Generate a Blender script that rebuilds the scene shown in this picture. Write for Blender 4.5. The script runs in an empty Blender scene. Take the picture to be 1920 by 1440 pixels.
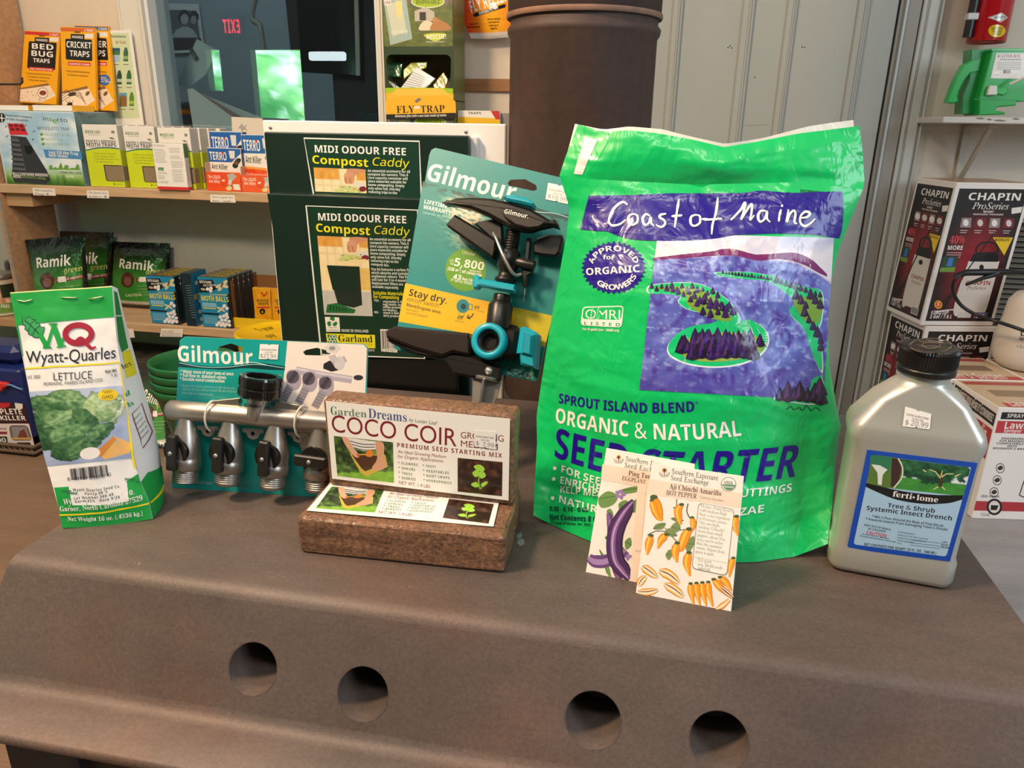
import bpy, bmesh, math, os, random
import numpy as np
from mathutils import Vector, Matrix
from mathutils.geometry import tessellate_polygon

sc = bpy.context.scene
COL = sc.collection
rnd = random.Random(7)
R_ = math.radians

# ------------------------------------------------------------------ camera
F = 1400.0                       # focal length in pixels of the 1920 x 1440 frame
CAM = np.array([0.0, 0.0, 0.88])
PITCH, YAW, ROLL = R_(19.2), R_(10.5), R_(0.95)
_f = np.array([-math.sin(YAW) * math.cos(PITCH), math.cos(YAW) * math.cos(PITCH), -math.sin(PITCH)])
_r0 = np.array([math.cos(YAW), math.sin(YAW), 0.0])
_u0 = np.cross(_r0, _f)
CR = math.cos(ROLL) * _r0 + math.sin(ROLL) * _u0
CU = math.cos(ROLL) * _u0 - math.sin(ROLL) * _r0
CF = _f
cd = bpy.data.cameras.new('camera')
cd.sensor_width = 36.0
cd.lens = F / 1920.0 * 36.0
cd.clip_start = 0.02
cam = bpy.data.objects.new('camera', cd)
COL.objects.link(cam)
cam.matrix_world = Matrix(((CR[0], CU[0], -CF[0], CAM[0]), (CR[1], CU[1], -CF[1], CAM[1]),
                           (CR[2], CU[2], -CF[2], CAM[2]), (0, 0, 0, 1)))
sc.camera = cam

# ------------------------------------------------------------------ world, lamps, exposure
sc.view_settings.view_transform = 'Standard'
sc.view_settings.look = 'None'
sc.view_settings.gamma = 1.0
sc.view_settings.use_curve_mapping = False
sc.view_settings.exposure = 0.0
wd = bpy.data.worlds.new('room_light')
sc.world = wd
wd.use_nodes = True
wb = wd.node_tree.nodes['Background']
wb.inputs[0].default_value = (1.0, 0.97, 0.93, 1)
wb.inputs[1].default_value = 0.36


def lamp(name, loc, target, size, energy, color, size_y=None):
    l = bpy.data.lights.new(name, 'AREA')
    l.shape = 'RECTANGLE'
    l.size = size
    l.size_y = size_y or size
    l.energy = energy
    l.color = color
    o = bpy.data.objects.new(name, l)
    COL.objects.link(o)
    o.location = loc
    o.rotation_euler = (Vector(target) - Vector(loc)).to_track_quat('-Z', 'Y').to_euler()
    return o


lamp('warm_ceiling_lamp', (-1.2, 0.1, 2.1), (-0.15, 0.85, 0.45), 0.3, 44, (1.0, 0.72, 0.45))
lamp('warm_shelf_lamp', (-1.2, 0.9, 2.4), (-1.7, 2.4, 0.7), 0.4, 21, (1.0, 0.8, 0.6))
lamp('daylight_opening', (2.2, -0.5, 1.7), (0.35, 1.0, 0.5), 1.1, 34, (0.74, 0.88, 1.0))
lamp('ceiling_tube', (-0.1, -0.55, 2.4), (0.0, 0.9, 0.4), 1.3, 15, (1.0, 0.94, 0.86), 0.25)


# ------------------------------------------------------------------ measuring helpers
def ray(px, py):
    return (px - 960) / F * CR - (py - 720) / F * CU + CF


def onz(px, py, z):
    d = ray(px, py)
    return CAM + d * ((z - CAM[2]) / d[2])


def ony(px, py, y):
    d = ray(px, py)
    return CAM + d * (y / d[1])


def onx(px, py, x):
    d = ray(px, py)
    return CAM + d * (x / d[0])


def proj(P):
    v = np.asarray(P, float) - CAM
    z = v @ CF
    return np.stack([960 + F * (v @ CR) / z, 720 - F * (v @ CU) / z], -1)


def V3(*a):
    return np.array(a, float)


def unit(v):
    return np.asarray(v, float) / np.linalg.norm(v)


# ------------------------------------------------------------------ colours and materials
def s2l(c):
    c = np.asarray(c, float)
    return np.where(c <= 0.04045, c / 12.92, ((c + 0.055) / 1.055) ** 2.4)


_hx = {}


def hx(s):
    if not isinstance(s, str):
        return s
    if s not in _hx:
        _hx[s] = s2l([int(s[i:i + 2], 16) / 255 for i in (0, 2, 4)])
    return _hx[s]


WHITE, BLACK = 'f0ece6', '151413'
_mats = {}


def mat(name, rough=0.5, metal=0.0, coat=0.0, bump=None, noise=None, emit=0.0, spec=0.5, sss=0.0, tint=None):
    """procedural material: colour attribute x optional noise, optional noise bump (list of (scale, distance))"""
    if name in _mats:
        return _mats[name]
    m = bpy.data.materials.new(name)
    _mats[name] = m
    m.use_nodes = True
    nt = m.node_tree
    b = nt.nodes['Principled BSDF']
    at = nt.nodes.new('ShaderNodeAttribute')
    at.attribute_name = 'col'
    out = at.outputs['Color']
    tc = nt.nodes.new('ShaderNodeTexCoord')
    if noise:
        for (scale, lo, hi, stretch) in noise:
            mp = nt.nodes.new('ShaderNodeMapping')
            mp.inputs['Scale'].default_value = stretch
            nt.links.new(tc.outputs['Object'], mp.inputs['Vector'])
            n = nt.nodes.new('ShaderNodeTexNoise')
            n.inputs['Scale'].default_value = scale
            n.inputs['Detail'].default_value = 5
            nt.links.new(mp.outputs[0], n.inputs['Vector'])
            mr = nt.nodes.new('ShaderNodeMapRange')
            mr.inputs['From Min'].default_value = 0.3
            mr.inputs['From Max'].default_value = 0.7
            mr.inputs['To Min'].default_value = lo
            mr.inputs['To Max'].default_value = hi
            nt.links.new(n.outputs['Fac'], mr.inputs['Value'])
            mx = nt.nodes.new('ShaderNodeVectorMath')
            mx.operation = 'SCALE'
            nt.links.new(out, mx.inputs[0])
            nt.links.new(mr.outputs[0], mx.inputs['Scale'])
            out = mx.outputs[0]
    if tint:
        n = nt.nodes.new('ShaderNodeTexNoise')
        n.inputs['Scale'].default_value = tint[0]
        n.inputs['Detail'].default_value = 6
        nt.links.new(tc.outputs['Object'], n.inputs['Vector'])
        mr = nt.nodes.new('ShaderNodeMapRange')
        mr.inputs['From Min'].default_value, mr.inputs['From Max'].default_value = tint[1]
        nt.links.new(n.outputs['Fac'], mr.inputs['Value'])
        tm = nt.nodes.new('ShaderNodeVectorMath')
        tm.operation = 'MULTIPLY'
        tm.inputs[1].default_value = tint[2]
        nt.links.new(out, tm.inputs[0])
        mx = nt.nodes.new('ShaderNodeMix')
        mx.data_type = 'RGBA'
        nt.links.new(mr.outputs[0], mx.inputs[0])
        nt.links.new(out, mx.inputs[6])
        nt.links.new(tm.outputs[0], mx.inputs[7])
        out = mx.outputs[2]
    nt.links.new(out, b.inputs['Base Color'])
    b.inputs['Roughness'].default_value = rough
    b.inputs['Metallic'].default_value = metal
    b.inputs['Coat Weight'].default_value = coat
    b.inputs['Coat Roughness'].default_value = 0.08
    b.inputs['Specular IOR Level'].default_value = spec
    if sss:
        b.inputs['Subsurface Weight'].default_value = sss
        b.inputs['Subsurface Radius'].default_value = (0.02, 0.02, 0.02)
    if emit:
        nt.links.new(out, b.inputs['Emission Color'])
        b.inputs['Emission Strength'].default_value = emit
    if bump:
        prev = None
        for (scale, dist, dist_w, stretch) in bump:
            mp = nt.nodes.new('ShaderNodeMapping')
            mp.inputs['Scale'].default_value = stretch
            nt.links.new(tc.outputs['Object'], mp.inputs['Vector'])
            n = nt.nodes.new('ShaderNodeTexNoise')
            n.inputs['Scale'].default_value = scale
            n.inputs['Detail'].default_value = 2
            n.inputs['Distortion'].default_value = dist_w
            nt.links.new(mp.outputs[0], n.inputs['Vector'])
            bp = nt.nodes.new('ShaderNodeBump')
            bp.inputs['Strength'].default_value = 1.0
            bp.inputs['Distance'].default_value = dist
            nt.links.new(n.outputs['Fac'], bp.inputs['Height'])
            if prev:
                nt.links.new(prev.outputs[0], bp.inputs['Normal'])
            prev = bp
        nt.links.new(prev.outputs[0], b.inputs['Normal'])
        if coat:
            nt.links.new(prev.outputs[0], b.inputs['Coat Normal'])
    return m


I3 = (1, 1, 1)
CARD = mat('printed_card', 0.42, coat=0.25)
MATT = mat('matt_card', 0.7)
PAPER = mat('seed_paper', 0.6, bump=[(60, 0.0006, 0.5, I3)])
FILM = mat('plastic_film', 0.34, coat=0.32, spec=.4, bump=[(9, 0.006, 1.2, (1, 1, 1.6)), (34, 0.0016, 2.0, (1, 1, 0.6))])
FILM2 = mat('dark_plastic_film', 0.22, coat=0.8, bump=[(14, 0.006, 1.0, I3), (50, 0.0012, 1.5, I3)])
PLAS = mat('black_plastic', 0.34)
SHINY = mat('glossy_plastic', 0.16, coat=0.3)
SATIN = mat('satin_plastic', 0.38, coat=0.15)
ALU = mat('cast_aluminium', 0.36, metal=0.85, bump=[(500, 0.00006, 0, I3)], noise=[(25, 0.8, 1.1, I3)])
PEARL = mat('pearl_plastic', 0.33, metal=0.45, coat=0.2)
COIR = mat('coir_fibre', 0.75, coat=0.4, bump=[(260, 0.0012, 1.0, I3), (30, 0.0012, 0.5, I3)], noise=[(220, 0.45, 1.4, I3), (30, 0.75, 1.2, I3)])
STEEL = mat('stove_iron', 0.55, metal=0.15, tint=(4.5, (.52, .75), (1.2, .97, .85)), bump=[(500, 0.00022, 0, I3), (40, 0.00012, 0, I3)],
            noise=[(3.2, 0.82, 1.18, I3), (260, 0.86, 1.14, I3), (14, 0.9, 1.1, (1, 3, 1))])
PIPE = mat('pipe_iron', 0.62, metal=0.1, tint=(7, (.5, .75), (1.3, 1.0, .85)), bump=[(120, 0.0003, 0, I3)], noise=[(6, 0.75, 1.25, (2.5, 2.5, 0.35)), (60, 0.9, 1.1, I3)])
WALLM = mat('wall_paint', 0.75, noise=[(3, 0.94, 1.05, I3), (50, 0.98, 1.02, I3)])
DOORM = mat('door_paint', 0.5, noise=[(4, 0.93, 1.05, (1, 1, 0.4))])
WOOD = mat('raw_wood', 0.65, noise=[(12, 0.82, 1.12, (0.6, 4, 6))])
FLOORM = mat('floor_paint', 0.42, noise=[(5, 0.85, 1.12, (0.5, 3, 1)), (60, 0.94, 1.06, (1, 6, 1))], bump=[(30, 0.0015, 0, (1, 8, 1))])
TANK = mat('translucent_plastic', 0.4, sss=0.3)


def glow(name, strength):
    return mat(name, 1.0, emit=strength, spec=0.0)


# ------------------------------------------------------------------ 2-D faces of things
class Face:
    curved = False
    metric = True

    def pos(self, uv, h):
        P = self.S(uv)
        return P + self.N(uv) * np.asarray(h).reshape(-1, 1) if np.ndim(h) else P + self.N(uv) * h


class Plane(Face):
    def __init__(s, p, n, up=(0, 0, 1)):
        s.p = np.asarray(p, float)
        s.n = unit(n)
        if s.n @ (CAM - s.p) < 0:
            s.n = -s.n
        s.ux = unit(np.cross(up, s.n))
        s.uy = np.cross(s.n, s.ux)

    def uv(s, px):
        px = np.atleast_2d(np.asarray(px, float))
        d = (px[:, :1] - 960) / F * CR - (px[:, 1:2] - 720) / F * CU + CF
        t = ((s.p - CAM) @ s.n) / (d @ s.n)
        q = CAM + d * t[:, None] - s.p
        return np.stack([q @ s.ux, q @ s.uy], -1)

    def S(s, uv):
        return s.p + uv[:, :1] * s.ux + uv[:, 1:2] * s.uy

    def N(s, uv):
        return s.n

    def at(s, px, py, h=0.0):
        return s.pos(s.uv((px, py)), h)[0]


class Patch(Face):
    """Coons patch between four 3-D boundary lines, pushed out by bulge(s, t) along d"""
    curved = True
    metric = False

    def __init__(s, bottom, top, left, right, bulge=None, d=(0, -1, 0)):
        s.c = [s._arc(c) for c in (bottom, top, left, right)]
        s.bulge = bulge
        s.d = unit(d)
        g = np.linspace(0, 1, 41)
        G = np.stack(np.meshgrid(g, g), -1).reshape(-1, 2)
        s.g, s.gp = G, proj(s.S(G))

    @staticmethod
    def _arc(pts):
        pts = np.asarray(pts, float)
        l = np.r_[0, np.cumsum(np.linalg.norm(np.diff(pts, axis=0), axis=1))]
        return l / l[-1], pts

    @staticmethod
    def _ev(c, t):
        return np.stack([np.interp(t, c[0], c[1][:, i]) for i in range(3)], -1)

    def S(s, uv):
        u, v = uv[:, 0], uv[:, 1]
        B, T, L, Rr = (s._ev(c, x) for c, x in zip(s.c, (u, u, v, v)))
        b0, b1, t0, t1 = s.c[0][1][0], s.c[0][1][-1], s.c[1][1][0], s.c[1][1][-1]
        u, v = u[:, None], v[:, None]
        P = (1 - v) * B + v * T + (1 - u) * L + u * Rr - ((1 - u) * (1 - v) * b0 + u * (1 - v) * b1 + (1 - u) * v * t0 + u * v * t1)
        if s.bulge:
            P = P + s.bulge(uv[:, 0], uv[:, 1])[:, None] * s.d
        return P

    def N(s, uv):
        e = 0.004
        a = s.S(np.clip(uv + (e, 0), 0, 1)) - s.S(np.clip(uv - (e, 0), 0, 1))
        b = s.S(np.clip(uv + (0, e), 0, 1)) - s.S(np.clip(uv - (0, e), 0, 1))
        n = np.cross(a, b)
        return n / (np.linalg.norm(n, axis=1)[:, None] + 1e-12)

    def uv(s, px):
        px = np.atleast_2d(np.asarray(px, float))
        q = s.g[np.argmin(((px[:, None, :] - s.gp[None]) ** 2).sum(-1), axis=1)].copy()
        best, be = q.copy(), np.full(len(q), 1e9)
        for _ in range(8):
            e = 1e-3
            p0 = proj(s.S(q))
            er = ((p0 - px) ** 2).sum(-1)
            w = er < be
            best[w], be[w] = q[w], er[w]
            sx = np.where(q[:, 0] > 0.5, -e, e)
            sy = np.where(q[:, 1] > 0.5, -e, e)
            jx = (proj(s.S(q + np.stack([sx, 0 * sx], -1))) - p0) / sx[:, None]
            jy = (proj(s.S(q + np.stack([0 * sy, sy], -1))) - p0) / sy[:, None]
            det = jx[:, 0] * jy[:, 1] - jx[:, 1] * jy[:, 0]
            det = np.where(np.abs(det) < 1e-6, 1e-6, det)
            r = px - p0
            dq = np.stack([(r[:, 0] * jy[:, 1] - r[:, 1] * jy[:, 0]) / det, (jx[:, 0] * r[:, 1] - jx[:, 1] * r[:, 0]) / det], -1)
            q = np.clip(q + np.clip(dq, -0.03, 0.03), 0, 1)
        return best


class Lathe(Face):
    """side of an upright round body: u = angle, v = height, r(v) by table"""
    curved = True
    metric = False

    def __init__(s, c, zs, rs):
        s.cc, s.zs, s.rs = np.asarray(c, float), zs, rs
        g = np.stack(np.meshgrid(np.linspace(-math.pi, 0, 81), np.linspace(zs[0], zs[-1], 41)), -1).reshape(-1, 2)
        s.g, s.gp = g, proj(s.S(g))

    def S(s, uv):
        r = np.interp(uv[:, 1], s.zs, s.rs)
        return s.cc + np.stack([r * np.cos(uv[:, 0]), r * np.sin(uv[:, 0]), uv[:, 1]], -1)

    def N(s, uv):
        return np.stack([np.cos(uv[:, 0]), np.sin(uv[:, 0]), 0 * uv[:, 0]], -1)

    def uv(s, px):
        px = np.atleast_2d(np.asarray(px, float))
        q = s.g[np.argmin(((px[:, None, :] - s.gp[None]) ** 2).sum(-1), axis=1)].copy()
        for _ in range(5):
            p0 = proj(s.S(q))
            e = 1e-4
            jx = (proj(s.S(q + (e, 0))) - p0) / e
            jy = (proj(s.S(q + (0, e))) - p0) / e
            det = jx[:, 0] * jy[:, 1] - jx[:, 1] * jy[:, 0]
            det = np.where(np.abs(det) < 1e-3, 1e-3, det)
            r = px - p0
            q = q + np.clip(np.stack([(r[:, 0] * jy[:, 1] - r[:, 1] * jy[:, 0]) / det, (jx[:, 0] * r[:, 1] - jx[:, 1] * r[:, 0]) / det], -1), -0.05, 0.05)
        return q


# ------------------------------------------------------------------ lettering
_fp = bpy.utils.system_resource('DATAFILES', path='fonts') or ''


def _font(n):
    try:
        return bpy.data.fonts.load(os.path.join(_fp, n))
    except Exception:
        return None


_NM = _font('NotoSansMath-Regular.woff2')
_FT = {'G': (None, None), 'R': (_NM, None), 'B': (_NM, (0x1d5d4, 0x1d5ee, 0x1d7ec)), 'I': (_NM, (0x1d63c, 0x1d656, 0x1d7ec)),
       'S': (_NM, (0x1d400, 0x1d41a, 0x1d7ce)), 'T': (_NM, (0x1d434, 0x1d44e, None)), 'H': (_NM, (0x1d4d0, 0x1d4ea, None))}
_gl = {}
_tc = bpy.data.curves.new('lettering', 'FONT')
_tc.resolution_u = 5
_DEF = _tc.font
_to = bpy.data.objects.new('lettering', _tc)


def _mesh(s, fk):
    f, tb = _FT[fk]
    if f:
        _tc.font = f
        if tb:
            o = ''
            for c in s:
                if 'A' <= c <= 'Z':
                    o += chr(tb[0] + ord(c) - 65)
                elif 'a' <= c <= 'z':
                    k = tb[1] + ord(c) - 97
                    o += chr(0x210e if k == 0x1d455 else k)
                elif c.isdigit() and tb[2]:
                    o += chr(tb[2] + ord(c) - 48)
                else:
                    o += c
            s = o
    else:
        _tc.font = _DEF
    _tc.body = s
    m = bpy.data.meshes.new_from_object(_to)
    v = np.zeros(len(m.vertices) * 3)
    m.vertices.foreach_get('co', v)
    m.calc_loop_triangles()
    t = np.zeros(len(m.loop_triangles) * 3, int)
    m.loop_triangles.foreach_get('vertices', t)
    bpy.data.meshes.remove(m)
    return v.reshape(-1, 3)[:, :2], t.reshape(-1, 3)


def glyph(c, fk):
    if ord(c) > 127:
        fk = 'G'
    k = (c, fk)
    if k not in _gl:
        b = '|'
        w0 = _mesh('|', fk)[0][:, 0].max()
        adv = _mesh(c + '|', fk)[0][:, 0].max() - w0
        v, t = _mesh(c, fk) if c != ' ' else (np.zeros((0, 2)), np.zeros((0, 3), int))
        _gl[k] = (v, t, adv)
    return _gl[k]


def cap_h(fk):
    return glyph('H', fk)[0][:, 1].max()


def layout(s, fk, track=0.0, shear=0.0):
    V, T, x, n = [], [], 0.0, 0
    for c in s:
        v, t, a = glyph(c, fk)
        if len(v):
            w = v + (x, 0)
            if shear:
                w = np.stack([w[:, 0] + shear * w[:, 1], w[:, 1]], -1)
            V.append(w)
            T.append(t + n)
            n += len(v)
        x += a + track
    return (np.concatenate(V), np.concatenate(T)) if V else (np.zeros((0, 2)), np.zeros((0, 3), int))


def subdivide(uv, tri, S, L):
    for _ in range(7):
        P = S(uv)
        e = [(0, 1), (1, 2), (2, 0)]
        ln = np.stack([np.linalg.norm(P[tri[:, a]] - P[tri[:, b]], axis=1) for a, b in e], -1) > L
        if not ln.any():
            break
        new, mid, uvl, base = [], {}, [], len(uv)
        keep = tri[~ln.any(1)].tolist()

        def m(a, b):
            k = (a, b) if a < b else (b, a)
            if k not in mid:
                mid[k] = base + len(uvl)
                uvl.append((uv[a] + uv[b]) / 2)
            return mid[k]
        for t, q in zip(tri[ln.any(1)].tolist(), ln[ln.any(1)].tolist()):
            n = sum(q)
            if n == 3:
                a, b, c = m(t[0], t[1]), m(t[1], t[2]), m(t[2], t[0])
                new += [(t[0], a, c), (a, t[1], b), (c, b, t[2]), (a, b, c)]
            elif n == 1:
                i = q.index(True)
                A, B, Cc = t[i], t[(i + 1) % 3], t[(i + 2) % 3]
                x = m(A, B)
                new += [(A, x, Cc), (x, B, Cc)]
            else:
                i = q.index(False)           # edge i..i+1 stays
                A, B, Cc = t[i], t[(i + 1) % 3], t[(i + 2) % 3]
                x, y = m(B, Cc), m(Cc, A)
                new += [(A, B, x), (A, x, y), (y, x, Cc)]
        uv = np.concatenate([uv, np.array(uvl)])
        tri = np.array(keep + [list(x) for x in new], int)
    return uv, tri


def spline(pts, n=6, closed=False):
    p = np.asarray(pts, float)
    if len(p) < 3:
        return p
    q = np.concatenate([p[-1:], p, p[:2]]) if closed else np.concatenate([2 * p[:1] - p[1:2], p, 2 * p[-1:] - p[-2:-1]])
    out = []
    for i in range(len(q) - 3):
        a, b, c, d = q[i:i + 4]
        for k in range(n):
            t = k / n
            out.append(0.5 * (2 * b + (c - a) * t + (2 * a - 5 * b + 4 * c - d) * t * t + (3 * b - a - 3 * c + d) * t ** 3))
    if not closed:
        out.append(p[-1])
    return np.array(out)


# ------------------------------------------------------------------ mesh builder
class MB:
    def __init__(s):
        s.v, s.f, s.c, s.m, s.sm, s.n, s.k, s.lock, s.h0 = [], [], [], [], [], 0, 0, False, 0.0

    def add(s, v, f, col, mi=0, smooth=False):
        v = np.asarray(v, float).reshape(-1, 3)
        col = np.asarray(hx(col), float)
        s.v.append(v)
        s.c.append(np.broadcast_to(col, (len(v), 3)))
        o = s.n
        s.f += [tuple(int(i) + o for i in q) for q in f]
        s.m += [mi] * len(f)
        s.sm += [smooth] * len(f)
        s.n += len(v)
        return s

    # solids
    def box(s, o, a, b, c, col, r=0.0015, mi=0, cols=None):
        """chamfered box from corner o along the full edge vectors a, b, c; cols = colours of -a,+a,-b,+b,-c,+c sides"""
        o, a, b, c = (np.asarray(x, float) for x in (o, a, b, c))
        E = [a, b, c]
        ln = [np.linalg.norm(x) for x in E]
        if np.dot(np.cross(a, b), c) < 0:
            o = o + a
            E[0] = a = -a
            if cols:
                cols = [cols[1], cols[0]] + list(cols[2:])
        r = min(r, min(ln) * 0.45)
        k = [r / l for l in ln]
        vid, V = {}, []
        for i in (0, 1):
            for j in (0, 1):
                for l in (0, 1):
                    for ax in range(3):
                        t = [(1 - kk) if b_ else kk for b_, kk in zip((i, j, l), k)]
                        t[ax] = (i, j, l)[ax]
                        vid[(i, j, l, ax)] = len(V)
                        V.append(o + t[0] * a + t[1] * b + t[2] * c)
        V = np.array(V)
        ctr = o + (a + b + c) / 2

        def face(ids, cl):
            P = V[ids]
            n = np.cross(P[1] - P[0], P[2] - P[0])
            if n @ (P.mean(0) - ctr) < 0:
                ids = ids[::-1]
            s.add(V[ids], [tuple(range(len(ids)))], cl, mi)
        for ax in range(3):
            p, q = [(1, 2), (0, 2), (0, 1)][ax]
            for sd in (0, 1):
                ids = []
                for (x, y) in ((0, 0), (1, 0), (1, 1), (0, 1)):
                    t = [0, 0, 0]
                    t[ax], t[p], t[q] = sd, x, y
                    ids.append(vid[(*t, ax)])
                face(ids, (cols[ax * 2 + sd] if cols else None) or col)
            for x in (0, 1):
                for y in (0, 1):
                    ids = []
                    for z, aa in ((0, p), (1, p), (1, q), (0, q)):
                        t = [0, 0, 0]
                        t[p], t[q], t[ax] = x, y, z
                        ids.append(vid[(*t, aa)])
                    face(ids, col)
        for i in (0, 1):
            for j in (0, 1):
                for l in (0, 1):
                    face([vid[(i, j, l, ax)] for ax in range(3)], col)
        return s

    def abox(s, x0, x1, y0, y1, z0, z1, col, r=0.0015, mi=0, cols=None):
        return s.box((x0, y0, z0), (x1 - x0, 0, 0), (0, y1 - y0, 0), (0, 0, z1 - z0), col, r, mi, cols)

    def rings(s, rr, col, closed=True, caps=(True, True), mi=0, smooth=True):
        rr = [np.asarray(r, float) for r in rr]
        n = len(rr[0])
        V = np.concatenate(rr)
        f = []
        for i in range(len(rr) - 1):
            for j in range(n if closed else n - 1):
                k = (j + 1) % n
                f.append((i * n + j, i * n + k, (i + 1) * n + k, (i + 1) * n + j))
        s.add(V, f, col, mi, smooth)
        if caps[0]:
            s.add(rr[0], [tuple(range(n))[::-1]], col if np.ndim(col) < 2 else hx(col)[:n], mi)
        if caps[1]:
            s.add(rr[-1], [tuple(range(n))], col if np.ndim(col) < 2 else hx(col)[-n:], mi)
        return s

    def lathe(s, o, ax, prof, col, n=32, mi=0, caps=(True, True), smooth=True, star=0, amp=0.0):
        ax = unit(ax)
        t = (1, 0, 0) if abs(ax[0]) < 0.8 else (0, 1, 0)
        e1 = unit(np.cross(ax, t))
        e2 = np.cross(ax, e1)
        a = np.arange(n) / n * 2 * math.pi
        rr = []
        for p in prof:
            r = np.full(n, p[0])
            if star and len(p) > 2:
                r = r * (1 + amp * np.sign(np.sin(a * star)))
            rr.append(np.asarray(o, float) + ax * p[1] + np.cos(a)[:, None] * r[:, None] * e1 + np.sin(a)[:, None] * r[:, None] * e2)
        return s.rings(rr, col, True, caps, mi, smooth)

    def tube(s, pts, r, col, n=10, mi=0, closed=False):
        P = np.asarray(pts, float)
        rad = np.broadcast_to(np.asarray(r, float), (len(P),))
        rr, e = [], None
        for i in range(len(P)):
            a, b = P[max(i - 1, 0)], P[min(i + 1, len(P) - 1)]
            if closed:
                a, b = P[i - 1], P[(i + 1) % len(P)]
            t = unit(b - a)
            if e is None:
                e = unit(np.cross(t, (0.3, 0.2, 1) if abs(t[2]) < 0.9 else (1, 0.2, 0)))
            e = unit(e - t * (e @ t))
            w = np.cross(t, e)
            q = np.arange(n) / n * 2 * math.pi
            rr.append(P[i] + rad[i] * (np.cos(q)[:, None] * e + np.sin(q)[:, None] * w))
        if closed:
            rr.append(rr[0])
        return s.rings(rr, col, True, (not closed, not closed), mi)

    def grid(s, fc, nu, nv, col, h=0.0, mi=0, flip=False, u=(0, 1), v=(0, 1)):
        a, b = np.linspace(*u, nu + 1), np.linspace(*v, nv + 1)
        G = np.stack(np.meshgrid(a, b), -1).reshape(-1, 2)
        P = fc.pos(G, h)
        f = []
        for j in range(nv):
            for i in range(nu):
                k = j * (nu + 1) + i
                q = (k, k + 1, k + nu + 2, k + nu + 1)
                f.append(q[::-1] if flip else q)
        c = col(G[:, 0], G[:, 1]) if callable(col) else col
        return s.add(P, f, c, mi, True)

    def slab(s, fc, px, h0, h1, col, bev=0.0, mi=0, smooth_pts=False, edge=None):
        """outline measured on a face, given real thickness from h0 to h1"""
        p = spline(px, 5, True) if smooth_pts else np.asarray(px, float)
        q = fc.uv(p)
        ar = np.sum(q[:, 0] * np.roll(q[:, 1], -1) - np.roll(q[:, 0], -1) * q[:, 1])
        if ar < 0:
            q = q[::-1]
        t = np.roll(q, -1, 0) - np.roll(q, 1, 0)
        nn = np.stack([t[:, 1], -t[:, 0]], -1)
        nn = nn / (np.linalg.norm(nn, axis=1)[:, None] + 1e-12)
        lv = [(h0, bev), (h0 + bev, 0), (h1 - bev, 0), (h1, bev)] if bev else [(h0, 0), (h1, 0)]
        n = len(q)
        rr = [fc.pos(q - nn * b, h) for h, b in lv]
        f = []
        for i in range(len(rr) - 1):
            for j in range(n):
                k = (j + 1) % n
                f.append((i * n + j, i * n + k, (i + 1) * n + k, (i + 1) * n + j))
        s.add(np.concatenate(rr), f, edge or col, mi, smooth_pts)
        tri = tessellate_polygon([[Vector((*x, 0)) for x in q]])
        for r, sd in ((rr[-1], 1), (rr[0], -1)):
            T = []
            for a, b, c in tri:
                w = np.cross(q[b] - q[a], q[c] - q[a])
                T.append((a, b, c) if w * sd > 0 else (a, c, b))
            s.add(r, T, col if sd > 0 else (edge or col), mi)
        return s

    # print on faces
    def ink(s, fc, uv, tri, col, h=None, mi=0, L=0.0036):
        if len(tri) == 0:
            return s
        if h is None:
            s.k += 0 if s.lock else 1
            h = s.h0 + (0.0005 + s.k * 2.2e-5 if fc.curved else 0.00015 + s.k * 1.6e-6)
        uv, tri = np.asarray(uv, float), np.asarray(tri, int)
        if fc.curved:
            uv, tri = subdivide(uv, tri, fc.S, L)
        P = fc.pos(uv, h)
        a, b, c = P[tri[0]]
        N = fc.N(uv[:1])
        N = N[0] if np.ndim(N) > 1 else N
        if np.cross(b - a, c - a) @ N < 0:
            tri = tri[:, ::-1]
        return s.add(P, tri.tolist(), col, mi, fc.curved)

    def P(s, fc, px, col, sm=False, h=None, mi=0):
        p = spline(px, 5, True) if sm else np.asarray(px, float)
        q = fc.uv(p)
        tri = [t for t in tessellate_polygon([[Vector((*x, 0)) for x in p]])]
        T = []
        for a, b, c in tri:
            T.append((a, b, c) if np.cross(q[b] - q[a], q[c] - q[a]) > 0 else (a, c, b))
        return s.ink(fc, q, T, col, h, mi)

    def Rr(s, fc, c4, r, col, **k):
        """rounded quadrilateral from its four corners, r in pixels"""
        c4 = np.asarray(c4, float)
        out = []
        for i in range(4):
            p, a, b = c4[i], c4[i - 1], c4[(i + 1) % 4]
            e, g = unit(a - p), unit(b - p)
            for t in np.linspace(0, 1, 6):
                w = (1 - t) ** 2
                z = t ** 2
                out.append(p + e * r * w + g * r * z)
        return s.P(fc, out, col, **k)

    def E(s, fc, c, rx, ry, col, rot=0, n=28, **k):
        a = np.arange(n) / n * 2 * math.pi
        x, y = rx * np.cos(a), ry * np.sin(a)
        ct, st = math.cos(R_(rot)), math.sin(R_(rot))
        return s.P(fc, np.stack([c[0] + x * ct - y * st, c[1] + x * st + y * ct], -1), col, **k)

    def Ln(s, fc, px, w, col, closed=False, sm=False, taper=None, h=None):
        p = spline(px, 6, closed) if sm else np.asarray(px, float)
        n = len(p)
        t = np.empty_like(p)
        for i in range(n):
            a, b = (p[i - 1], p[(i + 1) % n]) if closed else (p[max(i - 1, 0)], p[min(i + 1, n - 1)])
            t[i] = unit(b - a + 1e-9)
        nn = np.stack([-t[:, 1], t[:, 0]], -1)
        ww = np.full(n, w / 2.0)
        if taper is not None:
            ww = ww * np.interp(np.linspace(0, 1, n), np.linspace(0, 1, len(taper)), taper)
        q = np.concatenate([p + nn * ww[:, None], p - nn * ww[:, None]])
        T = []
        for i in range(n if closed else n - 1):
            j = (i + 1) % n
            T += [(i, n + i, n + j), (i, n + j, j)]
        return s.ink(fc, fc.uv(q), T, col, h)

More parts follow.
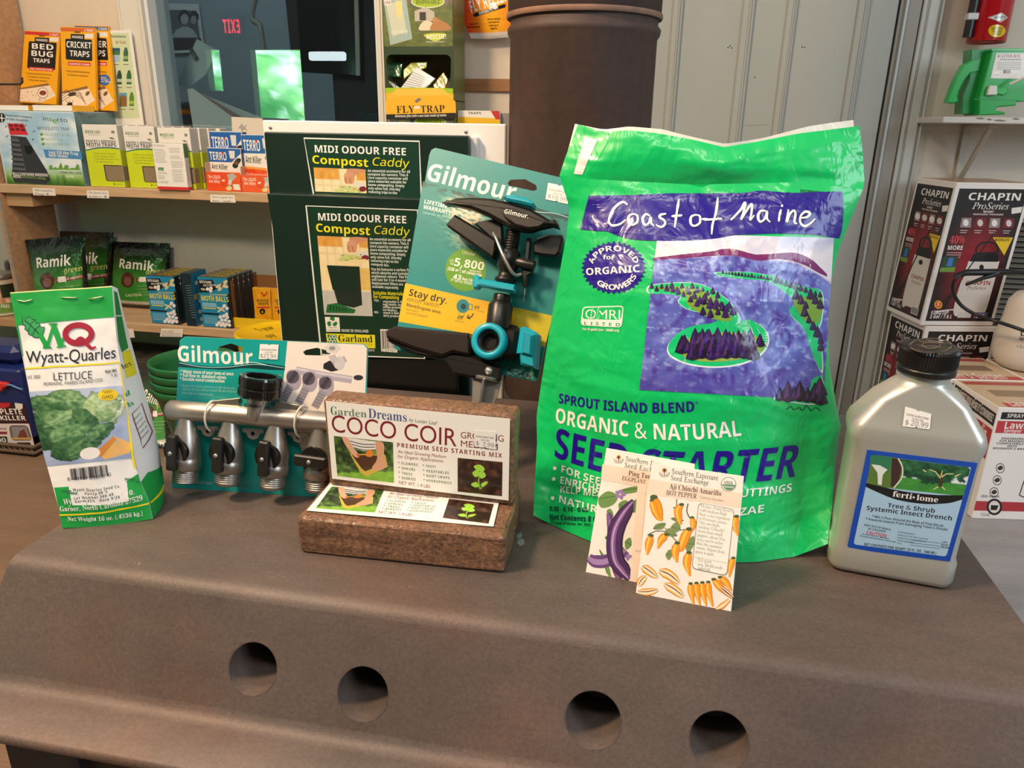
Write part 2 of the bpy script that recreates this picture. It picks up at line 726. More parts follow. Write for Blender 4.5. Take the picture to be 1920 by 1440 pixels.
    def T(s, fc, st, p0, p1, cap, col, fk='B', track=0.0, shear=0.0, xs=None, h=None):
        """lettering from baseline start p0 to baseline end p1 (pixels), cap height in pixels; returns x scale"""
        V, tri = layout(st, fk, track, shear)
        if not len(V):
            return xs
        p0, p1 = np.asarray(p0, float), np.asarray(p1, float)
        d = unit(p1 - p0)
        q = fc.uv([p0, p1, p0 + np.array([d[1], -d[0]]) * cap])
        ex, ey = q[1] - q[0], q[2] - q[0]
        if fc.metric:
            lx = np.linalg.norm(ex)
            ey = np.array([-ex[1], ex[0]]) / lx * np.linalg.norm(ey)
            if ey @ (q[2] - q[0]) < 0:
                ey = -ey
        w = V[:, 0].max() - V[:, 0].min()
        x = (V[:, 0] - V[:, 0].min()) / (xs if xs else w)
        y = V[:, 1] / cap_h(fk)
        uv = q[0] + x[:, None] * ex + y[:, None] * ey
        s.ink(fc, uv, tri, col, h, L=0.005)
        return xs or w

    def TL(s, fc, lines, p0, p1, dy, cap, col, fk='R', dx=0.0, **k):
        """several lines; the first spans p0..p1, the rest keep its scale"""
        xs = None
        for i, l in enumerate(lines):
            o = np.array([dx * i, dy * i])
            if l:
                xs = s.T(fc, l, np.asarray(p0) + o, np.asarray(p1) + o, cap, col, fk, xs=xs, **k)
        return s

    def pic(s, fc, c4, nx, ny, fn, h=None, mi=0):
        """picture printed on a face: quad TL TR BR BL in pixels, fn(X, Y) -> sRGB array"""
        if h is None:
            s.k += 1
            h = s.h0 + (0.0005 + s.k * 2.2e-5 if fc.curved else 0.00015 + s.k * 1.6e-6)
        X, Y = np.meshgrid(np.linspace(0, 1, nx + 1), np.linspace(0, 1, ny + 1))
        X, Y = X.ravel(), Y.ravel()
        a, b, c, d = (np.asarray(p, float) for p in c4)
        px = ((1 - X) * (1 - Y))[:, None] * a + (X * (1 - Y))[:, None] * b + (X * Y)[:, None] * c + ((1 - X) * Y)[:, None] * d
        P = fc.pos(fc.uv(px), h)
        f = [(j * (nx + 1) + i, (j + 1) * (nx + 1) + i, (j + 1) * (nx + 1) + i + 1, j * (nx + 1) + i + 1) for j in range(ny) for i in range(nx)]
        return s.add(P, f, s2l(np.clip(fn(X, Y), 0, 1)), mi, fc.curved)

    # result
    def build(s, name, mats, parent=None, loc=None, label=None, cat=None, group=None, kind=None):
        me = bpy.data.meshes.new(name)
        V = np.concatenate(s.v)
        o = bpy.data.objects.new(name, me)
        if parent is not None:
            o.parent = parent
            base = np.zeros(3)
            p = parent
            while p is not None:
                base = base + np.array(p.location)
                p = p.parent
        else:
            if loc is None:
                lo, hi = V.min(0), V.max(0)
                loc = ((lo[0] + hi[0]) / 2, (lo[1] + hi[1]) / 2, lo[2])
            o.location = loc
            base = np.asarray(loc, float)
        me.from_pydata((V - base).tolist(), [], s.f)
        ca = me.attributes.new('col', 'FLOAT_COLOR', 'POINT')
        c = np.concatenate(s.c)
        ca.data.foreach_set('color', np.concatenate([c, np.ones((len(c), 1))], 1).ravel())
        for m in (mats if isinstance(mats, (list, tuple)) else [mats]):
            me.materials.append(m)
        me.polygons.foreach_set('material_index', s.m)
        me.polygons.foreach_set('use_smooth', s.sm)
        me.update()
        COL.objects.link(o)
        tag(o, label, cat, group, kind)
        return o


def tag(o, label=None, cat=None, group=None, kind=None):
    for k, v in (('label', label), ('category', cat), ('group', group), ('kind', kind)):
        if v:
            o[k] = v
    return o


def thing(name, label, cat, loc, group=None):
    o = bpy.data.objects.new(name, None)
    o.empty_display_size = 0.05
    o.location = [float(x) for x in loc]
    COL.objects.link(o)
    return tag(o, label, cat, group)


def copy_thing(o, shift, label, group=None):
    c = o.copy()
    COL.objects.link(c)
    c.location = [a + b for a, b in zip(o.location, shift)]
    c['label'] = label
    if group:
        c['group'] = group
    for ch in o.children:
        d = ch.copy()
        COL.objects.link(d)
        d.parent = c
        for g in ch.children:
            e = g.copy()
            COL.objects.link(e)
            e.parent = d
    return c


_nz = np.random.default_rng(5).random((64, 64))


def vn(x, y):
    xi, yi = np.floor(x).astype(int), np.floor(y).astype(int)
    fx, fy = x - xi, y - yi
    fx, fy = fx * fx * (3 - 2 * fx), fy * fy * (3 - 2 * fy)
    g = lambda i, j: _nz[i % 64, j % 64]
    return (g(xi, yi) * (1 - fx) + g(xi + 1, yi) * fx) * (1 - fy) + (g(xi, yi + 1) * (1 - fx) + g(xi + 1, yi + 1) * fx) * fy


def fbm(x, y, o=4):
    return sum(vn(x * 2 ** k + 7 * k, y * 2 ** k + 3 * k) / 2 ** (k + 1) for k in range(o)) / (1 - 0.5 ** o)


def rgb(h):
    return np.array([int(h[i:i + 2], 16) / 255 for i in (0, 2, 4)])


def mixc(a, b, t):
    t = np.clip(np.asarray(t), 0, 1)[..., None]
    return a * (1 - t) + b * t


def sticker(fc, c4, parent, price, name='price_sticker', tl=True):
    """white price sticker: shop line, number line and price, cut notches left as plain corners"""
    m = MB()
    c4 = [np.asarray(c, float) for c in c4]
    bl = lambda u, v: (1 - u) * (1 - v) * c4[0] + u * (1 - v) * c4[1] + u * v * c4[2] + (1 - u) * v * c4[3]
    out = [bl(0, 0), bl(.42, 0), bl(.5, .07), bl(.58, 0), bl(1, 0), bl(1, 1), bl(.58, 1), bl(.5, .93), bl(.42, 1), bl(0, 1)]
    m.slab(fc, out, 0.0012 if fc.curved else 0.0008, 0.0014 if fc.curved else 0.0010, WHITE)
    H = np.linalg.norm(c4[3] - c4[0])
    k = 0.0016 if fc.curved else 0.0011
    if tl:
        m.T(fc, 'Sunrise Garden Center', bl(.08, .42), bl(.92, .42), H * .13, '555555', 'R', h=k)
        m.T(fc, '336-855-2800', bl(.3, .6), bl(.72, .6), H * .11, '777777', 'R', h=k)
    m.T(fc, price, bl(.08, .9), bl(.92, .9), H * .24, '777078', 'R', h=k)
    return m.build(name, CARD, parent, label='white price sticker')
# ================================================================== the stove and its pipe
ZT = 0.42
XL, XR, YF, YB = -0.67, 0.389, 0.612, 1.218
Y1, Z1 = 0.540, 0.302            # foot of the sloping front
YL = 0.478                       # front edge of the lip
IRON = '61544e'
stove = thing('wood_stove', 'long brown iron wood stove with four round holes in its sloping front', 'stove', (-0.14, 0.9, 0))
m = MB()
# top plate, rounded ridge, front with four bores, rounded foot, lip
ridge = []
for a in np.linspace(0, 1, 7):
    t = a * R_(62)
    ridge.append((YF - 0.02 * math.sin(t), ZT - 0.02 * (1 - math.cos(t))))
fd = unit(V3(0, Y1 - ridge[-1][0], Z1 - ridge[-1][1]))
foot = []
for a in np.linspace(0, 1, 5):
    foot.append((Y1 + fd[1] * 0.012 * (a - 1) * (1 - a) - 0.012 * a * a, Z1 - fd[2] * 0.012 * (1 - a) ** 2))
prof1 = [(YB, ZT)] + [(y, ZT) for y in (1.0, 0.8)] + ridge
prof2 = foot + [(YL + 0.004, Z1), (YL, Z1 - 0.003), (YL, Z1 - 0.010), (YL + 0.003, Z1 - 0.013), (YL + 0.12, Z1 - 0.013)]
fl = 0.03


def sweep(prof, flip=False):
    xs = [XL, XL + 0.012, -0.14, XR - 0.012, XR]
    n = len(xs)
    V, f = [], []
    for (y, z) in prof:
        k = max(0.0, (ZT - z)) / (ZT - Z1) * fl
        for i, x in enumerate(xs):
            V.append((x - k if i == 0 else x, y, z))
    for j in range(len(prof) - 1):
        for i in range(n - 1):
            f.append((j * n + i, (j + 1) * n + i, (j + 1) * n + i + 1, j * n + i + 1))
    m.add(V, f, IRON, 0, True)


sweep(prof1)
sweep(prof2)
front = Plane((0, ridge[-1][0], ridge[-1][1]), np.cross((1, 0, 0), fd))
za, zb = ridge[-1], foot[0]
ua, ub = front.uv(proj(V3(-0.14, *za))), front.uv(proj(V3(-0.14, *zb)))
ya, yb = ua[0][1], ub[0][1]
k0, k1 = (ZT - za[1]) / (ZT - Z1) * fl, (ZT - zb[1]) / (ZT - Z1) * fl
quad = [(XL - k1, yb), (XR, yb), (XR, ya), (XL - k0, ya)]
loops = [[Vector((x, y, 0)) for x, y in quad]]
bores = []
for (cx, cy) in ((474, 1254), (680, 1301), (1112, 1350), (1348, 1389)):
    c = front.uv((cx, cy))[0]
    rr = 0.0262
    ang = np.linspace(0, 2 * math.pi, 41)[:-1]
    pts = np.stack([c[0] + rr * np.cos(ang), c[1] + rr * np.sin(ang)], -1)
    bores.append(pts)
    loops.append([Vector((x, y, 0)) for x, y in pts[::-1]])
tri = tessellate_polygon(loops)
allp = np.concatenate([np.array([(v.x, v.y) for v in l]) for l in loops])
T = [(a, b, c) if np.cross(allp[b] - allp[a], allp[c] - allp[a]) > 0 else (a, c, b) for a, b, c in tri]
m.add(front.pos(allp, 0), T, IRON)
for pts in bores:
    c = pts.mean(0)
    rr = [front.pos(c + (pts - c) * k + (0, -h * .42), h) for k, h in ((1.03, 0.0003), (1.0, -0.003), (1.0, -0.068))]
    m.rings([r[::-1] for r in rr], IRON, True, (False, True))
# ends and back
for x, kx in ((XL, -1), (XR, 0)):
    pr = prof1 + prof2 + [(YB, Z1 - 0.013)]
    V = [(x + kx * max(0, ZT - z) / (ZT - Z1) * fl, y, z) for y, z in pr]
    tr = tessellate_polygon([[Vector((y, z, 0)) for y, z in pr]])
    m.add(V, tr, IRON)
m.add([(XL, YB, ZT), (XR, YB, ZT), (XR, YB, 0.25), (XL, YB, 0.25)], [(0, 1, 2, 3)], IRON)
topf = Plane((0, 0.9, ZT), (0, 0, 1), (0, 1, 0))
for pts in ([(968, 1003), (976, 998), (980, 1004), (975, 1010), (969, 1009)], [(971, 1012), (981, 1010), (984, 1020), (975, 1024), (970, 1018)]):
    m.P(topf, pts, '8d9590')
for k in range(70):
    x, y = rnd.uniform(60, 1850), rnd.uniform(1000, 1250)
    q = onz(x, y, ZT)
    if q[1] > YF + .01 and XL < q[0] < XR:
        m.E(topf, (x, y), rnd.uniform(.5, 1.3), rnd.uniform(.4, .8), rnd.choice(['a89a88', '8a7d70', '2b2420']), n=7)
for pts in ([(258, 1060), (263, 1054), (261, 1059)], [(250, 1058), (255, 1055), (253, 1057)]):
    m.P(topf, pts, 'b5a794')
m.build('stove_body', STEEL, stove)
m = MB().abox(XL + 0.03, XR - 0.03, YL + 0.07, YB - 0.01, 0.10, Z1 - 0.013, '2b2624', 0.004)
m.build('firebox', STEEL, stove)
for x in (XL + 0.005, XR - 0.10):
    for y in (YL + 0.055, YB - 0.12):
        m = MB().abox(x, x + 0.09, y, y + 0.09, 0.0, 0.289 if y < 0.7 else 0.10, '23262b', 0.004)
        m.build('leg', STEEL, stove)
m = MB().abox(-0.24, 0.0, YB + .001, 1.47, 0.12, 0.3995, '2f2623', 0.006)
m.build('flue_box', STEEL, stove)

PX, PY, PR = -0.140, 1.348, 0.1205
pipe = thing('stove_pipe', 'thick dark brown stove pipe rising behind the stove', 'pipe', (PX, PY, 0.40))
m = MB()
m.lathe((PX, PY, 0), (0, 0, 1), [(PR + .001, .4002), (PR + .001, .43), (PR + .001, .435), (PR, .445), (PR, 1.012), (PR + .004, 1.018), (PR + .005, 1.026), (PR, 1.032), (PR, 1.045)], '483630', 64, caps=(True, False))
m.build('pipe_section', PIPE, pipe)
m = MB()
m.lathe((PX, PY, 0), (0, 0, 1), [(PR + .002, 1.040), (PR + .004, 1.043), (PR + .004, 1.9)], '3d2d28', 64, caps=(True, True))
m.lathe((PX, PY, 0), (0, 0, 1), [(PR + .005, 1.041), (PR + .007, 1.044), (PR + .006, 1.049)], '8a6a58', 64, caps=(False, False))
m.build('pipe_section', PIPE, pipe, label='upper pipe section with crusted joint')

# ================================================================== seed starter bag
G_, GD, PUR = '0cc065', '0aa65c', '220a88'
YR = 0.875


def bagpt(px, py, y=None):
    z = ony(px, py, YR)[2]
    return ony(px, py, YR if y is None else y)


def bagline(pts, y0=None):
    return [ony(px, py, y) for (px, py, y) in pts]


bl_ = [(1000, 966), (1030, 983), (1066, 999), (1110, 1018), (1180, 1042), (1260, 1055), (1340, 1057), (1420, 1055), (1490, 1045), (1552, 1020)]
bb = []
for i, (x, y) in enumerate(bl_):
    q = onz(x, y, ZT)
    bb.append(V3(q[0], q[1], ZT + 0.001))
bb[0] = ony(1000, 966, 0.800)
bb[-1] = ony(1552, 1020, 0.79)
bb[0][2] = max(bb[0][2], ZT + .001)
bt = bagline([(1049, 329, .90), (1110, 336, .89), (1200, 341, .885), (1300, 346, .885), (1400, 344, .885), (1480, 342, .885), (1560, 348, .89), (1618, 355, .90)])
bl = [bb[0]] + bagline([(1003, 900, .825), (1007, 830, .845), (1006, 780, .858), (1016, 710, .868), (1030, 620, .876), (1046, 530, .882), (1062, 440, .888), (1068, 390, .893)]) + [bt[0]]
br = [bb[-1]] + bagline([(1560, 950, .82), (1566, 870, .842), (1577, 800, .855), (1570, 770, .862), (1556, 690, .872), (1551, 610, .88), (1558, 530, .885), (1572, 470, .89), (1588, 430, .893)]) + [bt[-1]]


def bag_bulge(u, v):
    a = np.clip(1 - (2 * u - 1) ** 2, 0, 1) ** 0.7
    b = np.interp(v, [0, .06, .2, .45, .7, .86, .95, 1], [0.0, .012, .030, .046, .040, .022, .007, 0.0])
    w = .0035 * (fbm(u * 5 + v * 2, v * 7, 2) - .5) * np.clip(v * 10, 0, 1) * np.clip((1 - v) * 12, 0, 1)
    fold = -.006 * np.exp(-((v - .105 - .10 * u) / .012) ** 2) * np.clip(1 - u * 2.2, 0, 1)
    creases = -.0022 * np.exp(-((u * .9 + v * .55 - .98) / .02) ** 2) * np.clip((v - .35) * 4, 0, 1) - .0022 * np.exp(-((u - .12 - .1 * v) / .02) ** 2) * np.clip((v - .4) * 4, 0, 1) * np.clip((1 - v) * 8, 0, 1)
    return a * (b + w) + (fold + creases) * a


bagF = Patch(bb, bt, bl, br, bag_bulge, (0, -1, 0.12))
bag = thing('seed_starter_bag', 'large green plastic bag of seed starter soil with a purple name band', 'bag', (0.05, 0.86, ZT))
m = MB()
m.grid(bagF, 120, 140, G_)
# back of the sack
bagB = Patch([p + V3(0, 0.0, 0) for p in bb], bt, bl, br,
             lambda u, v: np.clip(1 - (2 * u - 1) ** 2, 0, 1) ** .6 * np.interp(v, [0, .05, .3, .8, 1], [0.02, .11, .11, .03, 0.0]), (0, 1, 0))
m.grid(bagB, 30, 40, G_, flip=True)
# --- print
wav = lambda pts: spline(pts, 6)
band = np.concatenate([wav([(1104, 367), (1180, 366), (1250, 363), (1330, 363), (1390, 362), (1430, 358), (1500, 363), (1579, 359)]),
                       wav([(1581, 400), (1578, 430), (1573, 447)]),
                       wav([(1573, 447), (1520, 440), (1450, 438), (1390, 440), (1330, 449), (1250, 452), (1180, 448), (1130, 432), (1088, 430)]),
                       wav([(1088, 430), (1096, 400), (1104, 367)])])
# landscape panel
SKY = rgb('d8d4e2')


def sea(X, Y):
    n = fbm(X * 9, Y * 11, 4)
    n2 = fbm(X * 30 + 5, Y * 18, 3)
    base = mixc(rgb('5a62b8'), rgb('8f9fe0'), np.clip((n - .35) * 2.6 + (.35 - Y) * .5, 0, 1))
    base = mixc(base, rgb('4a2f95'), np.clip((n2 - .52) * 4, 0, 1) * .8)
    base = mixc(base, rgb('b8cdf2'), np.clip((fbm(X * 40, Y * 60, 2) - .62) * 5, 0, 1) * .7)
    low = np.clip((Y - .78) * 5, 0, 1)
    base = mixc(base, rgb('46308f'), low * .55)
    hz = np.interp(X, [0, .2, .45, .6, .8, .93, 1], [.165, .155, .13, .15, .17, .24, .29])
    sk = mixc(rgb('f0e6ea'), rgb('93a6dd'), np.clip(.5 - Y * 4 + (n - .6) * .8, 0, 1))
    return mixc(base, sk, np.clip((hz - Y) * 60, 0, 1))


m.pic(bagF, [(1233, 438), (1563, 446), (1543, 750), (1199, 731)], 130, 110, sea)
m.P(bagF, np.concatenate([spline([(1224, 484), (1280, 477), (1330, 472), (1356, 467), (1380, 468), (1420, 478), (1450, 476), (1490, 474), (1520, 486), (1538, 502), (1550, 514)], 5), spline([(1550, 519), (1535, 512), (1500, 494), (1460, 486), (1420, 489), (1380, 480), (1340, 480), (1290, 484), (1225, 488)], 5)]), '7d2468')
m.P(bagF, band, PUR)
KB = m.k
GL, YG = '18c878', 'c6d84a'
isl1 = [(1217, 536), (1262, 530), (1310, 532), (1345, 548), (1372, 570), (1388, 598), (1380, 610), (1400, 600), (1418, 605), (1438, 622), (1441, 645), (1425, 668), (1390, 684), (1340, 690), (1290, 684), (1256, 668), (1252, 648), (1272, 625), (1300, 612), (1338, 606), (1345, 596), (1320, 588), (1288, 580), (1271, 566), (1275, 556), (1245, 551), (1216, 550)]
isl2 = [(1340, 511), (1400, 510), (1450, 518), (1476, 530), (1510, 538), (1548, 548), (1545, 600), (1530, 628), (1550, 660), (1553, 700), (1524, 668), (1508, 620), (1484, 594), (1480, 580), (1493, 568), (1470, 548), (1440, 528), (1395, 523), (1355, 519)]
isl3 = [(1555, 705), (1552, 756), (1455, 750), (1462, 742), (1505, 738), (1518, 728), (1522, 712), (1540, 704)]
for isl in (isl1, isl2, isl3):
    isl = [(min(x, 1541), y) for x, y in isl]
    m.P(bagF, isl, 'e6ecf2', sm=True)
    q = np.array(isl, float)
    c = q.mean(0)
    m.P(bagF, c + (q - c) * .975 + (0, -1), GL, sm=True)
m.P(bagF, [(1226, 540), (1300, 540), (1350, 566), (1372, 600), (1330, 596), (1290, 572), (1282, 552)], '7fa83c', sm=True)
m.P(bagF, [(1280, 640), (1330, 625), (1400, 625), (1430, 640), (1425, 660), (1385, 674), (1320, 678), (1276, 664)], '9bb046', sm=True)
m.P(bagF, [(1490, 560), (1540, 560), (1535, 600), (1515, 606), (1494, 582)], '7fa83c', sm=True)


def conifers(pts, hgt, cols):
    m.lock = False
    m.k += 1
    for (x, y) in pts:
        m.lock = True
        x = min(x, 1538)
        hh = hgt * rnd.uniform(.8, 1.25)
        w = hh * .42
        c = rnd.choice(cols)
        m.P(bagF, [(x - w, y), (x - w * .55, y - hh * .55), (x, y - hh), (x + w * .55, y - hh * .5), (x + w, y), (x, y + hh * .12)], c)
        m.k += 2
        m.P(bagF, [(x - w * .7, y), (x - w * .35, y - hh * .5), (x - w * .05, y - hh * .9), (x, y - hh * .2)], rnd.choice(['5a2f6e', '4a2a86', '3c2352']))
        m.k -= 2
    m.lock = False


TC = ['2c1b45', '241436', '3a2060', '31203a']
conifers([(1222 + i * 9.5, 541 + (i % 2) * 5 + max(0, i - 8) * 2.5) for i in range(14)], 11, TC)
conifers([(1262 + i * 10, 548 + (i % 3) * 4 + max(0, i - 2) * 4) for i in range(11)], 13, TC)
conifers([(1295 + i * 12, 566 + (i % 2) * 6 + i * 2) for i in range(8)], 15, TC)
conifers([(1318 + i * 14, 590 + (i % 2) * 5) for i in range(5)], 15, TC)
conifers([(1355 + i * 6, 513 + i * .8) for i in range(16)], 7, TC)
conifers([(1456 + i * 9, 530 + i * 3) for i in range(10)], 12, TC)
conifers([(1492 + i * 9, 560 + (i % 3) * 9) for i in range(6)], 16, TC)
conifers([(1508 + i * 8, 592 + i * 13) for i in range(6)], 18, TC)
for row, (y, x0, n, st, hh) in enumerate(((638, 1302, 8, 15, 22), (648, 1284, 11, 14, 25), (660, 1276, 10, 15, 27), (671, 1300, 8, 16, 27))):
    conifers([(x0 + i * st + rnd.uniform(-3, 3), y + rnd.uniform(-2, 2)) for i in range(n)], hh, TC)
conifers([(1462, 749), (1477, 750), (1489, 748), (1499, 749), (1514, 752), (1527, 752), (1536, 738), (1547, 740), (1545, 756)], 29, ['171022', '2c1b45', '1d1730'])
# round seal
m.k = 1
a = np.arange(72) / 72 * 2 * math.pi
rr = np.where(np.arange(72) % 2 == 0, 1.0, .90)
m.P(bagF, np.stack([1151 + 61 * rr * np.cos(a), 502 + 50 * rr * np.sin(a)], -1), PUR)


def arc(mb, fc, s, c, rx, ry, a0, a1, cap, col, fk='B', inner=False):
    n = len(s)
    ws = np.array([glyph(ch, fk)[2] for ch in s])
    cs = (np.cumsum(ws) - ws / 2) / ws.sum()
    for ch, t, w in zip(s, cs, ws / ws.sum()):
        if ch == ' ':
            continue
        A = R_(a0 + (a1 - a0) * t)
        d = R_((a1 - a0) * w / 2 * .92)
        sg = 1
        p = [(c[0] + rx * math.cos(A + k * d), c[1] - ry * math.sin(A + k * d)) for k in (-sg, sg)]
        mb.T(fc, ch, p[0], p[1], cap, col, fk)


arc(m, bagF, 'APPROVED', (1151, 502), 40, 32, 168, 12, 10, WHITE)
m.T(bagF, 'for', (1131, 486), (1152, 487), 8, WHITE)
m.T(bagF, 'ORGANIC', (1100, 516), (1200, 510), 13, WHITE)
arc(m, bagF, 'GROWERS', (1151, 502), 47, 42, 226, 338, 10, WHITE)
# listing mark
m.k = 1
m.Rr(bagF, [(1093, 575), (1170, 573), (1166, 614), (1089, 610)], 8, WHITE)
m.Rr(bagF, [(1095, 577), (1168, 575), (1165, 600), (1092, 598)], 6, G_)
m.T(bagF, 'OMRI', (1098, 597), (1163, 599), 17, WHITE, 'G')
m.T(bagF, 'LISTED', (1096, 609), (1163, 612), 6, GD, 'B', track=.25)
m.T(bagF, 'For Organic Use · OMRI.org', (1093, 619), (1161, 622), 4.5, WHITE)
# handwritten name
W_ = 'fbf6ef'
ST = [  # C o a s t   o f   M a i n e
    [(1177, 384), (1168, 379), (1155, 387), (1145, 402), (1142, 416), (1149, 423), (1163, 420), (1173, 412)],
    [(1188, 401), (1180, 405), (1179, 416), (1186, 422), (1195, 416), (1195, 405), (1188, 401)],
    [(1219, 405), (1211, 402), (1205, 410), (1208, 421), (1216, 419), (1220, 408), (1221, 418), (1226, 424)],
    [(1249, 401), (1239, 403), (1237, 408), (1245, 413), (1247, 420), (1240, 426), (1230, 422)],
    [(1273, 374), (1269, 398), (1265, 427)], [(1259, 406), (1270, 405), (1279, 404)],
    [(1305, 403), (1296, 407), (1295, 419), (1302, 424), (1312, 418), (1312, 406), (1305, 403)],
    [(1346, 371), (1343, 396), (1336, 420), (1334, 440)], [(1316, 411), (1330, 412), (1354, 410)],
    [(1370, 413), (1380, 403), (1390, 392), (1397, 380), (1394, 398), (1389, 412), (1400, 395), (1409, 383), (1409, 398), (1406, 413), (1414, 404)],
    [(1436, 396), (1426, 396), (1421, 406), (1425, 416), (1434, 410), (1438, 397), (1438, 410), (1444, 417)],
    [(1464, 393), (1461, 406), (1460, 416)],
    [(1478, 393), (1474, 417), (1480, 402), (1488, 395), (1491, 402), (1489, 416), (1494, 420)],
    [(1500, 409), (1513, 407), (1518, 400), (1510, 397), (1501, 405), (1500, 417), (1508, 424), (1519, 419), (1528, 410)]]
m.k = KB + 1
m.lock = True
for s_ in ST:
    m.Ln(bagF, np.array(s_) + (1.2, 1.6), 4.2, '150a40', sm=True, taper=(.8, 1.2, 1, .8))
m.k = KB + 3
for s_ in ST:
    m.Ln(bagF, s_, 4.0, W_, sm=True, taper=(.7, 1.3, .9, 1.1, .6))
m.E(bagF, (1466, 386), 2.2, 2.4, W_)
m.lock = False
m.k = 1
m.T(bagF, 'MYCORRHIZAE EXTRA', (1500, 360), (1560, 366), 5, '12432c', 'B')
# lower lettering
m.T(bagF, 'SPROUT ISLAND BLEND', (1048, 755), (1302, 771), 18, PUR)
m.T(bagF, 'TM', (1303, 757), (1308, 757), 4, PUR)
m.T(bagF, 'ORGANIC & NATURAL', (1042, 791), (1390, 817), 27, WHITE)
m.T(bagF, 'SEED STARTER', (1040, 856), (1490, 893), 55, PUR)
for i, (s_, x0, y0, x1, y1) in enumerate((('FOR SEED STARTING & ROOT CUTTINGS', 1053, 885, 1483, 921), ('ENRICHED WITH LOBSTER &', 1051, 906, 1330, 929), ('KELP MEAL', 1051, 924, 1142, 931), ('NATURAL WITH MYCORRHIZAE', 1049, 942, 1431, 960))):
    m.T(bagF, s_, (x0, y0), (x1, y1), 13.5, 'e6efe6')
for (x, y) in ((1041, 878), (1039, 898), (1037, 934)):
    m.E(bagF, (x, y), 3.4, 3.6, 'e6efe6')
m.T(bagF, '0.35 - 0.10 - 0.05', (1031, 957), (1102, 960), 8, '0e2420')
m.T(bagF, 'Net Contents 8 QT', (1031, 974), (1128, 978), 10, '0e2040')
m.T(bagF, '© Coast of Maine, Inc. 2021', (1032, 982), (1107, 986), 5, '0e2420')
m.Ln(bagF, [(1474, 768), (1482, 762), (1488, 768), (1498, 764), (1504, 769), (1512, 760), (1520, 770), (1528, 764), (1538, 770)], 1.4, '223040', sm=True)
m.build('sack', FILM, bag)
# flap above the seam
ft = bagline([(1084, 233, .915), (1135, 247, .905), (1180, 244, .90), (1235, 250, .895), (1300, 262, .89), (1358, 276, .885), (1420, 266, .89), (1500, 250, .90), (1612, 236, .915)])
fl_l = [bt[0], ony(1060, 295, .905), ft[0]]
fl_r = [bt[-1], ony(1621, 338, .905), ony(1618, 300, .91), ft[-1]]
flapF = Patch([p + V3(0, 0.0005, 0) for p in bt], ft, fl_l, fl_r, lambda u, v: (.010 * np.sin(v * math.pi) * np.sin(u * math.pi) + .012 * np.sin(u * 6.3) * v * (1 - u) + .005 * (fbm(u * 6, v * 4, 2) - .5) * np.sin(math.pi * v)), (0, -1, 0))
m = MB()
m.grid(flapF, 70, 24, G_)
m.P(flapF, [(1098, 258), (1121, 262), (1092, 328), (1076, 326)], 'e8e4dd')
m.Ln(flapF, [(1056, 333), (1200, 346)], 1.5, '0a9a52')
m.build('front_flap', FILM, bag, label='green front flap above the seam')
wt = bagline([(1078, 232, .93), (1132, 243, .925), (1180, 237, .92), (1240, 242, .915), (1300, 257, .91), (1360, 270, .905), (1430, 259, .91), (1515, 237, .915), (1560, 230, .92), (1600, 225, .925)])
wb_ = [p + V3(0, 0.02, 0) for p in bt]
m = MB()
m.grid(Patch(wb_, wt, [wb_[0], wt[0]], [wb_[-1], wt[-1]]), 40, 8, 'ece8e2')
m.build('back_flap', FILM, bag, label='white inside of the back flap')

# ================================================================== seed packets
def packet(name_label, quad, ys, back):
    TLp, TRp, BRp, BLp = quad
    b0, b1 = onz(*BLp, ZT), onz(*BRp, ZT)
    t0 = ony(*TLp, ys)
    fc = Plane(b0, np.cross(b1 - b0, t0 - b0))
    m = MB()
    m.slab(fc, quad, -0.0016, 0, 'f4ebe0', 0.0005)
    return m, fc, b0


q1 = [(1137, 840), (1303, 870), (1278, 1108), (1098, 1073)]
m, fc, o = packet('', q1, .748, True)
PEACH = 'f6d9c4'
bil = lambda q, u, v: tuple((1 - u) * (1 - v) * np.array(q[0]) + u * (1 - v) * np.array(q[1]) + u * v * np.array(q[2]) + (1 - u) * v * np.array(q[3]))


def sub(q, u0, v0, u1, v1):
    return [bil(q, u0, v0), bil(q, u1, v0), bil(q, u1, v1), bil(q, u0, v1)]


def emblem(m, fc, c, s):
    for k in range(8):
        A = k * math.pi / 4
        m.E(fc, (c[0] + 3.2 * s * math.cos(A), c[1] - 4 * s + 3.2 * s * math.sin(A)), 1.8 * s, 1.2 * s, 'd99a3c', rot=k * 45, n=8)
    m.E(fc, (c[0], c[1] - 4 * s), 2.6 * s, 2.6 * s, '4a3524', n=10)
    m.Ln(fc, [(c[0], c[1] - 2 * s), (c[0], c[1] + 8 * s)], 1.2, '5a5148')
    for d in (-1, 1):
        m.Ln(fc, [(c[0] + d * 2 * s, c[1] + 8 * s), (c[0] + d * 7 * s, c[1] + 5 * s), (c[0] + d * 9 * s, c[1] - 1 * s)], 1.0, '6d645a', sm=True)
        m.Ln(fc, [(c[0] + d * 2 * s, c[1] + 6 * s), (c[0] + d * 6 * s, c[1] + 1 * s)], 1.0, '6d645a')


